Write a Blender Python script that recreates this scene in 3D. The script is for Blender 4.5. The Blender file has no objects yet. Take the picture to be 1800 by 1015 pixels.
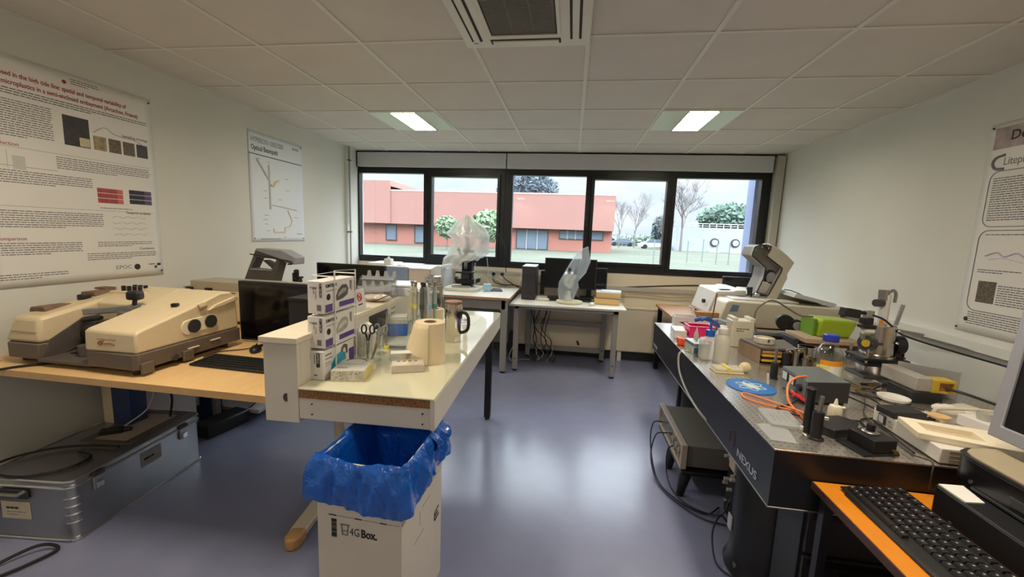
import bpy, bmesh, math, random
from mathutils import Matrix, Vector
random.seed(7)
C = bpy.context.scene.collection
PI = math.pi

# ---------------------------------------------------------------- camera
F_PX, PITCH, YAW, ROLL, EYE = 716.0, 0.1335, 0.1412, 0.0377, 1.5
cy, sy = math.cos(YAW), math.sin(YAW)
fwd = Vector((-sy * math.cos(PITCH), cy * math.cos(PITCH), -math.sin(PITCH)))
rgt = Vector((cy, sy, 0.0))
upv = rgt.cross(fwd)
r2 = rgt * math.cos(ROLL) + upv * math.sin(ROLL)
u2 = -rgt * math.sin(ROLL) + upv * math.cos(ROLL)
camd = bpy.data.cameras.new('camera')
camd.sensor_width = 36.0
camd.sensor_fit = 'HORIZONTAL'
camd.lens = F_PX / 1800.0 * 36.0
camd.clip_start = 0.02
camd.clip_end = 500
cam = bpy.data.objects.new('camera', camd)
C.objects.link(cam)
cam.matrix_world = Matrix(((r2.x, u2.x, -fwd.x, 0), (r2.y, u2.y, -fwd.y, 0), (r2.z, u2.z, -fwd.z, EYE), (0, 0, 0, 1)))
sc = bpy.context.scene
sc.camera = cam
sc.view_settings.view_transform = 'Standard'
sc.view_settings.look = 'None'
sc.view_settings.exposure = 0.0
sc.view_settings.gamma = 1.0
sc.view_settings.use_curve_mapping = False

# ---------------------------------------------------------------- sky (overcast: brighter towards the zenith, soft clouds)
SKY = 0.62
w = bpy.data.worlds.new('overcast_sky')
sc.world = w
w.use_nodes = True
nt = w.node_tree
nt.nodes.clear()
out = nt.nodes.new('ShaderNodeOutputWorld')
bg = nt.nodes.new('ShaderNodeBackground')
tc = nt.nodes.new('ShaderNodeTexCoord')
sep = nt.nodes.new('ShaderNodeSeparateXYZ')
ramp = nt.nodes.new('ShaderNodeValToRGB')
nz = nt.nodes.new('ShaderNodeTexNoise')
nz.inputs['Scale'].default_value = 5.0
nz.inputs['Detail'].default_value = 5.0
mp = nt.nodes.new('ShaderNodeMapping')
mp.inputs['Scale'].default_value = (1, 1, 3.2)
mixc = nt.nodes.new('ShaderNodeMix')
mixc.data_type = 'RGBA'
mul = nt.nodes.new('ShaderNodeMath')
mul.operation = 'MULTIPLY'
mul.inputs[1].default_value = SKY
e = ramp.color_ramp.elements
e[0].position = 0.0
e[0].color = (1.25, 1.25, 1.25, 1)
e[1].position = 0.6
e[1].color = (12.5, 12.5, 12.5, 1)
ms = ramp.color_ramp.elements.new(0.16)
ms.color = (1.5, 1.5, 1.5, 1)
cr = nt.nodes.new('ShaderNodeValToRGB')
cr.color_ramp.elements[0].position = 0.38
cr.color_ramp.elements[0].color = (1.06, 1.22, 1.40, 1)
cr.color_ramp.elements[1].position = 0.62
cr.color_ramp.elements[1].color = (1.28, 1.36, 1.46, 1)
L = nt.links.new
L(tc.outputs['Generated'], sep.inputs[0])
L(sep.outputs['Z'], ramp.inputs[0])
L(tc.outputs['Generated'], mp.inputs[0])
L(mp.outputs[0], nz.inputs['Vector'])
L(nz.outputs['Fac'], cr.inputs[0])
mm = nt.nodes.new('ShaderNodeVectorMath')
mm.operation = 'MULTIPLY'
L(ramp.outputs[0], mm.inputs[0])
L(cr.outputs[0], mm.inputs[1])
L(mm.outputs[0], bg.inputs['Color'])
bg.inputs['Strength'].default_value = SKY
L(bg.outputs[0], out.inputs[0])

LAMP_W = 20.0       # the two lamps near the windows
LAMP_ADDED_W = 12.0   # unseen pair added behind the camera to brighten the walls
LAMP_REAR_W = 28.0  # the next pair of lamps, above the desks in front of the camera

# ---------------------------------------------------------------- materials
MATS = {}
def lin(c):
    return tuple((v / 12.92 if v <= 0.04045 else ((v + 0.055) / 1.055) ** 2.4) for v in (x / 255.0 for x in c))
def mat(name, col=(200, 200, 200), rough=0.5, metal=0.0, noise=0.05, scale=40.0, bump=0.0, spec=0.5, coat=0.0, emit=None, alpha_trans=0.0, sss=0.0, aniso=0.0, stretch=None):
    """principled surface with a fine procedural variation of its colour"""
    if name in MATS:
        return MATS[name]
    m = bpy.data.materials.new(name)
    m.use_nodes = True
    t = m.node_tree
    b = t.nodes['Principled BSDF']
    c = lin(col)
    b.inputs['Roughness'].default_value = rough
    b.inputs['Metallic'].default_value = metal
    b.inputs['Specular IOR Level'].default_value = spec
    b.inputs['Coat Weight'].default_value = coat
    b.inputs['Coat Roughness'].default_value = 0.04
    if noise or bump:
        tcn = t.nodes.new('ShaderNodeTexCoord')
        n = t.nodes.new('ShaderNodeTexNoise')
        n.inputs['Scale'].default_value = scale
        n.inputs['Detail'].default_value = 3.0
        if stretch:
            mpn = t.nodes.new('ShaderNodeMapping')
            mpn.inputs['Scale'].default_value = stretch
            t.links.new(tcn.outputs['Object'], mpn.inputs[0])
            t.links.new(mpn.outputs[0], n.inputs['Vector'])
        else:
            t.links.new(tcn.outputs['Object'], n.inputs['Vector'])
        rp = t.nodes.new('ShaderNodeValToRGB')
        rp.color_ramp.elements[0].position = 0.3
        rp.color_ramp.elements[1].position = 0.7
        rp.color_ramp.elements[0].color = (*[v * (1 - noise) for v in c], 1)
        rp.color_ramp.elements[1].color = (*[min(1, v * (1 + noise)) for v in c], 1)
        t.links.new(n.outputs['Fac'], rp.inputs[0])
        t.links.new(rp.outputs[0], b.inputs['Base Color'])
        if bump:
            bp = t.nodes.new('ShaderNodeBump')
            bp.inputs['Strength'].default_value = bump
            bp.inputs['Distance'].default_value = 0.002
            t.links.new(n.outputs['Fac'], bp.inputs['Height'])
            t.links.new(bp.outputs[0], b.inputs['Normal'])
    else:
        b.inputs['Base Color'].default_value = (*c, 1)
    if emit:
        b.inputs['Emission Color'].default_value = (*lin(emit[0]), 1)
        b.inputs['Emission Strength'].default_value = emit[1]
    if alpha_trans:
        tr = t.nodes.new('ShaderNodeBsdfTransparent')
        tr.inputs[0].default_value = (0.97, 0.98, 0.98, 1)
        mx = t.nodes.new('ShaderNodeMixShader')
        mx.inputs[0].default_value = alpha_trans
        o = t.nodes['Material Output']
        t.links.new(b.outputs[0], mx.inputs[1])
        t.links.new(tr.outputs[0], mx.inputs[2])
        t.links.new(mx.outputs[0], o.inputs[0])
    MATS[name] = m
    return m
def thin_glass(name, tint=(1, 1, 1), refl=0.06, rough=0.02, edge=0.35):
    """clear thin sheet: transparent with a fresnel reflection"""
    if name in MATS:
        return MATS[name]
    m = bpy.data.materials.new(name)
    m.use_nodes = True
    t = m.node_tree
    t.nodes.clear()
    o = t.nodes.new('ShaderNodeOutputMaterial')
    tr = t.nodes.new('ShaderNodeBsdfTransparent')
    tr.inputs[0].default_value = (*tint, 1)
    gl = t.nodes.new('ShaderNodeBsdfGlossy')
    gl.inputs['Roughness'].default_value = rough
    lw = t.nodes.new('ShaderNodeLayerWeight')
    lw.inputs[0].default_value = 0.25
    ml = t.nodes.new('ShaderNodeMath')
    ml.operation = 'MULTIPLY_ADD'
    ml.inputs[1].default_value = edge
    ml.inputs[2].default_value = refl
    mx = t.nodes.new('ShaderNodeMixShader')
    t.links.new(lw.outputs['Facing'], ml.inputs[0])
    t.links.new(ml.outputs[0], mx.inputs[0])
    t.links.new(tr.outputs[0], mx.inputs[1])
    t.links.new(gl.outputs[0], mx.inputs[2])
    t.links.new(mx.outputs[0], o.inputs[0])
    MATS[name] = m
    return m

# ---------------------------------------------------------------- geometry helpers
W = {}
def spline(pts, n=6):
    p = [Vector(q) for q in pts]
    if len(p) < 3:
        return p
    r = []
    for i in range(len(p) - 1):
        a = p[i - 1] if i else p[0] * 2 - p[1]
        b, c = p[i], p[i + 1]
        d = p[i + 2] if i + 2 < len(p) else c * 2 - b
        for k in range(n):
            t = k / n
            r.append(0.5 * ((2 * b) + (c - a) * t + (2 * a - 5 * b + 4 * c - d) * t * t + (3 * b - a - 3 * c + d) * t ** 3))
    r.append(p[-1])
    return r
class M:
    def __init__(s, X=None):
        s.bm = bmesh.new()
        s.X = X or Matrix()
    def v(s, co):
        return s.bm.verts.new(s.X @ Vector(co))
    def face(s, vs):
        try:
            return s.bm.faces.new(vs)
        except ValueError:
            return None
    def quad(s, *cs):
        s.face([s.v(c) for c in cs])
        return s
    def box(s, x0, y0, z0, x1, y1, z1, X=None):
        cs = [(x0, y0, z0), (x1, y0, z0), (x1, y1, z0), (x0, y1, z0), (x0, y0, z1), (x1, y0, z1), (x1, y1, z1), (x0, y1, z1)]
        if X:
            cs = [X @ Vector(c) for c in cs]
        v = [s.v(c) for c in cs]
        for f in ((0, 3, 2, 1), (4, 5, 6, 7), (0, 1, 5, 4), (1, 2, 6, 5), (2, 3, 7, 6), (3, 0, 4, 7)):
            s.face([v[i] for i in f])
        return s
    def cbox(s, c, d, rz=0.0, rx=0.0, ry=0.0):
        X = Matrix.Translation(c) @ Matrix.Rotation(rz, 4, 'Z') @ Matrix.Rotation(ry, 4, 'Y') @ Matrix.Rotation(rx, 4, 'X')
        return s.box(-d[0] / 2, -d[1] / 2, -d[2] / 2, d[0] / 2, d[1] / 2, d[2] / 2, X)
    def cyl(s, p0, p1, r0, r1=None, n=24, caps=True):
        p0, p1 = Vector(p0), Vector(p1)
        r1 = r0 if r1 is None else r1
        d = (p1 - p0).normalized()
        a = d.orthogonal().normalized()
        b = d.cross(a)
        A = [s.v(p0 + (a * math.cos(2 * PI * i / n) + b * math.sin(2 * PI * i / n)) * r0) for i in range(n)]
        B = [s.v(p1 + (a * math.cos(2 * PI * i / n) + b * math.sin(2 * PI * i / n)) * r1) for i in range(n)]
        for i in range(n):
            s.face([A[i], A[(i + 1) % n], B[(i + 1) % n], B[i]])
        if caps:
            s.face(A[::-1])
            s.face(B)
        return s
    def lathe(s, c, prof, n=28, caps=(True, True)):
        """profile of (radius, height) turned about the vertical through c"""
        rings = []
        for r, z in prof:
            rings.append([s.v((c[0] + r * math.cos(2 * PI * i / n), c[1] + r * math.sin(2 * PI * i / n), c[2] + z)) for i in range(n)])
        for a, b in zip(rings, rings[1:]):
            for i in range(n):
                s.face([a[i], a[(i + 1) % n], b[(i + 1) % n], b[i]])
        if caps[0]:
            s.face(rings[0][::-1])
        if caps[1]:
            s.face(rings[-1])
        return s
    def tube(s, pts, r, n=8, smooth=6, closed=False):
        P = spline(pts, smooth) if smooth else [Vector(p) for p in pts]
        if closed:
            P = P[:-1] if (P[0] - P[-1]).length < 1e-6 else P
        rings = []
        a = None
        N = len(P)
        for i, p in enumerate(P):
            if closed:
                d = (P[(i + 1) % N] - P[i - 1]).normalized()
            else:
                d = (P[min(i + 1, N - 1)] - P[max(i - 1, 0)]).normalized()
            if a is None:
                a = d.orthogonal().normalized()
            a = (a - d * a.dot(d))
            a = a.normalized() if a.length > 1e-6 else d.orthogonal().normalized()
            b = d.cross(a)
            rings.append([s.v(p + (a * math.cos(2 * PI * k / n) + b * math.sin(2 * PI * k / n)) * r) for k in range(n)])
        pr = list(zip(rings, rings[1:]))
        if closed:
            pr.append((rings[-1], rings[0]))
        for A, B in pr:
            for k in range(n):
                s.face([A[k], A[(k + 1) % n], B[(k + 1) % n], B[k]])
        if not closed:
            s.face(rings[0][::-1])
            s.face(rings[-1])
        return s
    def prism(s, poly, axis, a, b):
        """polygon extruded along an axis; poly pairs are the two other axes in x,y,z order"""
        def co(p, h):
            return {'x': (h, p[0], p[1]), 'y': (p[0], h, p[1]), 'z': (p[0], p[1], h)}[axis]
        A = [s.v(co(p, a)) for p in poly]
        B = [s.v(co(p, b)) for p in poly]
        n = len(poly)
        for i in range(n):
            s.face([A[i], A[(i + 1) % n], B[(i + 1) % n], B[i]])
        s.face(A[::-1])
        s.face(B)
        return s
    def ringprism(s, outer, inner, axis, a, b):
        def co(p, h):
            return {'x': (h, p[0], p[1]), 'y': (p[0], h, p[1]), 'z': (p[0], p[1], h)}[axis]
        n = len(outer)
        O0 = [s.v(co(p, a)) for p in outer]; O1 = [s.v(co(p, b)) for p in outer]
        I0 = [s.v(co(p, a)) for p in inner]; I1 = [s.v(co(p, b)) for p in inner]
        for i in range(n):
            j = (i + 1) % n
            s.face([O0[i], O0[j], O1[j], O1[i]]); s.face([I0[j], I0[i], I1[i], I1[j]])
            s.face([O0[j], O0[i], I0[i], I0[j]]); s.face([O1[i], O1[j], I1[j], I1[i]])
        return s
    def grid(s, fn, nu, nv, closed_u=False):
        V = [[s.v(fn(i / nu, j / nv)) for j in range(nv + 1)] for i in range(nu if closed_u else nu + 1)]
        R = nu
        for i in range(R):
            for j in range(nv):
                k = (i + 1) % len(V)
                s.face([V[i][j], V[k][j], V[k][j + 1], V[i][j + 1]])
        return s
    def sphere(s, c, r, n=16, sq=(1, 1, 1)):
        pr = [(math.sin(PI * i / 10) * r, -math.cos(PI * i / 10) * r) for i in range(11)]
        pr[0] = (1e-4, -r); pr[-1] = (1e-4, r)
        rings = [[s.v((c[0] + q * math.cos(2 * PI * i / n) * sq[0], c[1] + q * math.sin(2 * PI * i / n) * sq[1], c[2] + z * sq[2])) for i in range(n)] for q, z in pr]
        for a, b in zip(rings, rings[1:]):
            for i in range(n):
                s.face([a[i], a[(i + 1) % n], b[(i + 1) % n], b[i]])
        s.face(rings[0][::-1]); s.face(rings[-1])
        return s
    def done(s, name, m, parent=None, label=None, cat=None, group=None, kind=None, bev=0.0, smooth=True, ang=38, solid=0.0, sub=0, origin=True, weld=True):
        if weld:
            bmesh.ops.remove_doubles(s.bm, verts=s.bm.verts, dist=1e-6)
        bmesh.ops.recalc_face_normals(s.bm, faces=s.bm.faces)
        if parent is not None:
            bmesh.ops.transform(s.bm, matrix=W[parent].inverted(), verts=s.bm.verts)
            loc = None
        else:
            loc = Vector((0, 0, 0))
            if origin and len(s.bm.verts):
                xs = [v.co.x for v in s.bm.verts]; ys = [v.co.y for v in s.bm.verts]; zs = [v.co.z for v in s.bm.verts]
                loc = Vector(((min(xs) + max(xs)) / 2, (min(ys) + max(ys)) / 2, min(zs)))
                bmesh.ops.translate(s.bm, vec=-loc, verts=s.bm.verts)
        me = bpy.data.meshes.new(name)
        s.bm.to_mesh(me)
        s.bm.free()
        if smooth:
            me.shade_smooth()
            me.set_sharp_from_angle(angle=math.radians(ang))
        me.materials.append(m)
        o = bpy.data.objects.new(name, me)
        C.objects.link(o)
        if parent is not None:
            o.parent = parent
            W[o] = W[parent].copy()
        else:
            o.location = loc
            W[o] = Matrix.Translation(loc)
        if solid:
            md = o.modifiers.new('thickness', 'SOLIDIFY'); md.thickness = solid; md.offset = 0
        if bev:
            md = o.modifiers.new('rounded', 'BEVEL'); md.width = bev; md.segments = 2; md.limit_method = 'ANGLE'; md.angle_limit = math.radians(40)
        if sub:
            md = o.modifiers.new('smooth', 'SUBSURF'); md.levels = sub; md.render_levels = sub
        tag(o, label, cat, group, kind)
        return o
def tag(o, label=None, cat=None, group=None, kind=None):
    if label: o['label'] = label
    if cat: o['category'] = cat
    if group: o['group'] = group
    if kind: o['kind'] = kind
    return o
def T(name, label, cat, loc, rz=0.0, group=None):
    o = bpy.data.objects.new(name, None)
    C.objects.link(o)
    o.empty_display_size = 0.05
    o.location = loc
    o.rotation_euler = (0, 0, rz)
    W[o] = Matrix.Translation(Vector(loc)) @ Matrix.Rotation(rz, 4, 'Z')
    return tag(o, label, cat, group)
def LM(o):
    """builder whose coordinates are those of thing o"""
    return M(W[o].copy())
def S(name, m, builder, **k):
    return builder.done(name, m, None, kind='structure', **k)
def dup(root, loc, rz=0.0, label=None, group=None):
    r = root.copy()
    C.objects.link(r)
    r.location = loc
    r.rotation_euler = (0, 0, rz)
    W[r] = Matrix.Translation(Vector(loc)) @ Matrix.Rotation(rz, 4, 'Z')
    if label: r['label'] = label
    if group: r['group'] = group
    for ch in list(root.children):
        c = ch.copy(); C.objects.link(c); c.parent = r
        W[c] = W[r].copy()
        for g in list(ch.children):
            d = g.copy(); C.objects.link(d); d.parent = c
            W[d] = W[r].copy()
    return r
def frame(o, u, v):
    """matrix with local x along u, local y along v, z = u x v"""
    u = Vector(u).normalized(); v = Vector(v).normalized(); n = u.cross(v)
    return Matrix(((u.x, v.x, n.x, o[0]), (u.y, v.y, n.y, o[1]), (u.z, v.z, n.z, o[2]), (0, 0, 0, 1)))
def lettering(s, m, size, X, parent, name='lettering', align='LEFT', bold=0.0, depth=0.0004, sx=1.0, shear=0.0):
    cu = bpy.data.curves.new('t', 'FONT')
    cu.body = s
    cu.size = size
    cu.align_x = align
    cu.offset = bold
    cu.extrude = depth
    cu.shear = shear
    cu.resolution_u = 3
    o = bpy.data.objects.new('t', cu)
    C.objects.link(o)
    dg = bpy.context.evaluated_depsgraph_get()
    me = bpy.data.meshes.new_from_object(o.evaluated_get(dg))
    bpy.data.objects.remove(o)
    b = M()
    b.bm.from_mesh(me)
    bmesh.ops.transform(b.bm, matrix=X @ Matrix.Diagonal((sx, 1, 1, 1)), verts=b.bm.verts)
    bpy.data.meshes.remove(me)
    return b.done(name, m, parent, smooth=False)
def cable(name, pts, r, m, label, cat='cable', group=None, n=8, smooth=6):
    return M().tube(pts, r, n, smooth).done(name, m, None, label, cat, group)
def feet(parent, pts, m, r=0.02, h=0.03, name='foot'):
    for p in pts:
        M().cyl((p[0], p[1], p[2]), (p[0], p[1], p[2] + h), r, r * 0.8, 14).done(name, m, parent)

white = mat('white_paint', (222, 220, 212), 0.5, noise=0.02, scale=8)
black = mat('black_plastic', (22, 22, 25), 0.45, noise=0.1)
blackgloss = mat('black_gloss', (9, 9, 12), 0.12, noise=0)
cabblk = mat('black_cable_rubber', (18, 18, 20), 0.5, noise=0)
cabgry = mat('grey_cable_rubber', (185, 183, 176), 0.5, noise=0)
steel = mat('polished_steel', (205, 200, 190), 0.14, 1.0, noise=0.03)
satin = mat('satin_steel', (170, 168, 165), 0.35, 1.0, noise=0.05)
chrome = mat('chrome', (225, 225, 225), 0.08, 1.0, noise=0)
brass = mat('brass', (186, 150, 84), 0.3, 1.0, noise=0.06)
ink = mat('dark_ink', (45, 42, 44), 0.8, noise=0)
inkg = mat('grey_ink', (120, 118, 120), 0.8, noise=0)
inkred = mat('red_ink', (150, 52, 58), 0.8, noise=0)
paper = mat('white_paper', (232, 231, 226), 0.65, noise=0.015, scale=12)
beige = mat('beige_casing', (214, 196, 160), 0.42, noise=0.025, scale=60)
brownband = mat('taupe_casing', (100, 88, 78), 0.5, noise=0.03, scale=60)
greyplast = mat('grey_plastic', (150, 150, 148), 0.45, noise=0.03)
dgrey = mat('dark_grey_plastic', (58, 58, 62), 0.45, noise=0.05)
acryl = thin_glass('clear_acrylic', (0.95, 0.96, 0.96), 0.08, 0.03, 0.45)
glassm = thin_glass('laboratory_glass', (0.93, 0.95, 0.94), 0.06, 0.01, 0.6)
# ================================================================ the room
XL, XR, YB, YF, HC = -2.80, 2.285, 5.12, -1.5, 2.485
wallp = mat('wall_paint', (213, 212, 204), 0.75, noise=0.025, scale=2.2, bump=0.05)
floorm = mat('blue_grey_vinyl', (132, 136, 163), 0.22, noise=0.035, scale=7, bump=0.02, spec=0.5)
tilem = mat('ceiling_tile', (206, 201, 194), 0.9, noise=0.03, scale=3.0, bump=0.1)
gridm = mat('ceiling_grid_white', (216, 214, 206), 0.6, noise=0.01)
frm = mat('black_window_frame', (12, 13, 17), 0.4, noise=0.05)
creamw = mat('cream_wall_paint', (232, 218, 192), 0.6, noise=0.03, scale=3)

S('floor', floorm, M().quad((XL, YF, 0), (XR, YF, 0), (XR, YB, 0), (XL, YB, 0)))
S('ceiling', tilem, M().quad((XL, YF, HC), (XL, YB + .12, HC), (XR, YB + .12, HC), (XR, YF, HC)))
g = M()
for i in range(-5, 5):
    x = 0.024 + 0.6 * i
    if XL < x < XR:
        g.box(x - .012, YF, HC - .006, x + .012, YB - .09, HC + .001)
for j in range(-6, 5):
    y = 2.187 + 0.6 * j
    if YF < y < YB:
        g.box(XL, y - .008, HC - .0055, XR, y + .008, HC + .001)
g.box(XL, YF, HC - .006, XL + .018, YB - .09, HC + .001)
g.box(XR - .018, YF, HC - .006, XR, YB - .09, HC + .001)
S('trim_1', gridm, g, smooth=False)
S('wall_left', wallp, M().box(XL - .1, YF - .1, 0, XL, YB + .1, HC))
S('wall_right', wallp, M().box(XR, YF - .1, 0, XR + .1, YB + .3, HC))
S('wall_front', wallp, M().box(XL, YF - .1, 0, XR, YF, HC))
wb = M()
wb.box(XL, YB - .02, 0, XR, YB + .22, 1.075)
wb.box(2.19, YB - .02, 1.075, XR, YB + .22, HC)
wb.box(XL, YB + .02, 2.29, 2.19, YB + .22, HC + .2)
S('wall_back', creamw, wb)

# windows: five frames side by side, two of them with a thicker opening sash
pane_glass = thin_glass('window_glass', (0.97, 0.985, 0.98), 0.03, 0.0, 0.25)
WX = [-2.82, -1.85, -0.855, 0.183, 1.115, 2.19]
PX = [(-2.782, -1.905), (-1.795, -0.95), (-0.76, 0.132), (0.232, 1.062), (1.168, 2.088)]
for i in range(5):
    x0, x1 = WX[i], WX[i + 1]
    a, b = PX[i]
    sash = i in (1, 3)
    z0, z1 = (1.203, 2.178) if sash else (1.153, 2.214)
    f = M()
    f.ringprism([(x0, 1.072), (x1, 1.072), (x1, 2.292), (x0, 2.292)], [(a, z0), (b, z0), (b, z1), (a, z1)], 'y', YB - .03, YB + .05)
    f.ringprism([(a - .035, z0 - .035), (b + .035, z0 - .035), (b + .035, z1 + .035), (a - .035, z1 + .035)], [(a, z0), (b, z0), (b, z1), (a, z1)], 'y', YB - (.055 if sash else .04), YB - .028)
    fo = S('window_%d' % (i + 1), frm, f, bev=.003)
    M().box(a - .01, YB + .008, z0 - .01, b + .01, YB + .014, z1 + .01).done('pane', pane_glass, fo)
    if sash:
        M().box(a - .085, YB - .075, 1.62, a - .055, YB - .055, 1.74).done('handle', frm, fo, bev=.005)
# sill line and roller-shutter boxes over the window
shut = mat('grey_shutter_box', (196, 198, 200), 0.55, noise=0.02)
S('trim_2', shut, M().box(-2.775, 5.03, 2.287, -.846, 5.09, 2.462), bev=.004)
S('trim_3', shut, M().box(-.834, 5.03, 2.287, 2.168, 5.09, 2.462), bev=.004)
S('trim_4', frm, M().box(-2.80, 5.05, 2.285, -2.777, 5.10, 2.483).box(-.846, 5.05, 2.29, -.834, 5.085, 2.465).box(-2.777, 5.06, 2.462, 2.20, 5.10, 2.474))
S('trim_5', mat('pale_grey_column', (186, 182, 170), 0.6, noise=.02), M().box(2.192, 5.0, .1, 2.272, 5.10, 2.46), bev=.004)
S('trim_6', mat('blue_grey_fin', (118, 130, 164), 0.7, noise=.02), M().box(2.128, 5.36, 0, 2.33, 5.56, 3.2))
S('trim_6', mat('blue_grey_fin'), M().box(2.20, 5.2, 0, 2.33, 5.37, 3.2))
# skirting along the window wall and side walls
skirt = mat('dark_skirting', (62, 60, 62), 0.5, noise=.05)
S('baseboard_back', skirt, M().box(XL, YB - .034, 0, XR, YB - .02, .09))
S('baseboard_right', skirt, M().box(XR - .012, YF, 0, XR, YB - .04, .09))
S('baseboard_left', skirt, M().box(XL, YF, 0, XL + .012, YB - .04, .09))
# cream radiator cover
rad = T('radiator', 'long cream radiator panel low on the wall under the windows', 'radiator', (1.0, 5.0, 0))
M().box(-.62, 4.965, .13, 2.18, 5.085, .66).done('panel', creamw, rad, bev=.012)
M().box(-.62, 4.958, .655, 2.18, 5.09, .675).done('top_grille', creamw, rad, bev=.004)
for x in (-.5, .62, 1.6):
    M().box(x, 4.985, 0, x + .05, 5.03, .14).done('foot', white, rad, bev=.003)
# conduits
S('trim_7', wallp, M().box(XL, 4.765, 1.55, XL + .035, 4.815, HC).box(XL, 4.79, 0.2, XL + .018, 4.806, 1.6))
S('trim_8', mat('pale_grey_column'), M().box(-.62, 5.07, .865, 2.19, 5.10, .91).box(-2.7, 5.08, .99, -.62, 5.10, 1.02))
pc = T('wall_pipe', 'thin grey pipe clipped to the left wall near the window corner', 'pipe', (XL + .03, 4.80, 1.0))
M().cyl((XL + .05, 4.80, .3), (XL + .05, 4.80, HC - .002), .009).done('pipe', greyplast, pc)
for z in (1.44, 2.31):
    M().box(XL + .018, 4.775, z, XL + .06, 4.825, z + .016).done('clip', dgrey, pc)
S('trim_9', white, M().box(XR - .035, 1.2, .945, XR, 4.9, 1.005), bev=.003)

# ceiling lamps
pan = mat('lamp_pan', (212, 222, 205), 0.35, noise=.01)
refl = mat('louvre_aluminium', (215, 215, 200), 0.2, 1.0, noise=0)
def lamp(x, y, label, watts, tint=(1.0, 0.86, 0.68)):
    t = T('ceiling_lamp', label, 'lamp', (x, y, HC - .02), 0, 'square ceiling lamps')
    h = .292
    pz = HC - .004
    M().ringprism([(x - h, y - h), (x + h, y - h), (x + h, y + h), (x - h, y + h)], [(x - .10, y - .285), (x + .12, y - .285), (x + .12, y + .285), (x - .10, y + .285)], 'z', HC - .012, HC - .004).done('pan', pan, t)
    M().prism([(x - .10, HC - .006), (x + .12, HC - .006), (x + .12, HC + .06), (x - .10, HC + .06)], 'y', y - .286, y + .286).done('reflector_box', pan, t)
    lv = M()
    for k in range(13):
        yy = y - .276 + k * .046
        lv.box(x - .10, yy - .001, HC - .018, x + .12, yy + .001, HC - .009)
    for xx in (x - .10, x + .01, x + .12):
        lv.box(xx - .003, y - .285, HC - .02, xx + .003, y + .285, HC - .009)
    lv.done('louvre', refl, t, smooth=False)
    ld = bpy.data.lights.new('lamp_tube', 'AREA')
    ld.shape = 'RECTANGLE'
    ld.size = .21; ld.size_y = .56
    ld.energy = watts
    ld.color = tint
    lo = bpy.data.objects.new('lamp_tube', ld)
    C.objects.link(lo)
    lo.parent = t
    lo.location = (.01, 0, .0125)
    return t
lamp(-1.476, 3.687, 'lit square ceiling lamp, the left one of the two near the windows', LAMP_W, (1.0, 0.94, 0.78))
lamp(.924, 3.687, 'lit square ceiling lamp, the right one of the two near the windows', LAMP_W, (1.0, 0.94, 0.78))
for yy, w_, lw in ((1.287, 'above the near desks', LAMP_REAR_W), (-1.113, 'added unseen behind the camera', LAMP_ADDED_W)):
    lamp(-1.476, yy, 'square ceiling lamp %s on the left, outside the frame' % w_, lw)
    lamp(.924, yy, 'square ceiling lamp %s on the right, outside the frame' % w_, lw)

# cassette air conditioner
ac = T('air_conditioner', 'white square ceiling cassette air conditioner with a ribbed grey intake grille', 'air conditioner', (-.28, 1.91, HC - .02))
acw = mat('warm_white_plastic', (215, 212, 200), 0.4, noise=.01)
x0, x1, y0, y1 = -.598, .032, 1.597, 2.226
zt = HC - .03
M().ringprism([(x0, y0), (x1, y0), (x1, y1), (x0, y1)], [(-.455, 1.74), (-.115, 1.74), (-.115, 2.10), (-.455, 2.10)], 'z', zt, HC - .001).done('panel', acw, ac, bev=.006)
gr = M()
for k in range(36):
    yy = 1.742 + k * .01
    gr.box(-.44, yy, zt + .001, -.13, yy + .004, zt + .006)
for k in range(4):
    gr.box(-.44 + k * .1, 1.742, zt + .002, -.436 + k * .1, 2.09, zt + .008)
grl = gr.done('intake_grille', mat('grey_grille', (128, 124, 116), .6, noise=.05), ac, smooth=False)
M().box(-.45, 1.742, zt + .008, -.12, 2.098, zt + .012).done('filter', mat('grey_filter', (100, 96, 90), .9, noise=.12, scale=120), ac)
M().ringprism([(-.462, 1.73), (-.108, 1.73), (-.108, 2.107), (-.462, 2.107)], [(-.445, 1.745), (-.125, 1.745), (-.125, 2.09), (-.445, 2.09)], 'z', zt - .006, zt + .001).done('grille_frame', acw, ac, bev=.002)
slot = mat('dark_slot', (50, 48, 46), .8, noise=0)
for (a, b, c, d) in ((-.555, 1.68, -.50, 2.15), (-.065, 1.68, -.01, 2.15), (-.46, 2.135, -.11, 2.185)):
    M().box(a, b, zt - .001, c, d, zt + .004).done('air_outlet', slot, ac)
    if d - b > .2:
        M().box(a + .012, b + .01, zt - .007, c - .012, d - .01, zt + .001).done('vane', acw, ac, bev=.003)
    else:
        M().box(a + .01, b + .012, zt - .007, c - .01, d - .006, zt + .001).done('vane', acw, ac, bev=.003)
M().box(-.55, 2.165, zt - .0015, -.53, 2.175, zt).done('sensor_window', greyplast, ac)

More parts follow.
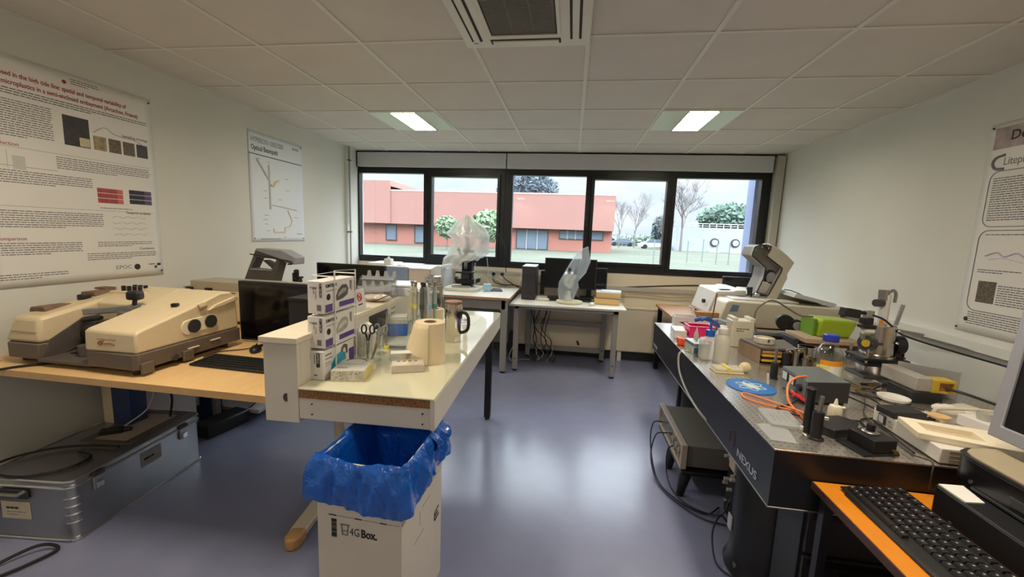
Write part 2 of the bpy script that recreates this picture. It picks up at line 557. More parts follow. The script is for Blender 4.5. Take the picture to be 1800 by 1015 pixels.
# ================================================================ outdoors; haze is put into the paler building and tree colours
grass = mat('lawn_grass', (71, 76, 62), .95, noise=.18, scale=.35)
tag(S('ground', grass, M().quad((-70, YB + .25, .12), (70, YB + .25, .12), (70, 110, .12), (-70, 110, .12))), 'lawn outside the windows', None)
org = mat('hazed_orange_render', (154, 112, 104), .8, noise=.02, scale=.8)
org2 = mat('hazed_deep_orange_render', (158, 104, 92), .8, noise=.02, scale=.8)
bwin = mat('hazed_window_glass', (104, 116, 130), .1, noise=.05, scale=1)  # pane colour lightened to stand in for the haze
far = T('orange_building', 'low orange rendered building with blue windows across the lawn', 'building', (-8, 40, .12))
M().box(-34, 37, 2.05, 3.55, 52, 5.1).done('upper_storey', org, far)
M().box(-34, 37.7, .12, 3.5, 51.5, 2.05).done('ground_storey', org2, far)
M().box(-40, 36.9, 2.05, -17.1, 50, 6.0).prism([(-40, 5.9), (-17.1, 5.2), (-17.1, 5.5), (-22, 6.4), (-40, 7.4)], 'y', 37, 50).done('raised_block', org, far)
M().box(-34, 36.98, 5.08, 3.6, 52.1, 5.2).done('parapet', mat('pale_coping', (190, 160, 152), .7), far)
for (a, c, z0, z1) in ((-21.6, -20.3, .4, 2.0), (-17.9, -16.8, .45, 1.95), (-15.0, -13.9, .3, 1.95), (-5.15, -2.2, .14, 1.95), (-1.2, 1.0, 1.2, 2.0), (1.3, 2.75, 1.2, 2.0)):
    wf = M().ringprism([(a, z0), (c, z0), (c, z1), (a, z1)], [(a + .07, z0 + .07), (c - .07, z0 + .07), (c - .07, z1 - .07), (a + .07, z1 - .07)], 'y', 37.6, 37.75).done('window', dgrey, far)
    k = M().box(a + .05, 37.66, z0 + .05, c - .05, 37.72, z1 - .05)
    k.done('pane', bwin, wf)
    if c - a > 1.5:
        mb = M()
        for q_ in range(1, 3):
            xm = a + (c - a) * q_ / 3
            mb.box(xm - .05, 37.58, z0, xm + .05, 37.74, z1)
        mb.done('mullion', greyplast, wf)
whb = mat('white_cladding', (156, 162, 174), .7, noise=.02, scale=1)
wh = T('white_building', 'low white clad building with a roof rail and round vents beyond the posts', 'building', (17.6, 56, .12))
M().box(13.9, 56, .12, 26, 66, 3.2).done('wall', whb, wh)
rl = M()
for k in range(10):
    rl.box(14.8 + k * .85, 56.1, 3.2, 14.86 + k * .85, 56.16, 3.75)
rl.box(14.5, 56.1, 3.68, 24, 56.16, 3.76).box(14.5, 56.1, 3.42, 24, 56.15, 3.46)
rl.done('roof_rail', white, wh)
for x in (18.1, 20.6):
    M().cyl((x, 55.85, 1.35), (x, 56.05, 1.35), .55, n=28).done('vent', dgrey, wh)
    M().cyl((x, 55.7, 1.35), (x, 55.9, 1.35), .36, n=28).done('vent_cone', whb, wh)
    M().box(x - .6, 55.5, .12, x + .6, 55.9, .35).done('vent_base', white, wh)
def leafmat(n, c):
    return mat(n, c, .9, noise=.25, scale=2.5)  # crown colours are paled and greyed in place of haze
def crown(o, name, m, c, r, n, leaf, parent, sq=(1, 1, 1), seed=1):
    rd = random.Random(seed)
    b = M()
    for _ in range(n):
        while True:
            p = Vector((rd.uniform(-1, 1), rd.uniform(-1, 1), rd.uniform(-1, 1)))
            if .25 < p.length < 1: break
        q = Vector(c) + Vector((p.x * r * sq[0], p.y * r * sq[1], p.z * r * sq[2]))
        a = Vector((rd.uniform(-1, 1), rd.uniform(-1, 1), rd.uniform(-1, 1))).normalized()
        d = a.orthogonal().normalized()
        s_ = leaf * rd.uniform(.5, 1.2)
        b.quad(q - a * s_, q - d * s_ * .6, q + a * s_, q + d * s_ * .6)
    return b.done(name, m, parent, smooth=False, weld=False)
bark = mat('bark', (120, 108, 98), .9, noise=.15)
def tree(name, label, x, y, h, r, col, seed, sq=(1, 1, 1), n=900, leaf=.22, tr=.09):
    t = T(name, label, 'tree', (x, y, .12))
    M().tube([(x, y, .1), (x + .05, y, h * .4), (x, y, h * .8)], tr, 8).done('trunk', bark, t)
    crown(None, 'crown', leafmat(name + '_leaves_%d' % seed, col), (x, y, h - r * sq[2] * .9), r, n, leaf, t, sq, seed)
    return t
tree('round_tree', 'small round green tree on a thin trunk by the orange building, left one', -9.4, 30, 2.6, .85, (118, 138, 108), 3, n=900, leaf=.16, tr=.04)
tree('round_tree', 'larger bushy green tree by the orange building, right one', -6.2, 30, 3.1, 1.3, (122, 142, 110), 4, (1.0, 1, .95), n=1600, leaf=.2, tr=.06)
tree('dark_tree', 'dark evergreen crown rising behind the orange building roof', -8.0, 70, 12.0, 4.4, (88, 98, 108), 5, (1.2, 1, .75), n=3200, leaf=.36, tr=.3)
tree('hedge_tree', 'dense dark green tree mass over the white building', 25.2, 72, 7.4, 4.2, (84, 106, 94), 6, (1.15, 1, .62), n=2400, leaf=.5, tr=.3)
tree('conifer', 'dark conifer left of the tall bare tree', 14.9, 72, 5.3, 2.2, (84, 104, 104), 8, (.8, .8, 1.15), n=1500, leaf=.4, tr=.2)
def bare(label, x, y, h, spread, seed, r0, col=(112, 106, 106)):
    rd = random.Random(seed)
    b = M()
    def br(p, d, l, r, lev):
        q = p + d * l
        b.cyl(p, q, r, r * .62, 5, False)
        if lev == 0: return
        for _ in range(3 if lev > 1 else 4):
            nd = (d + Vector((rd.uniform(-1, 1) * spread, rd.uniform(-1, 1) * spread, rd.uniform(-.1, .6)))).normalized()
            br(p + d * l * rd.uniform(.55, 1), nd, l * rd.uniform(.6, .88), r * .6, lev - 1)
    br(Vector((x, y, .1)), Vector((rd.uniform(-.05, .05), 0, 1)), h * .30, r0, 6)
    return b.done('bare_tree', mat('pale_bark', col, .9, noise=.1), None, label, 'tree', 'bare winter trees', smooth=False, weld=False)
bare('tall leafless tree with a wide crown left of the white building', 13.0, 52, 10.5, .95, 11, .17)
bare('thin leafless tree right behind the end of the orange building', 6.6, 60, 8.6, .6, 12, .09)
bare('second thin leafless tree beyond the orange building', 9.0, 62, 8.6, .6, 13, .09)
bare('slim leafless sapling in front of the conifer', 12.2, 58, 5.6, .45, 14, .08)
bush = leafmat('far_hedge', (126, 142, 128))
hd = M()
tag(crown(None, 'far_hedge', bush, (11, 78, 1.0), 1.0, 1500, .4, None, (9, 1.5, 1.1), 21), 'low grey green hedge far behind the parked cars', 'hedge')
def car(x, y, c, label):
    t = T('parked_car', label, 'car', (x, y, .12), 0, 'parked cars beyond the lawn')
    b = mat('car_paint_%d_%d_%d' % c, c, .25, noise=0)
    M().prism([(x - 2.1, .4), (x - 2.1, .85), (x - 1.3, .95), (x + 2.0, .95), (x + 2.1, .75), (x + 2.1, .4)], 'y', y - .8, y + .8).done('body', b, t, bev=.05)
    M().prism([(x - 1.3, .95), (x - .7, 1.45), (x + .9, 1.45), (x + 1.6, .95)], 'y', y - .72, y + .72).done('cabin', mat('car_glass', (96, 108, 122), .1, noise=0), t, bev=.03)
    for dx in (-1.3, 1.3):
        for s_ in (-.82, .72):
            M().cyl((x + dx, y + s_, .44), (x + dx, y + s_ + .1, .44), .32, n=18).done('wheel', black, t)
car(11.4, 60, (228, 232, 238), 'white parked car beyond the lawn, to the right of the dark one')
car(8.4, 72, (90, 96, 108), 'dark parked car beyond the lawn near the end of the orange building')
post = mat('green_grey_post', (112, 122, 118), .8, noise=.05)
for k, (x, y, h) in enumerate(((4.6, 24, 1.3), (5.6, 27, 1.3), (7.2, 27, 1.35), (8.4, 28, 1.5), (8.6, 26, 1.3), (9.3, 26, 1.3), (9.7, 25, 1.3), (10.9, 27, 1.4))):
    M().cyl((x, y, .1), (x, y, .12 + h), .035, n=8).done('lawn_post', post, None, '%s slim grey post on the lawn counted from the left' % ('first', 'second', 'third', 'fourth', 'fifth', 'sixth', 'seventh', 'last')[k], 'post', 'lawn posts')
# ================================================================ posters
def printed(parent, X, blocks, m, lh=.011, th=.0034, seed=1, name='body_text'):
    """blocks of small unreadable print: rows of word-long dashes"""
    rd = random.Random(seed)
    b = M(X)
    for (u0, v0, u1, v1) in blocks:
        v = v1
        while v - lh > v0:
            u = u0
            end = u1 if v - 2 * lh > v0 else u0 + (u1 - u0) * .6
            while u < end - .006:
                wl = min(rd.uniform(.008, .03), end - u)
                b.box(u, v - lh + .002, .0004, u + wl, v - lh + .002 + th, .0007)
                u += wl + .0035
            v -= lh
    return b.done(name, m, parent, smooth=False, weld=False)
def rects(parent, X, name, m, rs, z=.0006):
    b = M(X)
    for (u0, v0, u1, v1) in rs:
        b.box(u0, v0, .0003, u1, v1, z)
    return b.done(name, m, parent, smooth=False)
def sheet(parent, X, w, h, m, curl=(0, 0, 0, 0), name='sheet'):
    """paper sheet whose four corners (bl, br, tr, tl) may lift off the wall"""
    def fn(s, t):
        k = curl[0] * (1 - s) ** 4 * (1 - t) ** 4 + curl[1] * s ** 4 * (1 - t) ** 4 + curl[2] * s ** 4 * t ** 4 + curl[3] * (1 - s) ** 4 * t ** 4
        return (s * w, t * h, k)
    return M(X).grid(fn, 18, 24).done(name, m, parent, solid=.0006)
def pin(parent, X, pts, m):
    for (u, v) in pts:
        M(X).cyl((u, v, 0), (u, v, .006), .006, .004, 12).done('drawing_pin', m, parent)
photo_dark = mat('printed_photo_dark', (52, 50, 48), .5, noise=.5, scale=22)
photo_sand = mat('printed_photo_sand', (150, 132, 100), .5, noise=.35, scale=40)
photo_rock = mat('printed_photo_rock', (96, 84, 68), .5, noise=.5, scale=60)
postp = mat('poster_paper', (224, 221, 215), .4, noise=.012, scale=3)

X = frame((XL + .003, 1.60, 1.13), (0, 1, 0), (0, 0, 1))
t = T('research_poster', 'large white research poster with dark red title, photos and small print on left wall', 'poster', (XL + .003, 2.02, 1.13))
sheet(t, X, .84, 1.155, postp)
TX = lambda u, v: X @ Matrix.Translation((u, v, .0006))
lettering('osed in the high tide line: spatial and temporal variability of', inkred, .0325, TX(.105, 1.052), t, 'title_line', bold=.0006, sx=.745)
lettering('microplastics in a semi-enclosed embayment (Arcachon, France)', inkred, .0325, TX(.112, 1.012), t, 'title_line', bold=.0006, sx=.755)
printed(t, X, [(.02, .955, .80, 1.0)], ink, .012, .004, 2, 'authors')
printed(t, X, [(.02, .76, .30, .945), (.02, .52, .46, .60), (.02, .30, .50, .40), (.30, .62, .80, .70), (.46, .20, .78, .235), (.02, .16, .38, .235), (.40, .12, .80, .168), (.02, .03, .30, .075), (.345, .755, .46, .765), (.49, .42, .79, .44), (.40, 1.10, .54, 1.135)], ink, .0115, .0034, 3)
for s_, u, v, sz in (('Introduction', .02, .715, .026), ('Sampling strategy', .645, .875, .022), ('Comparison', .02, .243, .024), ('Temporal variability', .63, .405, .019), ('Conclusions', .695, .178, .019)):
    lettering(s_, inkred if v in (.715, .243) else ink, sz, TX(u, v), t, 'heading')
def picture(name, m, u0, v0, u1, v1, par, XX=None):
    return M(XX or X).box(u0, v0, .0003, u1, v1, .0009).done(name, m, par, smooth=False)
p0 = picture('photo', photo_dark, .346, .767, .47, .928, t)
M(X).box(.418, .772, .0009, .468, .82, .0012).done('inset_map', mat('inset_paper', (198, 186, 150), .6, noise=.1), p0, smooth=False)
for k, m in enumerate((photo_sand, photo_rock, photo_rock, photo_dark)):
    picture('photo', m, .487 + k * .08, .768, .555 + k * .08, .848, t)
for k in range(3):
    M(X).box(.482, .462 + k * .03, .0003, .59, .489 + k * .03, .0008).done('heat_map', mat('heat_red', (158, 62, 66), .5, noise=.2, scale=70, stretch=(1, 1, .2)), t, smooth=False)
    M(X).box(.59, .462 + k * .03, .0003, .622, .489 + k * .03, .0008).done('heat_map', mat('heat_pink', (196, 96, 90), .5, noise=.1), t, smooth=False)
    M(X).box(.659, .468 + k * .03, .0003, .752, .495 + k * .03, .0008).done('heat_map', mat('heat_indigo', (34, 26, 44), .5, noise=.3, scale=60), t, smooth=False)
    M(X).box(.752, .468 + k * .03, .0003, .797, .495 + k * .03, .0008).done('heat_map', mat('heat_violet', (88, 70, 104), .5, noise=.15, scale=60), t, smooth=False)
ln = M(X)
ln.tube([(.49, .865, .001), (.55, .905, .001), (.60, .88, .001), (.66, .87, .001), (.72, .868, .001), (.79, .835, .001)], .0014, 5)
ln.box(.02, .72 - .012, .0003, .80, .7095, .0006).box(.02, .415, .0003, .80, .4165, .0006)
ln.box(.10, .60, .0003, .101, .69, .0006).box(.02, .615, .0003, .30, .617, .0006)
for k in range(4):
    ln.tube([(.55 + i * .02, .375 - k * .036 + .012 * abs(math.sin(i * 2.1 + k)), .001) for i in range(11)], .0008, 4, 3)
ln.done('plot_lines', inkg, t, smooth=False)
M(X).box(.12, .60, .0003, .17, .668, .0007).done('map_block', mat('map_grey', (196, 194, 188), .6), t, smooth=False)
lettering('EPOC', inkg, .034, TX(.545, .058), t, 'logo', sx=1.1)
M(X).cyl((.672, .066, .0003), (.672, .066, .001), .019, n=24).done('logo', ink, t)
M(X).cyl((.372, 1.103, .0003), (.372, 1.103, .001), .010, n=20).done('logo', inkred, t)
rects(t, X, 'logo', ink, [(.745, .075, .785, .08), (.80, .066, .825, .082)])
M(X).cyl((.79, .058, .0003), (.79, .058, .001), .010, n=18).done('logo', mat('logo_green', (70, 96, 70), .6), t)
pin(t, X, [(.825, 1.128), (.83, .03)], black)

X = frame((XL + .003, 3.255, 1.343), (0, 1, 0), (0, 0, 1))
t = T('beam_path_poster', 'tall pale poster of an optical beam path diagram on the left wall', 'poster', (XL + .003, 3.6, 1.343))
sheet(t, X, .72, .965, mat('bluish_poster_paper', (222, 226, 232), .35, noise=.01))
TX = lambda u, v: X @ Matrix.Translation((u, v, .0008))
lettering('HYPERION 1000/2000', inkg, .066, TX(.03, .872), t, 'title_line', sx=.66)
lettering('Optical Beampath', ink, .062, TX(.03, .806), t, 'title_line', bold=.0006, sx=.74)
rects(t, X, 'rule', mat('slate_ink', (92, 100, 116), .6), [(.0, .765, .70, .774)])
lettering('BRUKER', ink, .026, TX(.565, .90), t, 'logo')
yl = mat('beam_yellow', (220, 200, 150), .6); gl_ = mat('beam_grey', (196, 196, 196), .6)
M(X).tube([(.09, .73, .001), (.20, .60, .001), (.235, .56, .001)], .009, 6, 0).tube([(.235, .70, .001), (.237, .30, .001)], .009, 6, 0).tube([(.24, .34, .001), (.40, .33, .001), (.60, .31, .001)], .006, 6, 0).done('beam_diagram', gl_, t)
M(X).tube([(.25, .52, .001), (.29, .515, .001), (.31, .55, .001), (.36, .57, .001)], .010, 6, 0).tube([(.27, .12, .001), (.27, .09, .001), (.42, .09, .001), (.42, .13, .001), (.50, .15, .001), (.53, .20, .001), (.47, .30, .001)], .006, 6, 0).done('beam_diagram', yl, t)
rects(t, X, 'caption', inkg, [(.10, .755 - .02, .13, .739), (.22, .72, .25, .724), (.45, .60, .49, .604), (.45, .49, .50, .494), (.16, .46, .20, .464), (.16, .395, .20, .399), (.35, .395, .39, .399), (.16, .24, .21, .244), (.14, .20, .20, .204), (.16, .16, .20, .164), (.18, .10, .22, .104), (.56, .235, .62, .239), (.40, .04, .44, .044), (.10, .022, .36, .028), (.60, .07, .68, .076)])
pin(t, X, [(.69, .94), (.70, .03), (.03, .03)], black)

X = frame((XR - .003, 2.735, 1.037), (0, -1, 0), (0, 0, 1))
t = T('wall_poster', 'white poster with rounded text boxes and photos on the right wall', 'poster', (XR - .003, 2.3, 1.037))
sheet(t, X, .84, 1.16, postp)
TX = lambda u, v: X @ Matrix.Translation((u, v, .0008))
picture('header_photo', mat('header_photo', (150, 132, 128), .4, noise=.5, scale=9), .03, 1.02, .80, 1.135, t, X)
picture('photo', photo_rock, .09, .18, .19, .30, t, X)
lettering('De', ink, .07, TX(.115, 1.06), t, 'title_line', bold=.001)
def rrect(u0, v0, u1, v1, r):
    P = []
    for cx, cyy, a0 in ((u1 - r, v0 + r, -90), (u1 - r, v1 - r, 0), (u0 + r, v1 - r, 90), (u0 + r, v0 + r, 180)):
        for k in range(6):
            a = math.radians(a0 + k * 18)
            P.append((cx + r * math.cos(a), cyy + r * math.sin(a), .001))
    return P
M(X).tube(rrect(.045, .60, .78, .90, .05), .0022, 5, 0, True).tube(rrect(.045, .13, .78, .58, .05), .0022, 5, 0, True).done('box_outline', inkg, t)
M(X).tube([(.105, .985, .001), (.06, .975, .001), (.045, .945, .001), (.065, .915, .001), (.11, .91, .001)], .007, 6).done('logo', inkg, t)
lettering('Litephy', inkg, .06, TX(.10, .93), t, 'logo', sx=.8)
printed(t, X, [(.065, .63, .75, .87), (.08, .54, .7, .565), (.07, .34, .30, .37), (.20, .17, .75, .29), (.06, .05, .75, .125), (.34, .34, .7, .37)], ink, .0125, .004, 9)
M(X).tube([(.10, .44, .001), (.16, .46, .001), (.20, .44, .001), (.26, .46, .001), (.30, .44, .001)], .004, 5).tube([(.12, .42, .001), (.2, .43, .001), (.3, .41, .001)], .0015, 5).done('sketch', mat('violet_ink', (188, 172, 196), .7), t)
M(X).cyl((.055, .075, .0005), (.055, .075, .001), .013, n=20).done('emblem', ink, t)
pin(t, X, [(.015, 1.14), (.008, .02)], black)

# ================================================================ left desk and what stands on it
beech = mat('beech_laminate', (222, 184, 128), .4, noise=.045, scale=16, stretch=(3, .6, 3))
beechedge = mat('beech_edge', (206, 168, 118), .5, noise=.05, scale=20)
navy = mat('navy_metal', (44, 60, 104), .4, noise=.04)
dk = T('desk', 'long beech desk along the left wall carrying the big beige spectrometer', 'desk', (-2.0, 1.45, 0))
M().prism([(-2.795, 1.442), (-1.192, 1.442), (-1.272, 3.35), (-2.795, 3.35)], 'z', .768, .80).done('desktop', beech, dk, bev=.003)
M().box(-2.795, 1.4405, .768, -1.19, 1.443, .799).done('edge_strip', beechedge, dk)
for y, x in ((1.96, -2.56),):
    M().box(x - .06, y - .04, 0, x + .06, y + .06, .768).done('leg', navy, dk, bev=.004)
M().box(-2.67, 2.9, 0, -2.55, 3.0, .768).done('leg', navy, dk, bev=.004)
M().box(-2.70, 1.93, 0, -2.625, 1.99, .768).done('post', mat('cream_metal', (214, 200, 172), .4, noise=.03), dk, bev=.004)
M().box(-2.72, 1.95, .70, -1.25, 2.0, .768).done('crossbar', greyplast, dk, bev=.004)
M().cyl((-1.285, 2.09, .04), (-1.285, 2.09, .768), .028, n=20).done('leg', mat('cream_metal', (214, 200, 172), .4, noise=.03), dk)
M().prism([(-1.245, 2.5), (-1.32, 2.5), (-1.33, 2.1), (-1.272, 1.64), (-1.255, 1.57), (-1.23, 1.55), (-1.20, 1.555), (-1.186, 1.58), (-1.195, 1.65), (-1.24, 2.1)], 'z', .012, .05).done('foot_bar', mat('cream_metal'), dk, bev=.008)
M().prism([(-1.256, 1.63), (-1.257, 1.57), (-1.232, 1.545), (-1.20, 1.55), (-1.182, 1.578), (-1.193, 1.645)], 'z', .0, .056).done('foot_cap', mat('tan_cap', (196, 152, 96), .5, noise=.05), dk, bev=.008)

# large beige spectrometer
sp = T('spectrometer', 'large low beige spectrometer with taupe base and two round ports on the left desk', 'spectrometer', (-2.3, 1.78, .80))
zb = .80
base = M()
base.prism([(-2.70, 1.80), (-2.652, 1.55), (-2.62, 1.513), (-2.44, 1.51), (-2.44, 1.76), (-2.155, 1.76), (-2.155, 1.497), (-1.90, 1.485), (-1.88, 1.50), (-1.876, 2.06), (-2.72, 2.06)], 'z', zb + .030, zb + .105)
base.done('lower_casing', brownband, sp, bev=.006)
M().box(-2.445, 1.505, zb + .022, -2.15, 1.77, zb + .038).done('tray', mat('dark_taupe', (88, 80, 74), .5, noise=.04), sp, bev=.003)
M().box(-2.40, 1.60, zb + .038, -2.19, 1.75, zb + .041).done('tray_mat', black, sp)
M().box(-2.60, 1.56, zb + .006, -1.93, 2.02, zb + .032).done('underside', black, sp)
for p in ((-2.62, 1.58), (-1.93, 1.53), (-1.93, 2.0), (-2.62, 2.0)):
    M().cyl((p[0], p[1], zb), (p[0], p[1], zb + .031), .018, n=14).done('foot', black, sp)
right = M()
right.prism([(1.493, zb + .105), (1.497, zb + .197), (1.515, zb + .207), (1.78, zb + .272), (1.95, zb + .322), (2.02, zb + .318), (2.05, zb + .28), (2.06, zb + .13), (2.06, zb + .105)], 'x', -2.155, -1.885)
right.done('right_cover', beige, sp, bev=.01)
mid = M()
mid.prism([(1.77, zb + .105), (1.77, zb + .262), (1.95, zb + .322), (2.03, zb + .318), (2.06, zb + .27), (2.06, zb + .105)], 'x', -2.47, -2.15)
mid.done('rear_cover', beige, sp, bev=.006)
left = M()
LA = [left.v(c) for c in ((-2.645, 1.518, zb + .105), (-2.44, 1.515, zb + .105), (-2.44, 2.06, zb + .105), (-2.72, 2.06, zb + .105), (-2.598, 1.535, zb + .226), (-2.452, 1.530, zb + .226), (-2.44, 2.0, zb + .318), (-2.69, 2.0, zb + .285))]
for f_ in ((0, 3, 2, 1), (4, 5, 6, 7), (0, 1, 5, 4), (1, 2, 6, 5), (2, 3, 7, 6), (3, 0, 4, 7)):
    left.face([LA[i_] for i_ in f_])
left.done('left_cover', beige, sp, bev=.018)
M().box(-2.60, 1.519, zb + .155, -2.46, 1.530, zb + .159).done('seam', mat('seam_tan', (170, 150, 118), .6), sp)
M().prism([(1.52, zb + .034), (1.60, zb + .034), (1.78, zb + .10), (1.78, zb + .20), (1.70, zb + .20), (1.56, zb + .12)], 'x', -2.447, -2.435).done('bay_wall', mat('dark_taupe'), sp)
# round ports on the right flank
M().prism([(1.745 + .035 * math.cos(a), zb + .173 + .037 * math.sin(a)) if math.cos(a) < 0 else (1.88 + .035 * math.cos(a), zb + .180 + .037 * math.sin(a)) for a in [2 * PI * k / 28 + .05 for k in range(28)]], 'x', -1.888, -1.880).done('port_plate', mat('pale_beige', (226, 214, 188), .4, noise=.02), sp, bev=.002)
for y in (1.775, 1.872):
    M().cyl((-1.884, y, zb + .175 + (y - 1.775) * .05), (-1.872, y, zb + .175 + (y - 1.775) * .05), .034, n=28).done('port_cap', mat('dark_port', (40, 40, 40), .55, noise=.08), sp)
M().cyl((-1.884, 1.81, zb + .262), (-1.878, 1.845, zb + .27), .016, n=16).done('latch_recess', mat('seam_tan'), sp)
M().prism([(1.90, zb + .262), (2.045, zb + .292), (2.052, zb + .268), (1.96, zb + .25), (1.86, zb + .238)], 'x', -1.887, -1.872).done('side_fairing', beige, sp, bev=.004)
# sample bay mechanics
M().cyl((-2.33, 1.66, zb + .13), (-2.20, 1.72, zb + .145), .036, n=24).done('bay_lens', black, sp)
M().cyl((-2.30, 1.60, zb + .09), (-2.30, 1.60, zb + .04), .03, n=20).done('bay_mount', mat('dark_taupe'), sp)
M().cyl((-2.40, 1.70, zb + .12), (-2.35, 1.70, zb + .12), .05, n=24).done('bay_lens', black, sp)
ar = M().cbox((-2.27, 1.72, zb + .245), (.26, .04, .03), .35, 0, -.09)
ar.done('clamp_arm', satin, sp, bev=.004)
M().cyl((-2.19, 1.745, zb + .25), (-2.185, 1.75, zb + .30), .010, n=14).done('clamp_post', black, sp)
M().cbox((-2.183, 1.75, zb + .318), (.062, .05, .046), .3).done('clamp_knob', black, sp, bev=.012)
M().cyl((-2.36, 1.64, zb + .20), (-2.27, 1.655, zb + .215), .011, n=14).done('clamp_screw', black, sp)
M().box(-2.24, 1.70, zb + .20, -2.17, 1.77, zb + .24).done('bay_bracket', satin, sp, bev=.004)
for (a, b) in ((-2.585, 1.60), (-2.62, 1.84)):
    M().prism([(a - .03, zb + .232 + (b - 1.6) * .17), (a + .07, zb + .238 + (b - 1.6) * .17), (a + .06, zb + .262 + (b - 1.6) * .17), (a - .02, zb + .258 + (b - 1.6) * .17)], 'y', b, b + .12).done('handle_pad', mat('brown_pad', (112, 86, 66), .6, noise=.1), sp, bev=.005)
M().box(-2.58, 1.775, zb + .262, -2.535, 1.815, zb + .295).done('cap', black, sp, bev=.006)
M().box(-2.68, 1.93, zb + .298, -2.60, 1.99, zb + .31).done('cap', mat('brown_pad'), sp, bev=.006)
for k in range(7):
    xx = -2.44 + (k // 2) * .035 + (k % 2) * .012
    yy = 1.90 + (k % 2) * .05
    M().cyl((xx, yy, zb + .295), (xx, yy, zb + .335), .010, n=12).done('knob', black, sp)
M().prism([(-2.50, 1.87), (-2.28, 1.87), (-2.33, 1.98), (-2.50, 1.98)], 'z', zb + .27, zb + .308).done('knob_panel', beige, sp, bev=.006)
M().cbox((-1.975, 1.77, zb + .277), (.03, .025, .02), .3).done('cap', black, sp, bev=.004)
lx = frame((-2.085, 1.4945, zb + .135), (1, 0, 0), (0, 0, 1))
M(lx).tube([(.035, .022, .0008), (.015, .018, .0008), (.005, .008, .0008), (.018, .004, .0008), (.03, .012, .0008), (.045, .01, .0008), (.075, .012, .0008), (.092, .006, .0008)], .0032, 5).box(.0, .028, 0, .10, .030, .0008).done('script_logo', mat('brown_red_ink', (150, 96, 72), .7), sp)
for y in (1.50, 1.70):
    M().box(-1.879, y, zb + .012, -1.866, y + .055, zb + .062).done('bracket', brownband, sp, bev=.003)
M().cyl((-1.876, 1.66, zb + .045), (-1.868, 1.66, zb + .045), .015, n=16).done('lock', satin, sp)
M().box(-1.877, 1.86, zb + .075, -1.87, 1.92, zb + .08).done('vent_slit', mat('pale_beige'), sp)
M().box(-1.877, 1.73, zb + .065, -1.87, 1.79, zb + .07).done('vent_slit', mat('pale_beige'), sp)
# second instrument behind it with an opened flip-up head
s2 = T('spectrometer', 'beige grey instrument box with black latches behind the big spectrometer', 'spectrometer', (-2.4, 2.6, .80))
b2 = M().prism([(2.47, .82), (2.47, 1.0), (2.50, 1.03), (2.75, 1.03), (2.75, .82)], 'x', -2.74, -1.80)
b2.done('casing', beige, s2, bev=.01)
M().prism([(-2.70, 1.025), (-2.72, 1.045), (-2.655, 1.05), (-2.655, 1.09), (-1.85, 1.09), (-1.85, 1.025)], 'y', 2.50, 2.72).done('lid', mat('warm_grey_casing', (176, 166, 144), .45, noise=.02), s2, bev=.006)
for x in (-2.68, -2.53, -2.335):
    M().box(x, 2.485, 1.02 if x < -2.4 else .985, x + .05, 2.505, 1.045 if x < -2.4 else 1.02).done('latch', black, s2, bev=.004)
for p in ((-2.68, 2.50), (-1.86, 2.50), (-2.68, 2.71), (-1.86, 2.71)):
    M().cyl((p[0], p[1], .80), (p[0], p[1], .822), .02, n=12).done('foot', black, s2)
# infrared microscope, dark grey leaning head
hm = mat('microscope_grey', (92, 86, 80), .42, noise=.03)
hl = mat('microscope_lit_grey', (150, 150, 156), .4, noise=.03)  # lit copy of the head's grey, window light put into the colour
mi = T('infrared_microscope', 'dark grey leaning microscope head with a window cut-out behind the left monitor', 'microscope', (-2.35, 3.0, .80))
q = lambda u, v: (-2.57 + (u - 905) / 6.923 * .00505, 1.038 + (515 - v) / 6.923 * .00494)
body = M()
o4 = [q(790, 760), q(1005, 355), q(1090, 130), q(1390, 140), q(1380, 240), q(1310, 430), q(1190, 760)]
body.ringprism([q(790, 760), q(1070, 140), q(1385, 145), q(1180, 760)], [q(1008, 355), q(1075, 232), q(1312, 236), q(1262, 370)], 'y', 2.88, 2.97)
body.done('head', hm, mi, bev=.006)
M().prism([q(1100, 262), q(1145, 258), q(1250, 300), q(1285, 240), q(1312, 236), q(1262, 372), q(1235, 372)], 'y', 2.92, 2.965).done('inner_baffle', hm, mi)
M().prism([q(1070, 150), q(1095, 128), q(1385, 138), q(1540, 210), q(1534, 290), q(1440, 272), q(1375, 238)], 'y', 2.865, 2.99).done('hood', hl, mi, bev=.006)
M().tube([(q(1025, 195)[0], 2.86, q(1025, 195)[1]), (q(1200, 215)[0], 2.858, q(1200, 215)[1]), (q(1380, 240)[0], 2.858, q(1380, 240)[1]), (q(1490, 255)[0], 2.858, q(1490, 255)[1]), (q(1515, 280)[0], 2.858, q(1515, 280)[1]), (q(1465, 285)[0], 2.858, q(1465, 285)[1])], .005, 6).done('gasket', black, mi)
M().box(q(1000, 0)[0], 2.87, q(0, 372)[1], q(1255, 0)[0], 2.885, q(0, 352)[1]).done('window_sill', hl, mi, bev=.002)
M().cyl((q(1395, 0)[0], 3.0, .9), (q(1395, 0)[0], 3.0, 1.12), .016, n=16).done('focus_column', dgrey, mi)
M().cyl((q(1420, 0)[0], 3.0, 1.10), (q(1440, 0)[0], 2.98, 1.14), .02, n=16).done('objective', black, mi)
M().cyl((q(1430, 0)[0], 2.98, 1.065), (q(1500, 0)[0], 2.96, 1.065), .022, n=18).done('focus_knob', black, mi)
M().cyl((q(1395, 0)[0], 2.98, 1.04), (q(1450, 0)[0], 2.97, 1.04), .013, n=14).done('focus_knob', satin, mi)
M().box(-2.62, 2.86, .80, -1.75, 3.12, .98).done('base', beige, mi, bev=.01)
M().box(-2.20, 2.9, .98, -1.75, 3.1, 1.035).done('stage', mat('pale_beige'), mi, bev=.006)
M().box(q(1485, 0)[0], 2.92, 1.085, q(1535, 0)[0], 2.97, 1.10).done('stage_clip', black, mi, bev=.002)

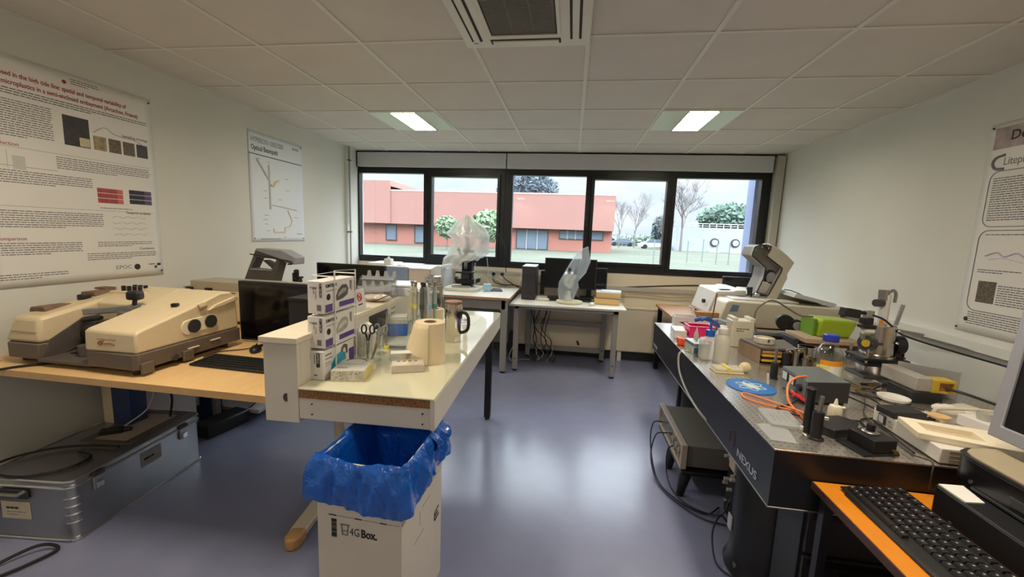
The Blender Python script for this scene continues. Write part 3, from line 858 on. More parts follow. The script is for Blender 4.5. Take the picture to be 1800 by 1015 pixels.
# monitors
def monitor(label, c, wd, ht, rz, ztab, back=.03, thick=.035, foot=True, bez=.014, bezm=None, group=None, tilt=0.0):
    t = T('monitor', label, 'monitor', (c[0], c[1], ztab), rz, group)
    t.rotation_euler = (0, 0, rz)
    z0 = c[2] - ztab
    X_ = W[t] @ Matrix.Translation((0, 0, z0 + ht / 2)) @ Matrix.Rotation(tilt, 4, 'X')
    M(X_).box(-wd / 2, 0, -ht / 2, wd / 2, thick, ht / 2).done('casing', bezm or black, t, bev=.004)
    M(X_).box(-wd / 2 + bez, -.0012, -ht / 2 + bez, wd / 2 - bez, .001, ht / 2 - bez).done('screen', blackgloss, t)
    if foot:
        M(W[t]).box(-.03, thick, .01, .03, thick + .03, z0 + ht * .5).done('stand', bezm or black, t, bev=.004)
        M(W[t]).prism([(-.11, -.07), (.11, -.07), (.11, .10), (-.11, .10)], 'z', 0, .012).done('stand_base', bezm or black, t, bev=.004)
    return t
M().box(-2.36, 1.69, zb + .05, -2.17, 1.765, zb + .185).done('bay_housing', black, sp, bev=.01)
monitor('black monitor in front of the dark microscope head on the left desk', (-1.645, 2.12, .812), .57, .355, 0, .80)
monitor('black monitor behind the white shelf spine, with the pipette rack before it', (-1.84, 3.2, .85), .62, .345, .0, .80)
M().box(-1.44, 1.90, .8005, -1.225, 2.06, 1.115).box(-1.445, 1.895, 1.115, -1.22, 2.065, 1.128).done('black_box', mat('matt_case_black', (24, 24, 27), .45, noise=.05), None, 'matt black box in front of the left monitor, behind the glove boxes', 'box')
def keyboard_small(label, c, rz, m=black, wd=.44, dp=.15):
    t = T('keyboard', label, 'keyboard', c, rz)
    b = M(W[t])
    b.prism([(-dp / 2, 0), (dp / 2, 0), (dp / 2, .022), (-dp / 2, .012)], 'x', -wd / 2, wd / 2)
    b.done('body', m, t, bev=.004)
    k_ = M(W[t])
    for r in range(5):
        for cc in range(20):
            xx = -wd / 2 + .014 + cc * (wd - .026) / 20
            yy = -dp / 2 + .014 + r * .025
            zz = .013 + (yy + dp / 2) / dp * .010
            k_.box(xx, yy, zz - .001, xx + .017, yy + .02, zz + .003)
    k_.done('keys', m, t)
    return t
keyboard_small('flat black keyboard on the left beech desk', (-1.60, 1.745, .80), -.04, mat('matt_keyboard_black', (26, 26, 28), .5, noise=.2, scale=300))
def mouse(label, c, rz, m):
    t = T('mouse', label, 'mouse', c, rz)
    M(W[t]).sphere((0, 0, .012), .03, 16, (.95, 1.75, .8)).done('shell', m, t)
    M(W[t]).box(-.003, .018, .032, .003, .034, .038).done('wheel', dgrey, t)
    return t
mouse('small black mouse on the left desk beside the keyboard', (-1.70, 1.965, .80), .5, black)
cable('mouse_cable', [(-1.69, 2.02, .815), (-1.66, 2.035, .83), (-1.60, 2.03, .85), (-1.66, 2.03, .84), (-1.76, 1.98, .808), (-1.86, 1.90, .806), (-1.86, 1.80, .806)], .003, cabblk, 'thin black cable curling beside the mouse on the left desk')

# things under the left desk: aluminium case, adapter, cables
alu = mat('aluminium_sheet', (176, 178, 180), .33, .95, noise=.06, scale=6, bump=.05)
cs = T('aluminium_case', 'long dented aluminium transport case on the floor under the left desk', 'case', (-2.21, 1.42, 0), .095)
b = LM(cs)
def rr(x0, y0, x1, y1, r, n=5):
    P = []
    for cx_, cy_, a0 in ((x1 - r, y0 + r, -90), (x1 - r, y1 - r, 0), (x0 + r, y1 - r, 90), (x0 + r, y0 + r, 180)):
        for k in range(n + 1):
            a = math.radians(a0 + 90 * k / n)
            P.append((cx_ + r * math.cos(a), cy_ + r * math.sin(a)))
    return P
b.prism(rr(-.44, 0, 0, .73, .035), 'z', .006, .265).done('body', alu, cs)
LM(cs).prism(rr(-.442, -.002, .002, .732, .036), 'z', .267, .298).done('lid', alu, cs, bev=.004)
for z, r in ((.006, .006), (.267, .006), (.297, .005)):
    LM(cs).tube([(x, y, z) for x, y in rr(-.445, -.005, .005, .735, .037)], r, 8, 0, True).done('edge_bead', mat('bright_aluminium', (214, 216, 218), .22, 1.0, noise=0), cs)
for z in (.09, .13, .17, .21):
    LM(cs).tube([(x, y, z) for x, y in rr(-.442, -.003, .003, .733, .036) if x > -.12 and y < .10], .004, 6, 0).done('corner_rib', alu, cs)
LM(cs).box(-.34, .33, .298, -.05, .71, .302).done('lid_recess', mat('dull_aluminium', (122, 118, 112), .5, .6, noise=.06), cs, bev=.002)
LM(cs).box(-.28, .36, .302, -.10, .68, .3035).done('lid_label', mat('faded_label', (168, 160, 146), .7, noise=.06), cs)
for y in (.115, .60):
    LM(cs).box(.001, y - .025, .20, .012, y + .025, .265).done('latch', satin, cs, bev=.003)
    LM(cs).box(.01, y - .016, .205, .02, y + .016, .235).done('latch_lever', chrome, cs, bev=.003)
    LM(cs).box(.003, y - .028, .265, .014, y + .028, .285).done('latch_plate', dgrey, cs, bev=.002)
LM(cs).box(.001, .335, .165, .003, .455, .245).done('paper_label', mat('grey_label', (150, 148, 142), .6, noise=.05), cs)
printed(cs, W[cs] @ frame((.0028, .345, .195), (0, 1, 0), (0, 0, 1)), [(.005, .0, .10, .03)], ink, .028, .012, 15, 'blurred_heading')
printed(cs, W[cs] @ frame((.0026, .34, .17), (0, 1, 0), (0, 0, 1)), [(.01, .0, .10, .035)], inkg, .012, .003, 5, 'small_print')
hd_ = LM(cs)
hd_.box(-.34, -.012, .205, -.20, -.002, .25).done('handle_plate', dgrey, cs, bev=.003)
LM(cs).tube([(-.33, -.012, .245), (-.325, -.035, .24), (-.215, -.035, .24), (-.21, -.012, .245)], .009, 8, 0).done('handle', satin, cs)
LM(cs).box(-.345, -.0035, .10, -.205, -.001, .185).done('paper_label', mat('cream_label', (206, 196, 170), .7, noise=.05), cs)
printed(cs, W[cs] @ frame((-.34, -.0036, .145), (1, 0, 0), (0, 0, 1)), [(.02, .0, .12, .03)], ink, .028, .010, 16, 'blurred_heading')
printed(cs, W[cs] @ frame((-.34, -.0036, .10), (1, 0, 0), (0, 0, 1)), [(.02, .005, .12, .045)], inkg, .014, .003, 6, 'small_print')
t = T('power_adapter', 'black box-shaped adapter on the floor beyond the aluminium case', 'adapter', (-2.46, 2.5, 0), -.17)
M(W[t]).box(-.07, -.16, 0, .07, .16, .10).done('body', black, t, bev=.012)
M(W[t]).tube([(.02, .16, .07), (.03, .24, .11), (-.05, .36, .12), (-.12, .42, .02)], .006, 8).done('lead', cabblk, t)
t = T('desk_trolley', 'white slotted shelf unit with a navy post under the left desk', 'shelf', (-2.6, 2.7, 0))
M().box(-2.70, 2.55, 0, -2.60, 2.65, .7).done('post', navy, t, bev=.003)
b_ = M()
b_.box(-2.60, 2.56, 0, -2.565, 2.60, .7)
b_.done('slotted_strip', greyplast, t)
M().box(-2.75, 2.66, .06, -2.30, 3.15, .09).box(-2.75, 2.66, .22, -2.35, 3.15, .245).done('shelf', mat('pale_metal', (206, 206, 204), .4), t, bev=.003)
M().box(-2.72, 2.0, .0, -2.62, 2.45, .60).done('storage_box', mat('off_white_carton', (206, 202, 196), .6), None, 'off-white upright box against the wall behind the navy leg under the left desk', 'box')
cable('power_cable', [(-2.30, 1.70, .312), (-2.45, 1.68, .310), (-2.58, 1.62, .314), (-2.66, 1.50, .318), (-2.60, 1.38, .33), (-2.44, 1.40, .308), (-2.33, 1.50, .307), (-2.34, 1.60, .308), (-2.44, 1.62, .309)], .006, cabblk, 'black power cable coiled on the lid of the aluminium case')
t = T('plug_block', 'small black plug block lying on the aluminium case near the wall', 'plug', (-2.50, 1.82, .302), .6)
M(W[t]).box(-.05, -.02, 0, .05, .02, .03).done('body', black, t, bev=.005)
M(W[t]).cyl((.05, 0, .015), (.085, 0, .015), .012, n=12).done('strain_relief', black, t)
cable('white_cable', [(-2.48, 1.86, .32), (-2.40, 1.95, .42), (-2.42, 2.02, .60), (-2.44, 2.05, .77)], .004, cabgry, 'thin white cable rising from the aluminium case to the desk')
cable('floor_cable', [(-2.30, 1.15, .012), (-2.24, 1.26, .012), (-2.22, 1.36, .012), (-2.30, 1.34, .03), (-2.36, 1.20, .012), (-2.30, 1.05, .012)], .007, cabblk, 'thick black cable loop on the floor by the near end of the aluminium case')
cable('desk_cable', [(-2.80 + .02, 1.30, .85), (-2.60, 1.36, .805), (-2.50, 1.47, .806), (-2.44, 1.54, .807), (-2.44, 1.60, .812)], .006, cabblk, 'black cable running onto the left desk under the spectrometer')
cable('desk_cable', [(-2.78, 1.28, 1.0), (-2.76, 1.36, .86), (-2.70, 1.46, .806), (-2.68, 1.52, .807)], .004, cabgry, 'thin grey cable at the near left corner of the beech desk')
cable('hanging_cable', [(-2.38, 2.0, .77), (-2.40, 2.02, .6), (-2.36, 2.05, .45), (-2.38, 2.05, .31)], .006, cabblk, 'black cable hanging under the left desk behind the aluminium case')
# ================================================================ lab bench with glass top, in the middle
bn = T('lab_bench', 'white lab bench with a glossy glass top and a chipboard front edge in the middle', 'bench', (-.478, 1.415, 0), .033)
cream = mat('cream_worktop', (226, 222, 190), .35, noise=.015, scale=6)
offw = mat('off_white_panel', (214, 208, 196), .45, noise=.02, scale=6)
chip = mat('chipboard', (146, 104, 62), .85, noise=.5, scale=160, bump=.3)
gtop = mat('glass_worktop', (226, 224, 194), .05, noise=.012, scale=4, spec=.6, coat=.6)
LM(bn).box(-.553, .002, .828, -.02, 1.755, .863).done('worktop', chip, bn)
LM(bn).box(-.553, -.0035, .8635, -.004, 1.757, .87).done('glass_top', gtop, bn, bev=.0015)
LM(bn).box(-.553, -.001, .861, -.004, .003, .8637).done('dark_seam', black, bn)
LM(bn).box(-.02, -.002, .742, 0, 1.757, .8635).done('side_apron', offw, bn, bev=.002)
LM(bn).box(-.553, .004, .742, -.02, .024, .828).done('front_apron', offw, bn, bev=.001)
LM(bn).box(-.553, 1.735, .742, -.02, 1.755, .828).done('back_apron', offw, bn)
for x in (-.50, -.05):
    for z in (.763, .805):
        LM(bn).cyl((x, .0045, z), (x, .002, z), .0035, n=12).done('screw', black, bn)
LM(bn).box(-.095, 1.655, .02, -.045, 1.705, .745).done('leg', black, bn, bev=.003)
LM(bn).cyl((-.07, 1.68, 0), (-.07, 1.68, .022), .02, .012, 14).done('levelling_foot', black, bn)
LM(bn).box(-.56, 1.655, .02, -.51, 1.705, .745).done('leg', black, bn, bev=.003)
LM(bn).cyl((-.535, 1.68, 0), (-.535, 1.68, .022), .02, .012, 14).done('levelling_foot', black, bn)
# spine shelf along the back of the bench
spn = T('shelf_spine', 'off-white boxed shelf spine running along the back of the lab bench', 'shelf', (-1.03, 1.40, 0), .04)
LM(spn).box(-.145, 0, .722, -.003, .02, 1.046).done('end_panel', offw, spn, bev=.002)
LM(spn).box(-.02, .02, .722, -.003, 1.80, 1.046).done('side_panel', offw, spn)
LM(spn).box(-.145, .02, .722, -.128, 1.80, 1.046).done('side_panel', offw, spn)
top = LM(spn)
top.prism([(-.155, -.012), (.004, -.012), (.004, 1.81), (-.33, 1.81), (-.33, .86), (-.155, .86)], 'z', 1.046, 1.07)
top.done('top_shelf', mat('shelf_cream', (222, 212, 190), .45, noise=.02), spn, bev=.002)
LM(spn).box(-.128, .35, .60, -.02, .45, .73).done('bracket', offw, spn)
ko = LM(spn)
ko.prism([(-.055 + .012 * math.cos(a), .825 + .017 * math.sin(a)) for a in [PI / 2 + PI * k / 10 for k in range(11)]] + [(-.05, .808), (-.05, .842)], 'y', -.0015, .001)
ko.done('cable_hole', mat('worn_hole', (74, 62, 50), .8, noise=.4, scale=90), spn)
LM(spn).box(-.003, .62, .94, .0005, .86, 1.03).done('socket_cutout', black, spn, bev=.001)
for k in range(4):
    LM(spn).cyl((-.003, .93 + (k % 2) * .03, .99 + (k // 2) * .03), (.001, .93 + (k % 2) * .03, .99 + (k // 2) * .03), .004, n=10).done('screw_hole', dgrey, spn)

# glove boxes in a wire rack
purple = mat('purple_print', (84, 60, 140), .5, noise=.05)
cyan = mat('cyan_glove_print', (40, 150, 180), .4, noise=.15, scale=30)
glv = mat('grey_glove_print', (166, 164, 156), .5, noise=.25, scale=40)
gdk = mat('dark_glove_print', (84, 82, 72), .5, noise=.4, scale=60)
carton = mat('white_carton', (226, 222, 218), .45, noise=.012, scale=10)
def glovebox(label, x0, y0, z0, w_, d_, h_, kind):
    t = T('glove_box', label, 'box', (x0 + w_ / 2, y0 + d_ / 2, z0), 0, 'glove boxes in the wire rack')
    M().box(x0, y0, z0, x0 + w_, y0 + d_, z0 + h_).done('carton', carton, t, bev=.002)
    E_ = frame((x0, y0 - .0004, z0), (1, 0, 0), (0, 0, 1))           # end face
    Sd = frame((x0 + w_ + .0004, y0, z0), (0, 1, 0), (0, 0, 1))      # long side
    V = frame((x0 + w_ * .70, y0 - .0006, z0 + h_ * .94), (0, 0, -1), (1, 0, 0))
    if kind < 2:
        lettering('KIMTECH', ink, .017, V, t, 'end_lettering', bold=.0003, sx=.80)
        lettering('KIMTECH', dgrey, .0185, Sd @ Matrix.Translation((.010, h_ * .80, .0004)), t, 'side_lettering', bold=.0005, sx=1.0)
        rects(t, Sd, 'purple_band', purple, [(.005, .004, .055, .036), (.105, .012, .225, .034)], .0007)
        rects(t, E_, 'print', inkg, [(w_ * .28, .1, w_ * .55, .108), (w_ * .16, .104, w_ * .24, .109), (w_ * .35, .08, w_ * .39, .095), (w_ * .48, .06, w_ * .51, .09), (w_ * .55, .012, w_ * .8, .036)], .0007)
        M(Sd).cyl((.028, h_ * .50, 0), (.028, h_ * .50, .0008), .014, n=8).done('emblem', ink, t)
        g_ = M(Sd)
        g_.prism([(.085, .042), (.082, .062), (.10, .088), (.13, .106), (.165, .104), (.178, .084), (.17, .058), (.13, .045)], 'z', 0, .0008)
        g_.done('glove_picture', gdk if kind == 0 else glv, t, smooth=False)
        M(Sd).prism([(.092, .056), (.10, .075), (.13, .09), (.16, .09), (.16, .076), (.12, .066)], 'z', 0, .0012).done('glove_picture', glv if kind == 0 else mat('pale_glove_print', (206, 204, 196), .5, noise=.1), t, smooth=False)
        rects(t, Sd, 'print', inkg, [(.19, h_ * .6, .196, h_ * .9), (.20, h_ * .55, .206, h_ * .9), (.012, h_ * .68, .085, h_ * .70)], .0007)
    else:
        rects(t, E_, 'dark_label', ink, [(w_ * .58, .055, w_ * .78, .115)], .0006)
        lettering('KIMTECH', carton, .013, frame((x0 + w_ * .615, y0 - .0012, z0 + .112), (0, 0, -1), (1, 0, 0)), t, 'end_lettering', sx=.75)
        rects(t, E_, 'print', inkg, [(w_ * .1, .09, w_ * .25, .11), (w_ * .45, .07, w_ * .5, .11), (w_ * .42, .018, w_ * .62, .024)], .0007)
        M(Sd).prism([(.050, .030), (.055, .056), (.085, .082), (.125, .090), (.16, .078), (.165, .048), (.135, .032), (.085, .026)], 'z', 0, .0008).done('glove_picture', cyan, t, smooth=False)
        M(Sd).prism([(.125, .085), (.13, .105), (.15, .117), (.178, .108), (.178, .07), (.166, .07), (.164, .095), (.150, .102), (.142, .095), (.140, .085)], 'z', 0, .0009).done('glove_picture', gdk, t, smooth=False)
        rects(t, Sd, 'print', inkg, [(.01, .10, .055, .106), (.01, .085, .06, .089), (.01, .068, .05, .071), (.01, .058, .055, .060)], .0007)
        rects(t, Sd, 'purple_band', purple, [(.19, .0, .232, .085)], .0006)
    return t
glovebox('glove box with a blue glove picture, lowest of three in wire rack', -1.055, 1.485, .871, .078, .235, .122, 2)
glovebox('glove box with pale glove and purple strip, middle one of the wire rack', -1.048, 1.490, 1.005, .075, .232, .132, 1)
glovebox('glove box with dark glove and purple strip, topmost of the wire rack', -1.044, 1.490, 1.150, .073, .232, .132, 0)
t = T('wire_rack', 'white wire rack holding three glove boxes at the front of the bench', 'rack', (-1.01, 1.62, .87))
wr = mat('white_wire', (224, 222, 218), .35, noise=0)
xr = -.9655
M().tube([(xr, 1.555, .873), (xr, 1.555, 1.322), (xr, 1.72, 1.313), (xr, 1.72, .873)], .0028, 8, 0).done('side_frame', wr, t)
M().tube([(-1.066, 1.555, .873), (-1.066, 1.555, 1.298), (-1.066, 1.72, 1.298), (-1.066, 1.72, .873)], .0028, 8, 0).done('side_frame', wr, t)
for y, z in ((1.555, 1.296), (1.72, 1.296)):
    M().cyl((-1.066, y, z), (xr, y, z), .0025, n=8).done('cross_wire', wr, t)
for z in (.9985, 1.143):
    M().cyl((-1.066, 1.555, z), (xr, 1.555, z), .0025, n=8).done('shelf_wire', wr, t)
    M().cyl((-1.066, 1.72, z), (xr, 1.72, z), .0025, n=8).done('shelf_wire', wr, t)
    M().cyl((xr, 1.555, z + .01), (xr, 1.72, z + .01), .0025, n=8).done('shelf_wire', wr, t)

# carton of wipes with yellow flank
t = T('wipes_box', 'speckled tissue box with a yellow long side in front of the glove boxes', 'box', (-.90, 1.58, .87), .22)
spk = mat('speckled_carton', (202, 196, 182), .6, noise=.25, scale=70)
LM(t).box(-.068, -.082, 0, .066, .075, .047).done('carton', spk, t, bev=.002)
LM(t).box(.066, -.08, .001, .0668, .073, .046).done('yellow_side', mat('yellow_print', (214, 200, 128), .5, noise=.03), t)
LM(t).box(-.066, -.08, .047, .064, .073, .0478).done('top_print', mat('pale_grey_print', (208, 206, 196), .5, noise=.08, scale=25), t)
b_ = LM(t); b_.cyl((0, .045, .0478), (0, .045, .0484), .042, n=32); b_.done('tear_off_oval', mat('pale_grey_print'), t)
LM(t).tube([(.042 * math.cos(a), .045 + .03 * math.sin(a), .0488) for a in [PI * k / 14 for k in range(15)]], .0018, 6, 0).done('opening_edge', ink, t)
LM(t).box(-.06, .0, .0478, .058, .0015, .0484).box(-.05, -.05, .0478, -.01, -.045, .0484).done('top_lines', inkg, t)
for k in range(9):
    rd = random.Random(k)
    xx = rd.uniform(-.055, .055); zz = rd.uniform(.008, .04)
    LM(t).cyl((xx, -.0822, zz), (xx, -.0828, zz), .003, n=8).done('print_dot', inkg, t)

# beaker with scissors and tweezers
bx, by = -.93, 1.79
t = T('beaker', 'clear glass beaker standing full of scissors and tools on the bench', 'beaker', (bx, by, .87))
M().lathe((bx, by, .871), [(.045, 0), (.054, .004), (.055, .015), (.055, .118), (.060, .124)], 36, (True, False)).done('glass', glassm, t)
def scissors(label, x, y, rz, lean, m, hc=.03):
    s_ = T('scissors', label, 'scissors', (x, y, .878), rz)
    X_ = W[s_] @ Matrix.Rotation(lean, 4, 'Y') @ Matrix.Scale(.88, 4)
    M(X_).prism([(-.004, 0), (.004, 0), (.010, .10), (-.002, .10)], 'y', -.0015, .0015).prism([(-.006, .01), (.002, .01), (.002, .10), (-.010, .10)], 'y', .0015, .004).done('blade', steel, s_)
    M(X_).cyl((0, -.003, .10), (0, .006, .10), .004, n=12).done('pivot', chrome, s_)
    for sg in (-1, 1):
        M(X_).tube([(sg * .004, .001, .10), (sg * .008, .001, .125), (sg * .012, .001, .14)], .005, 8).done('shank', m, s_)
        M(X_).tube([(sg * .022 + .013 * math.cos(a), .001, .165 + .024 * math.sin(a)) for a in [2 * PI * k / 18 for k in range(18)]], .0042, 8, 0, True).done('finger_ring', m, s_)
    return s_
scissors('black handled scissors in the glass beaker, left pair', bx - .012, by - .008, .2, .02, black)
scissors('steel scissors with grey ring handles in the glass beaker, right pair', bx + .005, by + .012, .5, .25, greyplast)
t = T('tweezers', 'slim steel tweezers leaning in the glass beaker', 'tweezers', (bx + .01, by - .01, .878), .1)
X_ = W[t] @ Matrix.Rotation(.36, 4, 'Y')
M(X_).prism([(-.002, 0), (.001, 0), (.007, .09), (.004, .13), (-.001, .13)], 'y', -.004, .004).prism([(.0, .0), (-.003, 0), (-.010, .09), (-.006, .13), (-.001, .13)], 'y', -.004, .004).done('arms', steel, t)
# folded white carton behind the beaker
t = T('instruction_carton', 'small white carton with fine print and a torn top behind the beaker', 'carton', (-.985, 1.845, .87))
LM(t).box(-.042, 0, 0, .035, .05, .125).done('body', carton, t, bev=.001)
LM(t).prism([(-.045, .125), (.03, .125), (.025, .15), (.0, .165), (-.03, .155)], 'y', .01, .035).done('torn_flap', paper, t)
printed(t, W[t] @ frame((-.042, -.0008, 0), (1, 0, 0), (0, 0, 1)), [(.008, .04, .06, .115)], inkg, .009, .003, 31, 'fine_print')
# bar with a yellow tip in a stand
t = T('glass_plate_stand', 'upright clear plastic shield with a thin rod beside the blue box', 'shield', (-.93, 2.02, .87))
M().box(-1.0, 2.0, .872, -.80, 2.004, 1.03).done('sheet', acryl, t)
M().cyl((-.945, 1.99, .875), (-.945, 1.99, 1.07), .0035, n=10).done('rod', satin, t)
M().box(-.956, 1.98, .87, -.934, 2.0, .884).done('rod_foot', mat('yellow_cap', (224, 210, 90), .5), t)
M().box(-1.0, 1.97, .8702, -.80, 2.05, .872).done('base_sheet', acryl, t)
# blue tip box
t = T('tip_box', 'blue plastic box with a translucent lid beside the spine cut-out', 'box', (-1.02, 2.29, .87), .35)
LM(t).prism([(-.062, .001), (.062, .001), (.066, .072), (-.066, .072)], 'y', -.05, .05).done('box', mat('bright_blue_plastic', (40, 98, 190), .35, noise=.03), t, bev=.003)
LM(t).prism([(-.065, .073), (.065, .073), (.060, .118), (-.060, .118)], 'y', -.05, .05).done('lid', mat('frosted_plastic', (206, 206, 196), .35, noise=.03, alpha_trans=.25), t, bev=.003)
# slide box with clear lid
t = T('slide_box', 'small pale plastic case with an open clear lid on the bench', 'box', (-.705, 1.70, .87), .42)
LM(t).box(-.072, -.045, 0, .072, .045, .038).done('tray', mat('pale_pink_plastic', (208, 196, 178), .4, noise=.05, scale=50), t, bev=.004)
for x in (-.04, -.015, .01, .035):
    LM(t).cyl((x, .01, .038), (x, .01, .0395), .008, n=14).done('well', mat('brown_well', (150, 128, 108), .5, noise=.1), t)
LM(t).cbox((-.01, .06, .062), (.145, .092, .004), 0, .5).done('lid', acryl, t)
LM(t).cbox((-.01, .06, .066), (.13, .02, .003), 0, .5).done('lid_rib', mat('glossy_white_plastic', (236, 234, 230), .12, noise=0), t)
# white block
M().box(-.865, 1.655, .8705, -.847, 1.675, .892).done('white_block', mat('glossy_white_plastic'), None, 'tiny white block on the glass top beside the pale plastic case', 'block', bev=.001)
# paper rolls
roll = mat('paper_roll', (232, 214, 178), .8, noise=.015, scale=20)
def paper_roll(label, x, y, r, h, flap):
    t = T('paper_roll', label, 'paper roll', (x, y, .87), 0, 'paper rolls on the bench')
    M().lathe((x, y, .8705), [(r, 0), (r, h), (r * .42, h), (r * .42, h - .05), (.001, h - .05)], 40, (True, False)).done('roll', roll, t, ang=30)
    M().lathe((x, y, .8705), [(r * .40, h - .06), (r * .42, h + .001), (r * .37, h + .001), (r * .36, h - .06)], 28, (False, False)).done('core', mat('cardboard_core', (150, 118, 84), .8, noise=.05), t)
    if flap:
        def fn(s, v):
            a = math.radians(-75 - s * 150)
            k = (1 - v) * (.25 + .75 * math.sin(PI * min(1, s * 1.15)))
            rr_ = r * 1.01 + .055 * k
            return (x + rr_ * math.cos(a) - .012 * k, y + rr_ * math.sin(a), .872 + v * (h - .004))
        M().grid(fn, 26, 8).done('loose_sheet', roll, t, solid=.0006)
    return t
paper_roll('cream paper towel roll with a loose sheet flaring out, nearer one', -.655, 1.85, .072, .195, True)
paper_roll('cream paper towel roll farther back beside the steel thermos', -.838, 2.45, .058, .140, False)
# steel thermos with handle
x, y = -.652, 2.235
t = T('thermos', 'polished steel thermos with a black handle and wooden lid on the bench', 'thermos', (x, y, .87))
M().lathe((x, y, .8705), [(.043, 0), (.046, .004), (.046, .03), (.0475, .035), (.049, .13), (.0525, .135), (.0525, .205), (.049, .215), (.049, .222)], 40).done('body', steel, t)
M().lathe((x, y, 1.0925), [(.049, 0), (.050, .003), (.049, .012), (.040, .014)], 36).done('lid', mat('brown_wood', (146, 98, 64), .5, noise=.1, scale=30), t)
M().lathe((x, y, .905), [(.0475, 0), (.0485, .002), (.0475, .004)], 36, (False, False)).done('ring', chrome, t)
M().tube([(x + .045, y - .008, 1.045), (x + .075, y - .012, 1.04), (x + .092, y - .016, 1.015), (x + .092, y - .016, .96), (x + .075, y - .012, .935), (x + .045, y - .008, .925)], .0095, 10, 4).done('handle', black, t)
# second, taller steel dewar in a clear holder, farther back
x, y = -.965, 2.83
t = T('dewar', 'tall polished steel dewar with a clear sleeve behind the pipettes', 'dewar', (x, y, .87))
M().lathe((x, y, .8705), [(.05, 0), (.052, .01), (.052, .30), (.050, .306), (.030, .308)], 36).done('flask', steel, t)
M().lathe((x, y, .872), [(.060, 0), (.060, .31)], 32, (False, False)).done('sleeve', acryl, t)
for z in (.235, .255):
    M().lathe((x, y, .87 + z), [(.0525, 0), (.0532, .003), (.0525, .006)], 36, (False, False)).done('ring', mat('pale_ring', (222, 216, 206), .3), t)
M().lathe((x, y, .955), [(.0525, 0), (.053, .004), (.0525, .008)], 36, (False, False)).done('ring', mat('copper_ring', (196, 120, 96), .3, .6), t)
M().cyl((x + .055, y - .03, .872), (x + .055, y - .03, 1.185), .004, n=8).done('support_rod', chrome, t)
# pipette carousel
px, py = -.875, 2.36
t = T('pipette_stand', 'round clear pipette carousel on the bench holding six pipettes', 'stand', (px, py, .87))
M().lathe((px, py, .8705), [(.080, 0), (.082, .004), (.078, .012), (.02, .02)], 36).done('base', mat('smoky_plastic', (160, 162, 156), .2, noise=.02, alpha_trans=.4), t)
M().cyl((px, py, .88), (px, py, 1.16), .016, n=18).done('post', mat('smoky_plastic'), t)
M().lathe((px, py, 1.125), [(.018, 0), (.062, .004), (.064, .010), (.018, .014)], 30).done('carousel', mat('smoky_plastic'), t)
M().cyl((px, py, 1.16), (px, py, 1.185), .012, .009, 14).done('cap', black, t)
pcol = [((196, 196, 170), (214, 206, 130)), ((188, 184, 168), (222, 212, 120)), ((92, 96, 92), (70, 72, 74)), ((180, 190, 196), (150, 180, 210)), ((172, 186, 182), (90, 150, 140)), ((206, 202, 192), (196, 192, 184))]
plab = ['pale green grey pipette hanging leftmost on the carousel', 'pipette with a yellow grip hanging second from left on the carousel', 'dark grey pipette hanging at the middle of the carousel', 'pale blue pipette hanging right of the middle on the carousel', 'teal trimmed pipette hanging rightmost on the carousel', 'white pipette hanging at the back of the carousel']
for k, a in enumerate((205, 245, 280, 315, 350, 90)):
    a = math.radians(a)
    xx, yy = px + .072 * math.cos(a), py + .072 * math.sin(a)
    p_ = T('pipette', plab[k], 'pipette', (xx, yy, .93), a, 'pipettes on the carousel')
    bm_ = mat('pipette_body_%d' % k, pcol[k][0], .35, noise=.02)
    M().lathe((xx, yy, .0), [(.004, .93), (.006, .97), (.010, 1.01), (.0125, 1.03), (.014, 1.10), (.013, 1.15), (.010, 1.165)], 18).done('barrel', bm_, p_)
    M().lathe((xx, yy, 0), [(.0145, 1.035), (.015, 1.04), (.015, 1.058), (.0145, 1.062)], 18, (False, False)).done('colour_ring', mat('pipette_ring_%d' % k, pcol[k][1], .4), p_)
    M().lathe((xx, yy, 0), [(.006, 1.165), (.006, 1.18), (.010, 1.182), (.010, 1.196)], 16).done('plunger', satin if k != 2 else black, p_)
    M().cbox((xx + .016 * math.cos(a), yy + .016 * math.sin(a), 1.135), (.03, .012, .012), a).done('finger_rest', bm_, p_, bev=.003)
# glasses on a sheet of paper at the far end
t = T('safety_glasses', 'folded clear safety glasses near the far end of the bench', 'glasses', (-.755, 2.72, .871), -.35)
for s_ in (-1, 1):
    LM(t).grid(lambda u, v, s_=s_: (s_ * .034 + (u - .5) * .056, -.012 * (1 - (2 * u - 1) ** 2), .004 + v * .036), 8, 4).done('lens', acryl, t)
    LM(t).tube([(s_ * .034 + .03 * math.cos(a), -.004, .022 + .02 * math.sin(a)) for a in [2 * PI * k / 16 for k in range(16)]], .0016, 6, 0, True).done('rim', greyplast, t)
    LM(t).tube([(s_ * .064, 0, .03), (s_ * .062, .03, .028), (s_ * .02, .045, .012), (-s_ * .05, .05, .006)], .002, 6).done('temple', dgrey, t)
t = M().box(-.86, 2.66, .8702, -.64, 2.98, .8712)
t.done('paper_sheet', paper, None, 'white sheet of paper under the safety glasses on the bench', 'paper')
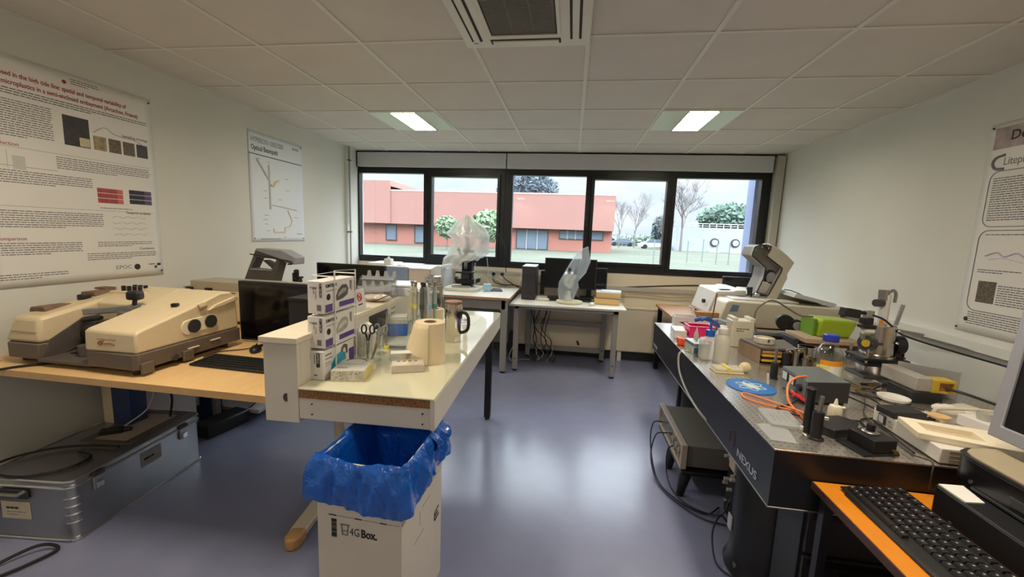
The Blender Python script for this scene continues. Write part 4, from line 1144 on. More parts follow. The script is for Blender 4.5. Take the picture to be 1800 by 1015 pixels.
# on the spine: tent card, pipette rack, bagged goggles, paper pile
t = T('tent_card', 'white tent card with a red round sign on the edge of the spine shelf', 'sign', (-1.075, 1.96, 1.07), .04)
LM(t).prism([(-.05, 0), (-.046, 0), (-.014, .106), (-.017, .11)], 'y', -.06, .066).prism([(.0, 0), (.004, 0), (-.012, .11), (-.016, .108)], 'y', -.062, .064).done('card', paper, t)
XX = W[t] @ frame((.0043, -.062, .0), (0, 1, 0), (-.016, 0, .11))
M(XX).tube([(.065 + .021 * math.cos(a), .075 + .021 * math.sin(a), .001) for a in [2 * PI * k / 24 for k in range(24)]], .003, 6, 0, True).tube([(.050, .090, .001), (.080, .060, .001)], .0028, 6, 0).done('red_sign', mat('sign_red', (206, 66, 74), .5), t)
M(XX).box(.057, .068, .0, .073, .082, .0012).done('pictogram', mat('sign_pink', (214, 130, 134), .5), t)
rects(t, XX, 'caption', ink, [(.045, .032, .09, .038)], .001)
t = T('tube_rack', 'clear two-tier acrylic rack with notched rails on the spine shelf', 'rack', (-1.20, 2.38, 1.071), .06)
for (yo, z0, zt) in ((.05, .045, .165), (-.02, .0, .105)):
    def notch(n_=4):
        P = [(-.11, z0), (.11, z0), (.11, zt - .04)]
        wseg = .22 / n_
        for k in range(n_):
            xa = .11 - k * wseg
            P += [(xa, zt), (xa - wseg * .32, zt), (xa - wseg * .45, zt - .035), (xa - wseg * .9, zt - .035)]
        P += [(-.11, zt - .03)]
        return P
    LM(t).prism(notch(), 'y', yo, yo + .004).done('notched_rail', mat('frosted_acrylic', (196, 198, 200), .2, noise=.02, alpha_trans=.45), t, smooth=False)
    LM(t).box(-.11, yo - .03, zt - .055, .11, yo + .03, zt - .051).done('shelf', mat('frosted_acrylic'), t)
for x in (-.112, .108):
    LM(t).prism([(-.06, 0), (.09, 0), (.07, .13), (.03, .13), (-.03, .06)], 'x', x, x + .004).done('side_plate', acryl, t)
LM(t).box(-.11, -.06, 0, .11, .09, .004).done('base_plate', mat('frosted_acrylic'), t)
t = T('goggle_pouch', 'crumpled pale plastic pouch with goggles on the spine shelf', 'pouch', (-1.13, 2.26, 1.071), .1)
rd = random.Random(4)
def fn(u, v):
    a = 2 * PI * u
    rr_ = .5 * math.sin(PI * min(1, v * .98 + .01)) + .001
    return (.125 * rr_ * 1.3 * math.cos(a) * (1 + .08 * math.sin(5 * a + 4 * v)), .09 * rr_ * 1.2 * math.sin(a), .0235 - .023 * math.cos(PI * v) + .004 * math.sin(7 * a) * rr_)
LM(t).grid(fn, 40, 10, True).done('pouch', mat('pouch_film', (206, 194, 184), .18, noise=.2, scale=30), t)
LM(t).tube([(-.085, -.03, .03), (-.05, -.055, .012), (.0, -.06, .012), (.05, -.055, .03), (.08, -.02, .045)], .003, 6).tube([(-.07, .0, .046), (0, -.01, .05), (.07, .01, .05)], .003, 6).done('goggle_frame', mat('brown_frame', (84, 66, 58), .4), t)
t = T('paper_pile', 'white stack of papers behind the goggles on the spine shelf', 'papers', (-1.14, 2.62, 1.071), .2)
for k in range(4):
    LM(t).cbox((.004 * k, -.003 * k, .006 + .013 * k), (.17, .24, .0125), .03 * (k - 1.5)).done('paper_bundle', mat('bluish_paper', (222, 224, 230), .5, noise=.02), t)
LM(t).cbox((.02, .0, .064), (.15, .21, .012), .05, .03).done('film_wrap', mat('glossy_white_plastic'), t, bev=.004)

# waste box with blue bag
bxm = mat('white_cardboard', (212, 204, 192), .7, noise=.025, scale=8)
wbox = t = T('waste_box', 'tall white cardboard waste box under the front edge of the bench', 'box', (-.515, 1.20, 0))
x0, x1, y0, y1, zt = -.838, -.518, 1.20, 1.58, .70
b_ = M()
b_.box(x0, y0, 0, x1, y0 + .006, zt).box(x0, y1 - .006, 0, x1, y1, zt).box(x0, y0 + .006, 0, x0 + .006, y1 - .006, zt).box(x1 - .006, y0 + .006, 0, x1, y1 - .006, zt).box(x0 + .006, y0 + .006, .004, x1 - .006, y1 - .006, .01)
b_.done('carton', bxm, t)
FX = frame((x0, y0 - .0004, 0), (1, 0, 0), (0, 0, 1))
RX = frame((x1 + .0004, y0, 0), (0, 1, 0), (0, 0, 1))
seg = [(.055, .0285), (.10, .04), (.15, .028), (.19, .045), (.245, .028), (.28, .03)]
for r_ in [(.045, .497, .075, .501), (.145, .497, .173, .501), (.24, .497, .266, .501)]:
    rects(t, FX, 'tear_line', ink, [r_], .001)
for r_ in [(.08, .4985, .14, .4995), (.178, .4985, .235, .4995), (.27, .4985, .313, .4995)]:
    rects(t, FX, 'thin_line', inkg, [r_], .001)
for r_ in [(.075, .497, .11, .501), (.24, .497, .275, .501)]:
    rects(t, RX, 'tear_line', ink, [r_], .001)
for r_ in [(.0, .4985, .07, .4995), (.115, .4985, .235, .4995), (.28, .4985, .37, .4995), (.17, .45, .25, .452), (.15, .39, .151, .45), (.10, .35, .19, .352)]:
    rects(t, RX, 'thin_line', inkg, [r_], .001)
bars = M(FX)
rd = random.Random(8)
v = .415
while v < .485:
    h_ = rd.choice((.001, .002, .003))
    bars.box(.055, v, 0, .075, v + h_, .001); v += h_ + rd.choice((.001, .002))
bars.done('bar_code', ink, t, smooth=False)
lettering('4G', dgrey, .042, FX @ Matrix.Translation((.125, .432, .0004)), t, 'lettering', sx=.75)
lettering('Box.', ink, .042, FX @ Matrix.Translation((.168, .432, .0004)), t, 'lettering', bold=.0014, sx=.80)
em = M(FX).tube([(.094, .466, .001), (.098, .431, .001), (.116, .431, .001), (.120, .466, .001)], .0022, 5, 0).tube([(.090, .469, .001), (.124, .469, .001)], .002, 5, 0).tube([(.098, .446, .001), (.116, .446, .001)], .0015, 5, 0).done('emblem', inkg, t)
M(RX).tube([(.345, .34, .001), (.30, .335, .001), (.30, .30, .001), (.345, .305, .001)], .0025, 5, 0).tube([(.30, .318, .001), (.335, .322, .001)], .0025, 5, 0).done('mark', ink, t)
blue = bpy.data.materials.new('blue_bag_film'); MATS['blue_bag_film'] = blue
blue.use_nodes = True
bt = blue.node_tree; bb = bt.nodes['Principled BSDF']
bb.inputs['Base Color'].default_value = (*lin((16, 92, 194)), 1); bb.inputs['Roughness'].default_value = .13; bb.inputs['Coat Weight'].default_value = .5; bb.inputs['Coat Roughness'].default_value = .08
bn_ = bt.nodes.new('ShaderNodeTexNoise'); bn_.inputs['Scale'].default_value = 16; bn_.inputs['Detail'].default_value = 5; bn_.inputs['Distortion'].default_value = 1.6
bbp = bt.nodes.new('ShaderNodeBump'); bbp.inputs['Strength'].default_value = .65; bbp.inputs['Distance'].default_value = .02
btc = bt.nodes.new('ShaderNodeTexCoord')
bt.links.new(btc.outputs['Object'], bn_.inputs['Vector']); bt.links.new(bn_.outputs['Fac'], bbp.inputs['Height']); bt.links.new(bbp.outputs[0], bb.inputs['Normal'])
btr = bt.nodes.new('ShaderNodeBsdfTranslucent'); btr.inputs[0].default_value = (*lin((20, 100, 210)), 1)
bmx = bt.nodes.new('ShaderNodeMixShader'); bmx.inputs[0].default_value = .08
bt.links.new(bb.outputs[0], bmx.inputs[1]); bt.links.new(btr.outputs[0], bmx.inputs[2]); bt.links.new(bmx.outputs[0], bt.nodes['Material Output'].inputs[0])
def perim(s):
    """point on the box rim rectangle and outward normal, s in 0..1"""
    cs_ = [(x0, y0), (x1, y0), (x1, y1), (x0, y1)]
    Ls = [x1 - x0, y1 - y0, x1 - x0, y1 - y0]
    d = s * sum(Ls)
    for k in range(4):
        if d <= Ls[k] + 1e-9:
            a, b2_ = Vector(cs_[k]), Vector(cs_[(k + 1) % 4])
            p = a.lerp(b2_, d / Ls[k])
            c_ = Vector(((x0 + x1) / 2, (y0 + y1) / 2))
            n_ = Vector(((0, -1), (1, 0), (0, 1), (-1, 0))[k])
            cn = (p - c_).normalized()
            e_ = min(d, Ls[k] - d)
            f_ = max(0, 1 - e_ / .05)
            return p, (n_ * (1 - f_ * .5) + cn * f_ * .7)
        d -= Ls[k]
    return Vector(cs_[0]), Vector((-.7, -.7))
NU = 220
def bagfn(u, v):
    p, n_ = perim(u % 1.0)
    wv = math.sin(u * 2 * PI * 7) * .4 + math.sin(u * 2 * PI * 13 + 1) * .35 + math.sin(u * 2 * PI * 29 + 2) * .25
    rim = .713 + .008 * math.sin(u * 2 * PI * 5 + 1) + .006 * wv
    if v < .5:                                   # outer skirt, bottom to rim
        k = v / .5
        skirt_b = .560 + .016 * math.sin(u * 2 * PI * 2 + 2.2) + .006 * wv
        z = skirt_b + (rim - skirt_b) * k
        crease = .5 * math.asin(math.sin(u * 2 * PI * 9 + 5 * k)) + .35 * math.asin(math.sin(u * 2 * PI * 21 - 8 * k + 1)) + .2 * math.asin(math.sin(u * 2 * PI * 43 + 13 * k))
        off = .010 + (.024 + .010 * wv) * (1 - k) ** .8 + .009 * math.sin(k * PI) * (1 + wv) + .0065 * crease * min(1, 2.5 * (1 - k) + .25)
        q_ = p + n_ * off
    else:                                        # lining inside the box
        k = (v - .5) / .5
        z = rim - k * .34
        off = .003 - .016 * min(1, k * 60) - .05 * k - .014 * abs(wv) * k
        q_ = p + n_ * off
    return (q_.x, q_.y, z)
bag = T('waste_bag', 'shiny blue plastic bag folded over the rim of the white waste box', 'bag', (-.515, 1.20, .36))
M().grid(bagfn, NU, 30, True).done('film', blue, bag, ang=50)
M().grid(lambda u, v: ((x0 + .07) + u * (x1 - x0 - .14), (y0 + .07) + v * (y1 - y0 - .14), .375 + .02 * math.sin(u * 9) * math.cos(v * 7)), 10, 10).done('bag_bottom', blue, bag)
crumple = M().grid(lambda u, v: (x1 + .012 + .03 * math.sin(v * PI) * (1 + .5 * math.sin(u * 11)), y1 - .16 + u * .16, .645 + v * .07 + .01 * math.sin(u * 17)), 18, 8)
crumple.done('fold', blue, bag, ang=80)
for o_ in (wbox, bag):
    o_.rotation_euler.z = -.045
# ================================================================ tables under the windows
tgrey = mat('table_grey_metal', (150, 148, 144), .4, noise=.02)
twhite = mat('white_laminate', (222, 218, 208), .35, noise=.015, scale=6)
tedge = mat('tan_edge', (176, 134, 100), .5, noise=.05)
tb = T('work_table', 'tall grey framed table with white top under the microscope in dust cover', 'table', (-1.68, 4.62, 0))
M().box(-2.75, 4.16, .805, -.615, 5.08, .83).done('tabletop', twhite, tb, bev=.002)
M().box(-2.75, 4.157, .803, -.613, 4.161, .829).box(-.616, 4.157, .803, -.613, 5.08, .829).done('edge_band', tedge, tb)
M().box(-2.72, 4.19, .70, -.66, 4.215, .805).done('apron', tgrey, tb, bev=.002)
M().box(-.70, 4.21, .70, -.675, 5.04, .805).done('apron', tgrey, tb)
for (x, y) in ((-.705, 4.19), (-2.72, 4.19), (-.705, 4.98), (-2.72, 4.98)):
    M().box(x, y, .02, x + .065, y + .065, .805).done('leg', tgrey, tb, bev=.003)
    M().cyl((x + .032, y + .032, 0), (x + .032, y + .032, .022), .03, n=16).done('foot', black, tb)
M().box(-2.70, 5.0, .14, -.66, 5.03, .70).done('modesty_panel', tgrey, tb)
tc_ = T('work_table', 'grey framed table with white top holding the computer tower under the windows', 'table', (0, 4.65, 0))
M().prism([(-.625, 4.25), (.60, 4.285), (.60, 5.06), (-.625, 5.06)], 'z', .738, .76).done('tabletop', twhite, tc_, bev=.002)
M().prism([(-.628, 4.247), (.603, 4.282), (.603, 4.288), (-.628, 4.253)], 'z', .738, .757).done('edge_band', mat('pale_grey_edge', (190, 186, 178), .5), tc_)
M().box(-.57, 4.31, .70, .52, 4.34, .738).done('apron', tgrey, tc_)
for (x, y) in ((-.582, 4.31), (.470, 4.31), (-.50, 4.88), (.40, 4.88)):
    M().box(x, y, .02, x + .055, y + .055, .738).done('leg', tgrey, tc_, bev=.003)
    M().cyl((x + .027, y + .027, 0), (x + .027, y + .027, .022), .026, n=16).done('foot', black, tc_)
    M().cyl((x + .027, y - .001, .14), (x + .027, y + .004, .14), .008, n=12).done('bolt', black, tc_)
for z in (.10, .42):
    M().box(-.50, 4.89, z, .45, 4.925, z + .055).done('stretcher', tgrey, tc_, bev=.002)
for x in (-.565, .475):
    M().box(x, 4.36, .66, x + .03, 4.94, .70).done('side_rail', tgrey, tc_)

# pale analyser boxes at the left
blg = mat('blue_grey_panel', (128, 138, 164), .45, noise=.02)
t = T('analyser', 'blue-grey fronted benchtop instrument on the table by the left window corner', 'instrument', (-1.99, 4.7, .83))
M().box(-2.135, 4.47, .83, -1.85, 5.0, .875).done('base', mat('navy_plinth', (40, 46, 66), .5), t)
M().box(-2.14, 4.45, .875, -1.848, 5.0, 1.07).done('casing', blg, t, bev=.006)
M().box(-2.142, 4.448, 1.068, -1.846, 5.0, 1.08).done('lid', mat('pale_blue_white', (218, 224, 230), .4, noise=.01), t, bev=.003)
M().prism([(-2.06, 4.50), (-1.90, 4.50), (-1.88, 4.54), (-1.88, 4.9), (-2.06, 4.9)], 'z', 1.08, 1.086).done('lid_panel', white, t)
M().box(-2.0, 4.51, 1.086, -1.96, 4.53, 1.092).done('lid_catch', blg, t)
t = T('sample_turret', 'small white block with a knob on top of the blue-grey instrument', 'block', (-2.13, 4.6, 1.0805))
M().box(-2.20, 4.57, 1.0805, -2.11, 4.64, 1.15).done('block', white, t, bev=.006)
M().lathe((-2.155, 4.605, 1.15), [(.02, 0), (.018, .012), (.008, .02), (.006, .028)], 16).done('knob', white, t)
M().box(-2.45, 4.66, .83, -2.145, 5.0, 1.09).done('cabinet', white, None, 'white instrument cabinet left of the blue-grey instrument', 'cabinet', bev=.008)
t = T('analyser', 'beige fronted benchtop instrument with a white top next to the blue-grey one', 'instrument', (-1.70, 4.7, .83))
M().prism([(-1.84, .83), (-1.595, .83), (-1.595, 1.055), (-1.84, 1.06)], 'y', 4.45, 5.0).done('casing', mat('warm_beige_panel', (196, 180, 164), .45, noise=.02), t, bev=.004)
M().prism([(-1.595, .83), (-1.47, .83), (-1.47, 1.10), (-1.50, 1.105), (-1.55, 1.09), (-1.595, 1.057)], 'y', 4.50, 5.0).done('side_bay', mat('pale_grey_panel', (204, 206, 206), .45, noise=.02), t, bev=.004)
M().box(-1.845, 4.446, 1.056, -1.592, 5.0, 1.07).done('lid', mat('pale_blue_white'), t, bev=.003)
M().box(-1.64, 4.43, .832, -1.46, 4.47, .98).done('small_cabinet', greyplast, None, 'small grey box between the beige instrument and the covered microscope', 'box', bev=.004)

# microscope under a plastic dust cover
ms_ = T('microscope', 'black compound microscope on a pale base under the clear dust cover', 'microscope', (-1.21, 4.6, .83))
M().prism([(-1.42, 4.46), (-1.36, 4.43), (-1.06, 4.43), (-1.03, 4.46), (-1.03, 4.77), (-1.42, 4.77)], 'z', .831, .868).done('base', mat('pale_greenish_base', (206, 206, 194), .4, noise=.02), ms_, bev=.005)
M().box(-1.33, 4.47, .868, -1.13, 4.56, .885).done('key_panel', greyplast, ms_, bev=.003)
for i in range(6):
    M().box(-1.32 + i * .031, 4.48, .885, -1.297 + i * .031, 4.545, .89).done('key', mat('key_grey', (110, 112, 114), .5), ms_)
M().box(-1.26, 4.62, .868, -1.14, 4.74, 1.30).done('column', black, ms_, bev=.01)
M().box(-1.32, 4.56, .90, -1.08, 4.72, .96).done('lamp_housing', black, ms_, bev=.01)
M().box(-1.30, 4.50, 1.03, -1.10, 4.70, 1.05).done('stage', black, ms_, bev=.004)
M().box(-1.25, 4.55, .96, -1.16, 4.66, 1.03).done('condenser', dgrey, ms_, bev=.01)
M().lathe((-1.205, 4.60, 1.05), [(.012, .02), (.02, .04), (.022, .10), (.05, .105), (.05, .125)], 20).done('objective_turret', satin, ms_)
M().box(-1.30, 4.52, 1.17, -1.12, 4.76, 1.26).done('head', mat('pale_greenish_base'), ms_, bev=.02)
for x in (-1.26, -1.19):
    M().cyl((x, 4.56, 1.24), (x, 4.46, 1.31), .018, .016, 16).done('eyepiece', black, ms_)
M().cyl((-1.21, 4.66, 1.26), (-1.21, 4.66, 1.60), .03, .022, 20).done('camera_tube', mat('slate_tube', (92, 100, 110), .4), ms_)
M().cyl((-1.21, 4.66, 1.60), (-1.21, 4.66, 1.68), .034, .026, 20).done('camera', greyplast, ms_)
for x in (-1.34, -1.07):
    M().cyl((x, 4.64, .95), (x + .03, 4.64, .95), .03, n=20).done('focus_knob', black, ms_)
    M().cyl((x, 4.50, .868), (x, 4.50, 1.16), .006, n=8).done('acrylic_post', mat('frosted_acrylic'), ms_)
film = mat('cloudy_film', (232, 234, 236), .18, noise=.03, scale=8, alpha_trans=.52)
def lerp_tab(K, z):
    for (a, b), (c, d) in zip(K, K[1:]):
        if a <= z <= c:
            return b + (d - b) * (z - a) / (c - a)
    return K[0][1] if z < K[0][0] else K[-1][1]
def tri(x):
    return math.asin(math.sin(x)) / (PI / 2)
CL = [(1.0, -1.50), (1.06, -1.50), (1.19, -1.475), (1.23, -1.43), (1.38, -1.375), (1.435, -1.39), (1.48, -1.465), (1.51, -1.42), (1.56, -1.38), (1.64, -1.29), (1.70, -1.225)]
CR = [(1.0, -1.03), (1.17, -1.03), (1.22, -1.0), (1.27, -.94), (1.45, -.935), (1.52, -.96), (1.58, -1.03), (1.64, -1.12), (1.70, -1.20)]
def cover(u, v):
    a = 2 * PI * u
    zb = 1.125 + .095 * math.cos(a) + .025 * tri(5 * a + 1)
    z = zb + (1.70 - zb) * v
    l, r_ = lerp_tab(CL, z), lerp_tab(CR, z)
    f = 1 + (.07 * tri(4 * a + 6 * v) + .05 * tri(9 * a - 9 * v) + .03 * tri(17 * a + 14 * v)) * abs(math.sin(a))
    dep = min(.17, .015 + (1.70 - z) * .62)
    return ((l + r_) / 2 + (r_ - l) / 2 * math.cos(a) * (.96 + .04 * f), 4.61 + dep * math.sin(a) * f, z + .008 * tri(13 * a) * (1 - v))
M().grid(cover, 120, 44, True).done('dust_cover', film, None, 'cloudy plastic dust cover draped over the black microscope by the window', 'cover', ang=30)
cable('microscope_cable', [(-.98, 4.85, 1.46), (-.90, 4.88, 1.50), (-.84, 4.95, 1.40), (-.80, 5.0, 1.25), (-.80, 5.02, 1.02)], .005, cabblk, 'black cable arching out right of the dust cover against the window')
cable('microscope_cable', [(-1.0, 4.80, 1.20), (-.99, 4.84, 1.05), (-1.0, 4.86, .92), (-.95, 4.9, .84)], .005, cabgry, 'pale grey cable hanging behind the dust cover to the tall table')
M().box(-.985, 4.55, .831, -.90, 4.62, .915).done('light_blue_box', mat('light_blue_plastic', (160, 190, 210), .4, noise=.03), None, 'small light blue box beside the base of the covered microscope', 'box', bev=.004)
M().cbox((-.85, 4.63, .838), (.16, .08, .013), .15).done('handset', mat('slate_blue', (70, 84, 104), .4), None, 'flat slate blue handset lying on the tall table', 'handset', bev=.003)
M().cbox((-.86, 4.74, .837), (.10, .06, .012), -.2).done('handset', black, None, 'flat black handset lying behind the slate blue one', 'handset', bev=.003)
# sockets and plugs on the window wall
for k, x in enumerate((-.965, -.855)):
    t = T('wall_socket', 'white wall socket with a black plug, %s of the pair under the window' % ('left' if k == 0 else 'right'), 'socket', (x, 5.095, .96), 0, 'wall sockets under the window')
    M().box(x - .04, 5.085, .93, x + .04, 5.099, 1.04).done('plate', white, t, bev=.004)
    M().cyl((x, 5.087, .985), (x, 5.05, .985), .024, .020, 18).done('plug', black, t)
    M().cyl((x - .005, 5.085, .955), (x - .005, 5.04, .955), .02, .016, 18).done('plug', white, t)
cable('wall_cable', [(-.855, 5.04, .98), (-.80, 5.03, .93), (-.72, 5.03, .88), (-.64, 5.03, .84), (-.56, 5.02, .80), (-.50, 5.03, .74)], .006, cabblk, 'black cable sagging from the right wall socket to the tower')
cable('wall_cable', [(-.965, 5.04, .98), (-.95, 5.02, .90), (-.84, 5.02, .86), (-.70, 5.03, .862), (-.58, 5.03, .83), (-.52, 5.04, .70)], .006, cabblk, 'black cable running from the left wall socket behind the tower')
cable('wall_cable', [(-1.06, 5.0, .98), (-.95, 5.02, .935), (-.86, 5.03, .89), (-.80, 5.03, .86)], .007, cabgry, 'pale cable slanting down the wall beside the covered microscope')
cable('wall_cable', [(-1.05, 5.02, .95), (-.94, 5.03, .91), (-.84, 5.04, .87), (-.78, 5.04, .845)], .007, cabgry, 'second pale cable slanting down the wall, the lower one')
cable('wall_cable', [(.44, 5.09, .885), (.90, 5.095, .925), (1.40, 5.095, .965), (1.90, 5.09, .985)], .007, cabblk, 'thin black cable strung along the cream wall to the right')
cable('wall_cable', [(.44, 5.07, .80), (.8, 5.065, .83), (1.2, 5.065, .815), (1.7, 5.065, .84)], .008, mat('tan_cable', (190, 168, 130), .5, noise=0), 'tan cable sagging along the cream wall under the window')

# computer tower, monitors, stereo microscope, books
t = T('computer_tower', 'black computer tower standing on the table under the windows', 'computer', (-.45, 4.76, .76))
M().box(-.542, 4.58, .762, -.385, 4.96, 1.14).done('case', mat('charcoal_case', (40, 38, 42), .45, noise=.03), t, bev=.003)
M().box(-.540, 4.575, .766, -.387, 4.582, 1.136).done('front_panel', mat('charcoal_front', (46, 44, 48), .5, noise=.03), t, bev=.002)
M().cyl((-.463, 4.576, .835), (-.463, 4.572, .835), .010, n=18).done('power_button', chrome, t)
M().box(-.53, 4.572, 1.0, -.40, 4.576, 1.002).box(-.53, 4.572, 1.04, -.40, 4.576, 1.042).done('drive_slot', black, t)
M().box(-.541, 4.581, 1.140, -.386, 4.958, 1.142).done('top_cover', mat('silver_cover', (178, 180, 186), .35, .4), t)
t = T('power_strip', 'black upright power strip against the wall between tower and monitor', 'power strip', (-.335, 5.04, .78))
M().box(-.36, 5.02, .765, -.31, 5.05, 1.06).done('body', black, t, bev=.004)
for k in range(5):
    M().cyl((-.335, 5.021, .83 + k * .048), (-.335, 5.017, .83 + k * .048), .018, n=16).done('socket', dgrey, t)
monitor('black monitor behind the bagged stereo microscope', (0.0, 4.87, .875), .61, .36, 0, .76)
monitor('lower black monitor standing to the right behind the other one', (.235, 4.98, .875), .41, .255, 0, .76)
keyboard_small('black keyboard behind the base of the stereo microscope', (.06, 4.70, .76), 0, black, .40, .13)
M().box(-.36, 4.56, .7605, -.22, 4.66, .785).done('telephone_box', mat('cream_plastic', (222, 214, 180), .4, noise=.02), None, 'flat cream box between the tower and the stereo microscope', 'box', bev=.006)
M().cbox((-.17, 4.66, .785), (.15, .09, .05), .2).done('adapter', black, None, 'black adapter behind the cream box on the table', 'adapter', bev=.006)
st = T('stereo_microscope', 'pale stereo microscope on an oval cream base inside the plastic bag', 'microscope', (0, 4.52, .76))
cb = mat('cream_plastic')
M().prism([(.005 + .145 * math.cos(a), 4.52 + .115 * math.sin(a)) for a in [2 * PI * k / 40 for k in range(40)]], 'z', .761, .79).done('base', cb, st, bev=.008)
M().cyl((-.02, 4.57, .79), (-.02, 4.57, 1.10), .016, n=16).done('post', satin, st)
M().lathe((-.01, 4.53, .79), [(.05, 0), (.045, .02), (.02, .07), (.03, .13), (.055, .18), (.06, .25), (.04, .29)], 24).done('body', mat('pale_greenish_base'), st)
M().cbox((.0, 4.54, 1.06), (.13, .12, .07), 0, .2).done('head', mat('pale_greenish_base'), st, bev=.015)
for x in (-.015, .05):
    M().cyl((x, 4.52, 1.08), (x + .01, 4.46, 1.15), .020, .018, 18).done('eyepiece', dgrey, st)
M().box(-.05, 4.50, .90, .02, 4.58, .97).done('focus_block', dgrey, st, bev=.008)
BL = [(.783, -.112), (.885, -.131), (.988, -.122), (1.083, -.073), (1.224, .001), (1.335, .066), (1.375, .13), (1.394, .174)]
BR = [(.789, .053), (.85, .067), (.936, .103), (.999, .09), (1.104, .17), (1.234, .215), (1.332, .191), (1.394, .179)]
def sbag(u, v):
    a = 2 * PI * u
    z = .796 + .598 * v
    l, r_ = lerp_tab(BL, z), lerp_tab(BR, z)
    f = 1 + (.09 * tri(3 * a + 7 * v) + .06 * tri(7 * a - 9 * v) + .04 * tri(13 * a + 15 * v)) * abs(math.sin(a))
    dep = min(.09, .004 + (1.394 - z) * .6)
    return ((l + r_) / 2 + (r_ - l) / 2 * math.cos(a) * (.95 + .05 * f), 4.53 + dep * math.sin(a) * f, z)
M().grid(sbag, 100, 44, True).done('plastic_bag', mat('bluish_film', (222, 232, 244), .16, noise=.03, scale=8, alpha_trans=.68), None, 'bluish clear plastic bag pulled over the stereo microscope', 'bag', ang=30)
def book(label, x, y, z, w_, d_, h_, rz, cov):
    t = T('book', label, 'book', (x, y, z), rz, 'books stacked on the window table')
    LM(t).box(-w_ / 2 + .004, -d_ / 2 + .003, .003, w_ / 2 - .004, d_ / 2 - .003, h_ - .003).done('pages', mat('aged_pages', (226, 190, 132), .8, noise=.06, scale=200, stretch=(.1, .1, 6)), t)
    LM(t).box(-w_ / 2, -d_ / 2, 0, w_ / 2, d_ / 2, .003).box(-w_ / 2, -d_ / 2, h_ - .003, w_ / 2, d_ / 2, h_).box(-w_ / 2, d_ / 2 - .003, 0, w_ / 2, d_ / 2, h_).done('cover', cov, t)
    return t
book('thick book with aged page edges, bottom one on the window table', .42, 4.66, .761, .28, .22, .07, -.04, mat('book_cover_brown', (120, 92, 66), .5))
book('thick book with a pale cover, upper one on the window table', .44, 4.68, .832, .27, .21, .06, -.09, mat('book_cover_pale', (206, 206, 214), .5))
M().cbox((.47, 4.70, .897), (.22, .17, .008), -.12).done('paper_sheets', mat('bluish_paper'), None, 'pale sheets of paper lying on the upper book', 'papers')
M().cbox((.575, 4.82, .81), (.10, .12, .10), .2).done('clear_box', acryl, None, 'clear plastic box behind the stacked books at the table end', 'box', bev=.004)
mouse('pale mouse on the window table in front of the books', (.25, 4.45, .76), -.2, white)
# cables hanging under the table
rd = random.Random(5)
for k in range(9):
    x = -.44 + .03 * k + rd.uniform(-.02, .02)
    y = 4.80 - .03 * (k % 3)
    cable('hanging_cable', [(x, y, .737), (x + rd.uniform(-.03, .03), y, .60), (x + rd.uniform(-.07, .05), y - .03, .42), (x + rd.uniform(-.08, .10), y, .24), (x + rd.uniform(-.02, .12), y - .05, .10), (x + rd.uniform(.0, .16), y - .08, .012)], .005, cabblk if k % 3 else cabgry, 'cable in the tangle hanging under the left half of the window table', 'cable', 'tangled cables under the window table')
cable('hanging_cable', [(.16, 4.99, .75), (.155, 4.99, .5), (.14, 4.98, .30), (.13, 4.97, .20), (.15, 4.97, .14)], .004, cabblk, 'single black cable with a plug hanging in the middle under the window table')
cable('floor_cable', [(-.62, 4.75, .20), (-.66, 4.6, .06), (-.60, 4.62, .012), (-.50, 4.72, .012), (-.40, 4.7, .012)], .006, cabgry, 'pale grey cable on the floor between the two window tables')
M().box(-.70, 4.78, .0, -.62, 4.95, .30).done('floor_unit', black, None, 'black unit on the floor between the two window tables', 'unit', bev=.006)
M().cyl((.13, 4.97, .22), (.15, 4.96, .17), .014, .012, 10).done('plug', black, None, 'black plug hanging from the single cable under the window table', 'plug')
# ================================================================ optical table
ot = T('optical_table', 'big black-sided optical table with a steel breadboard top on the right', 'table', (1.35, 2.48, 0))
tx0, tx1, ty0, ty1, tz = .73, 1.95, 1.437, 3.534, .80
otop = bpy.data.materials.new('breadboard_steel'); MATS['breadboard_steel'] = otop
otop.use_nodes = True
nt_ = otop.node_tree; pb = nt_.nodes['Principled BSDF']
pb.inputs['Metallic'].default_value = .8; pb.inputs['Roughness'].default_value = .27
tcn = nt_.nodes.new('ShaderNodeTexCoord'); vm = nt_.nodes.new('ShaderNodeVectorMath'); vm.operation = 'SCALE'; vm.inputs['Scale'].default_value = 40.0
fr = nt_.nodes.new('ShaderNodeVectorMath'); fr.operation = 'FRACTION'
sb = nt_.nodes.new('ShaderNodeVectorMath'); sb.operation = 'SUBTRACT'; sb.inputs[1].default_value = (.5, .5, .5)
sx_ = nt_.nodes.new('ShaderNodeSeparateXYZ'); cmb = nt_.nodes.new('ShaderNodeCombineXYZ')
lg = nt_.nodes.new('ShaderNodeVectorMath'); lg.operation = 'LENGTH'
lt = nt_.nodes.new('ShaderNodeMath'); lt.operation = 'LESS_THAN'; lt.inputs[1].default_value = .14
mxo = nt_.nodes.new('ShaderNodeMix'); mxo.data_type = 'RGBA'
mxo.inputs['A'].default_value = (*lin((202, 196, 188)), 1); mxo.inputs['B'].default_value = (*lin((120, 112, 104)), 1)
for a, b in ((tcn.outputs['Object'], vm.inputs[0]), (vm.outputs[0], fr.inputs[0]), (fr.outputs[0], sb.inputs[0]), (sb.outputs[0], sx_.inputs[0]), (sx_.outputs[0], cmb.inputs[0]), (sx_.outputs[1], cmb.inputs[1]), (cmb.outputs[0], lg.inputs[0]), (lg.outputs['Value'], lt.inputs[0]), (lt.outputs[0], mxo.inputs['Factor']), (mxo.outputs['Result'], pb.inputs['Base Color'])):
    nt_.links.new(a, b)
M().box(tx0, ty0, tz - .006, tx1, ty1, tz).done('breadboard', otop, ot, bev=.001)
side = mat('black_table_side', (26, 27, 33), .42, noise=.04, scale=5)
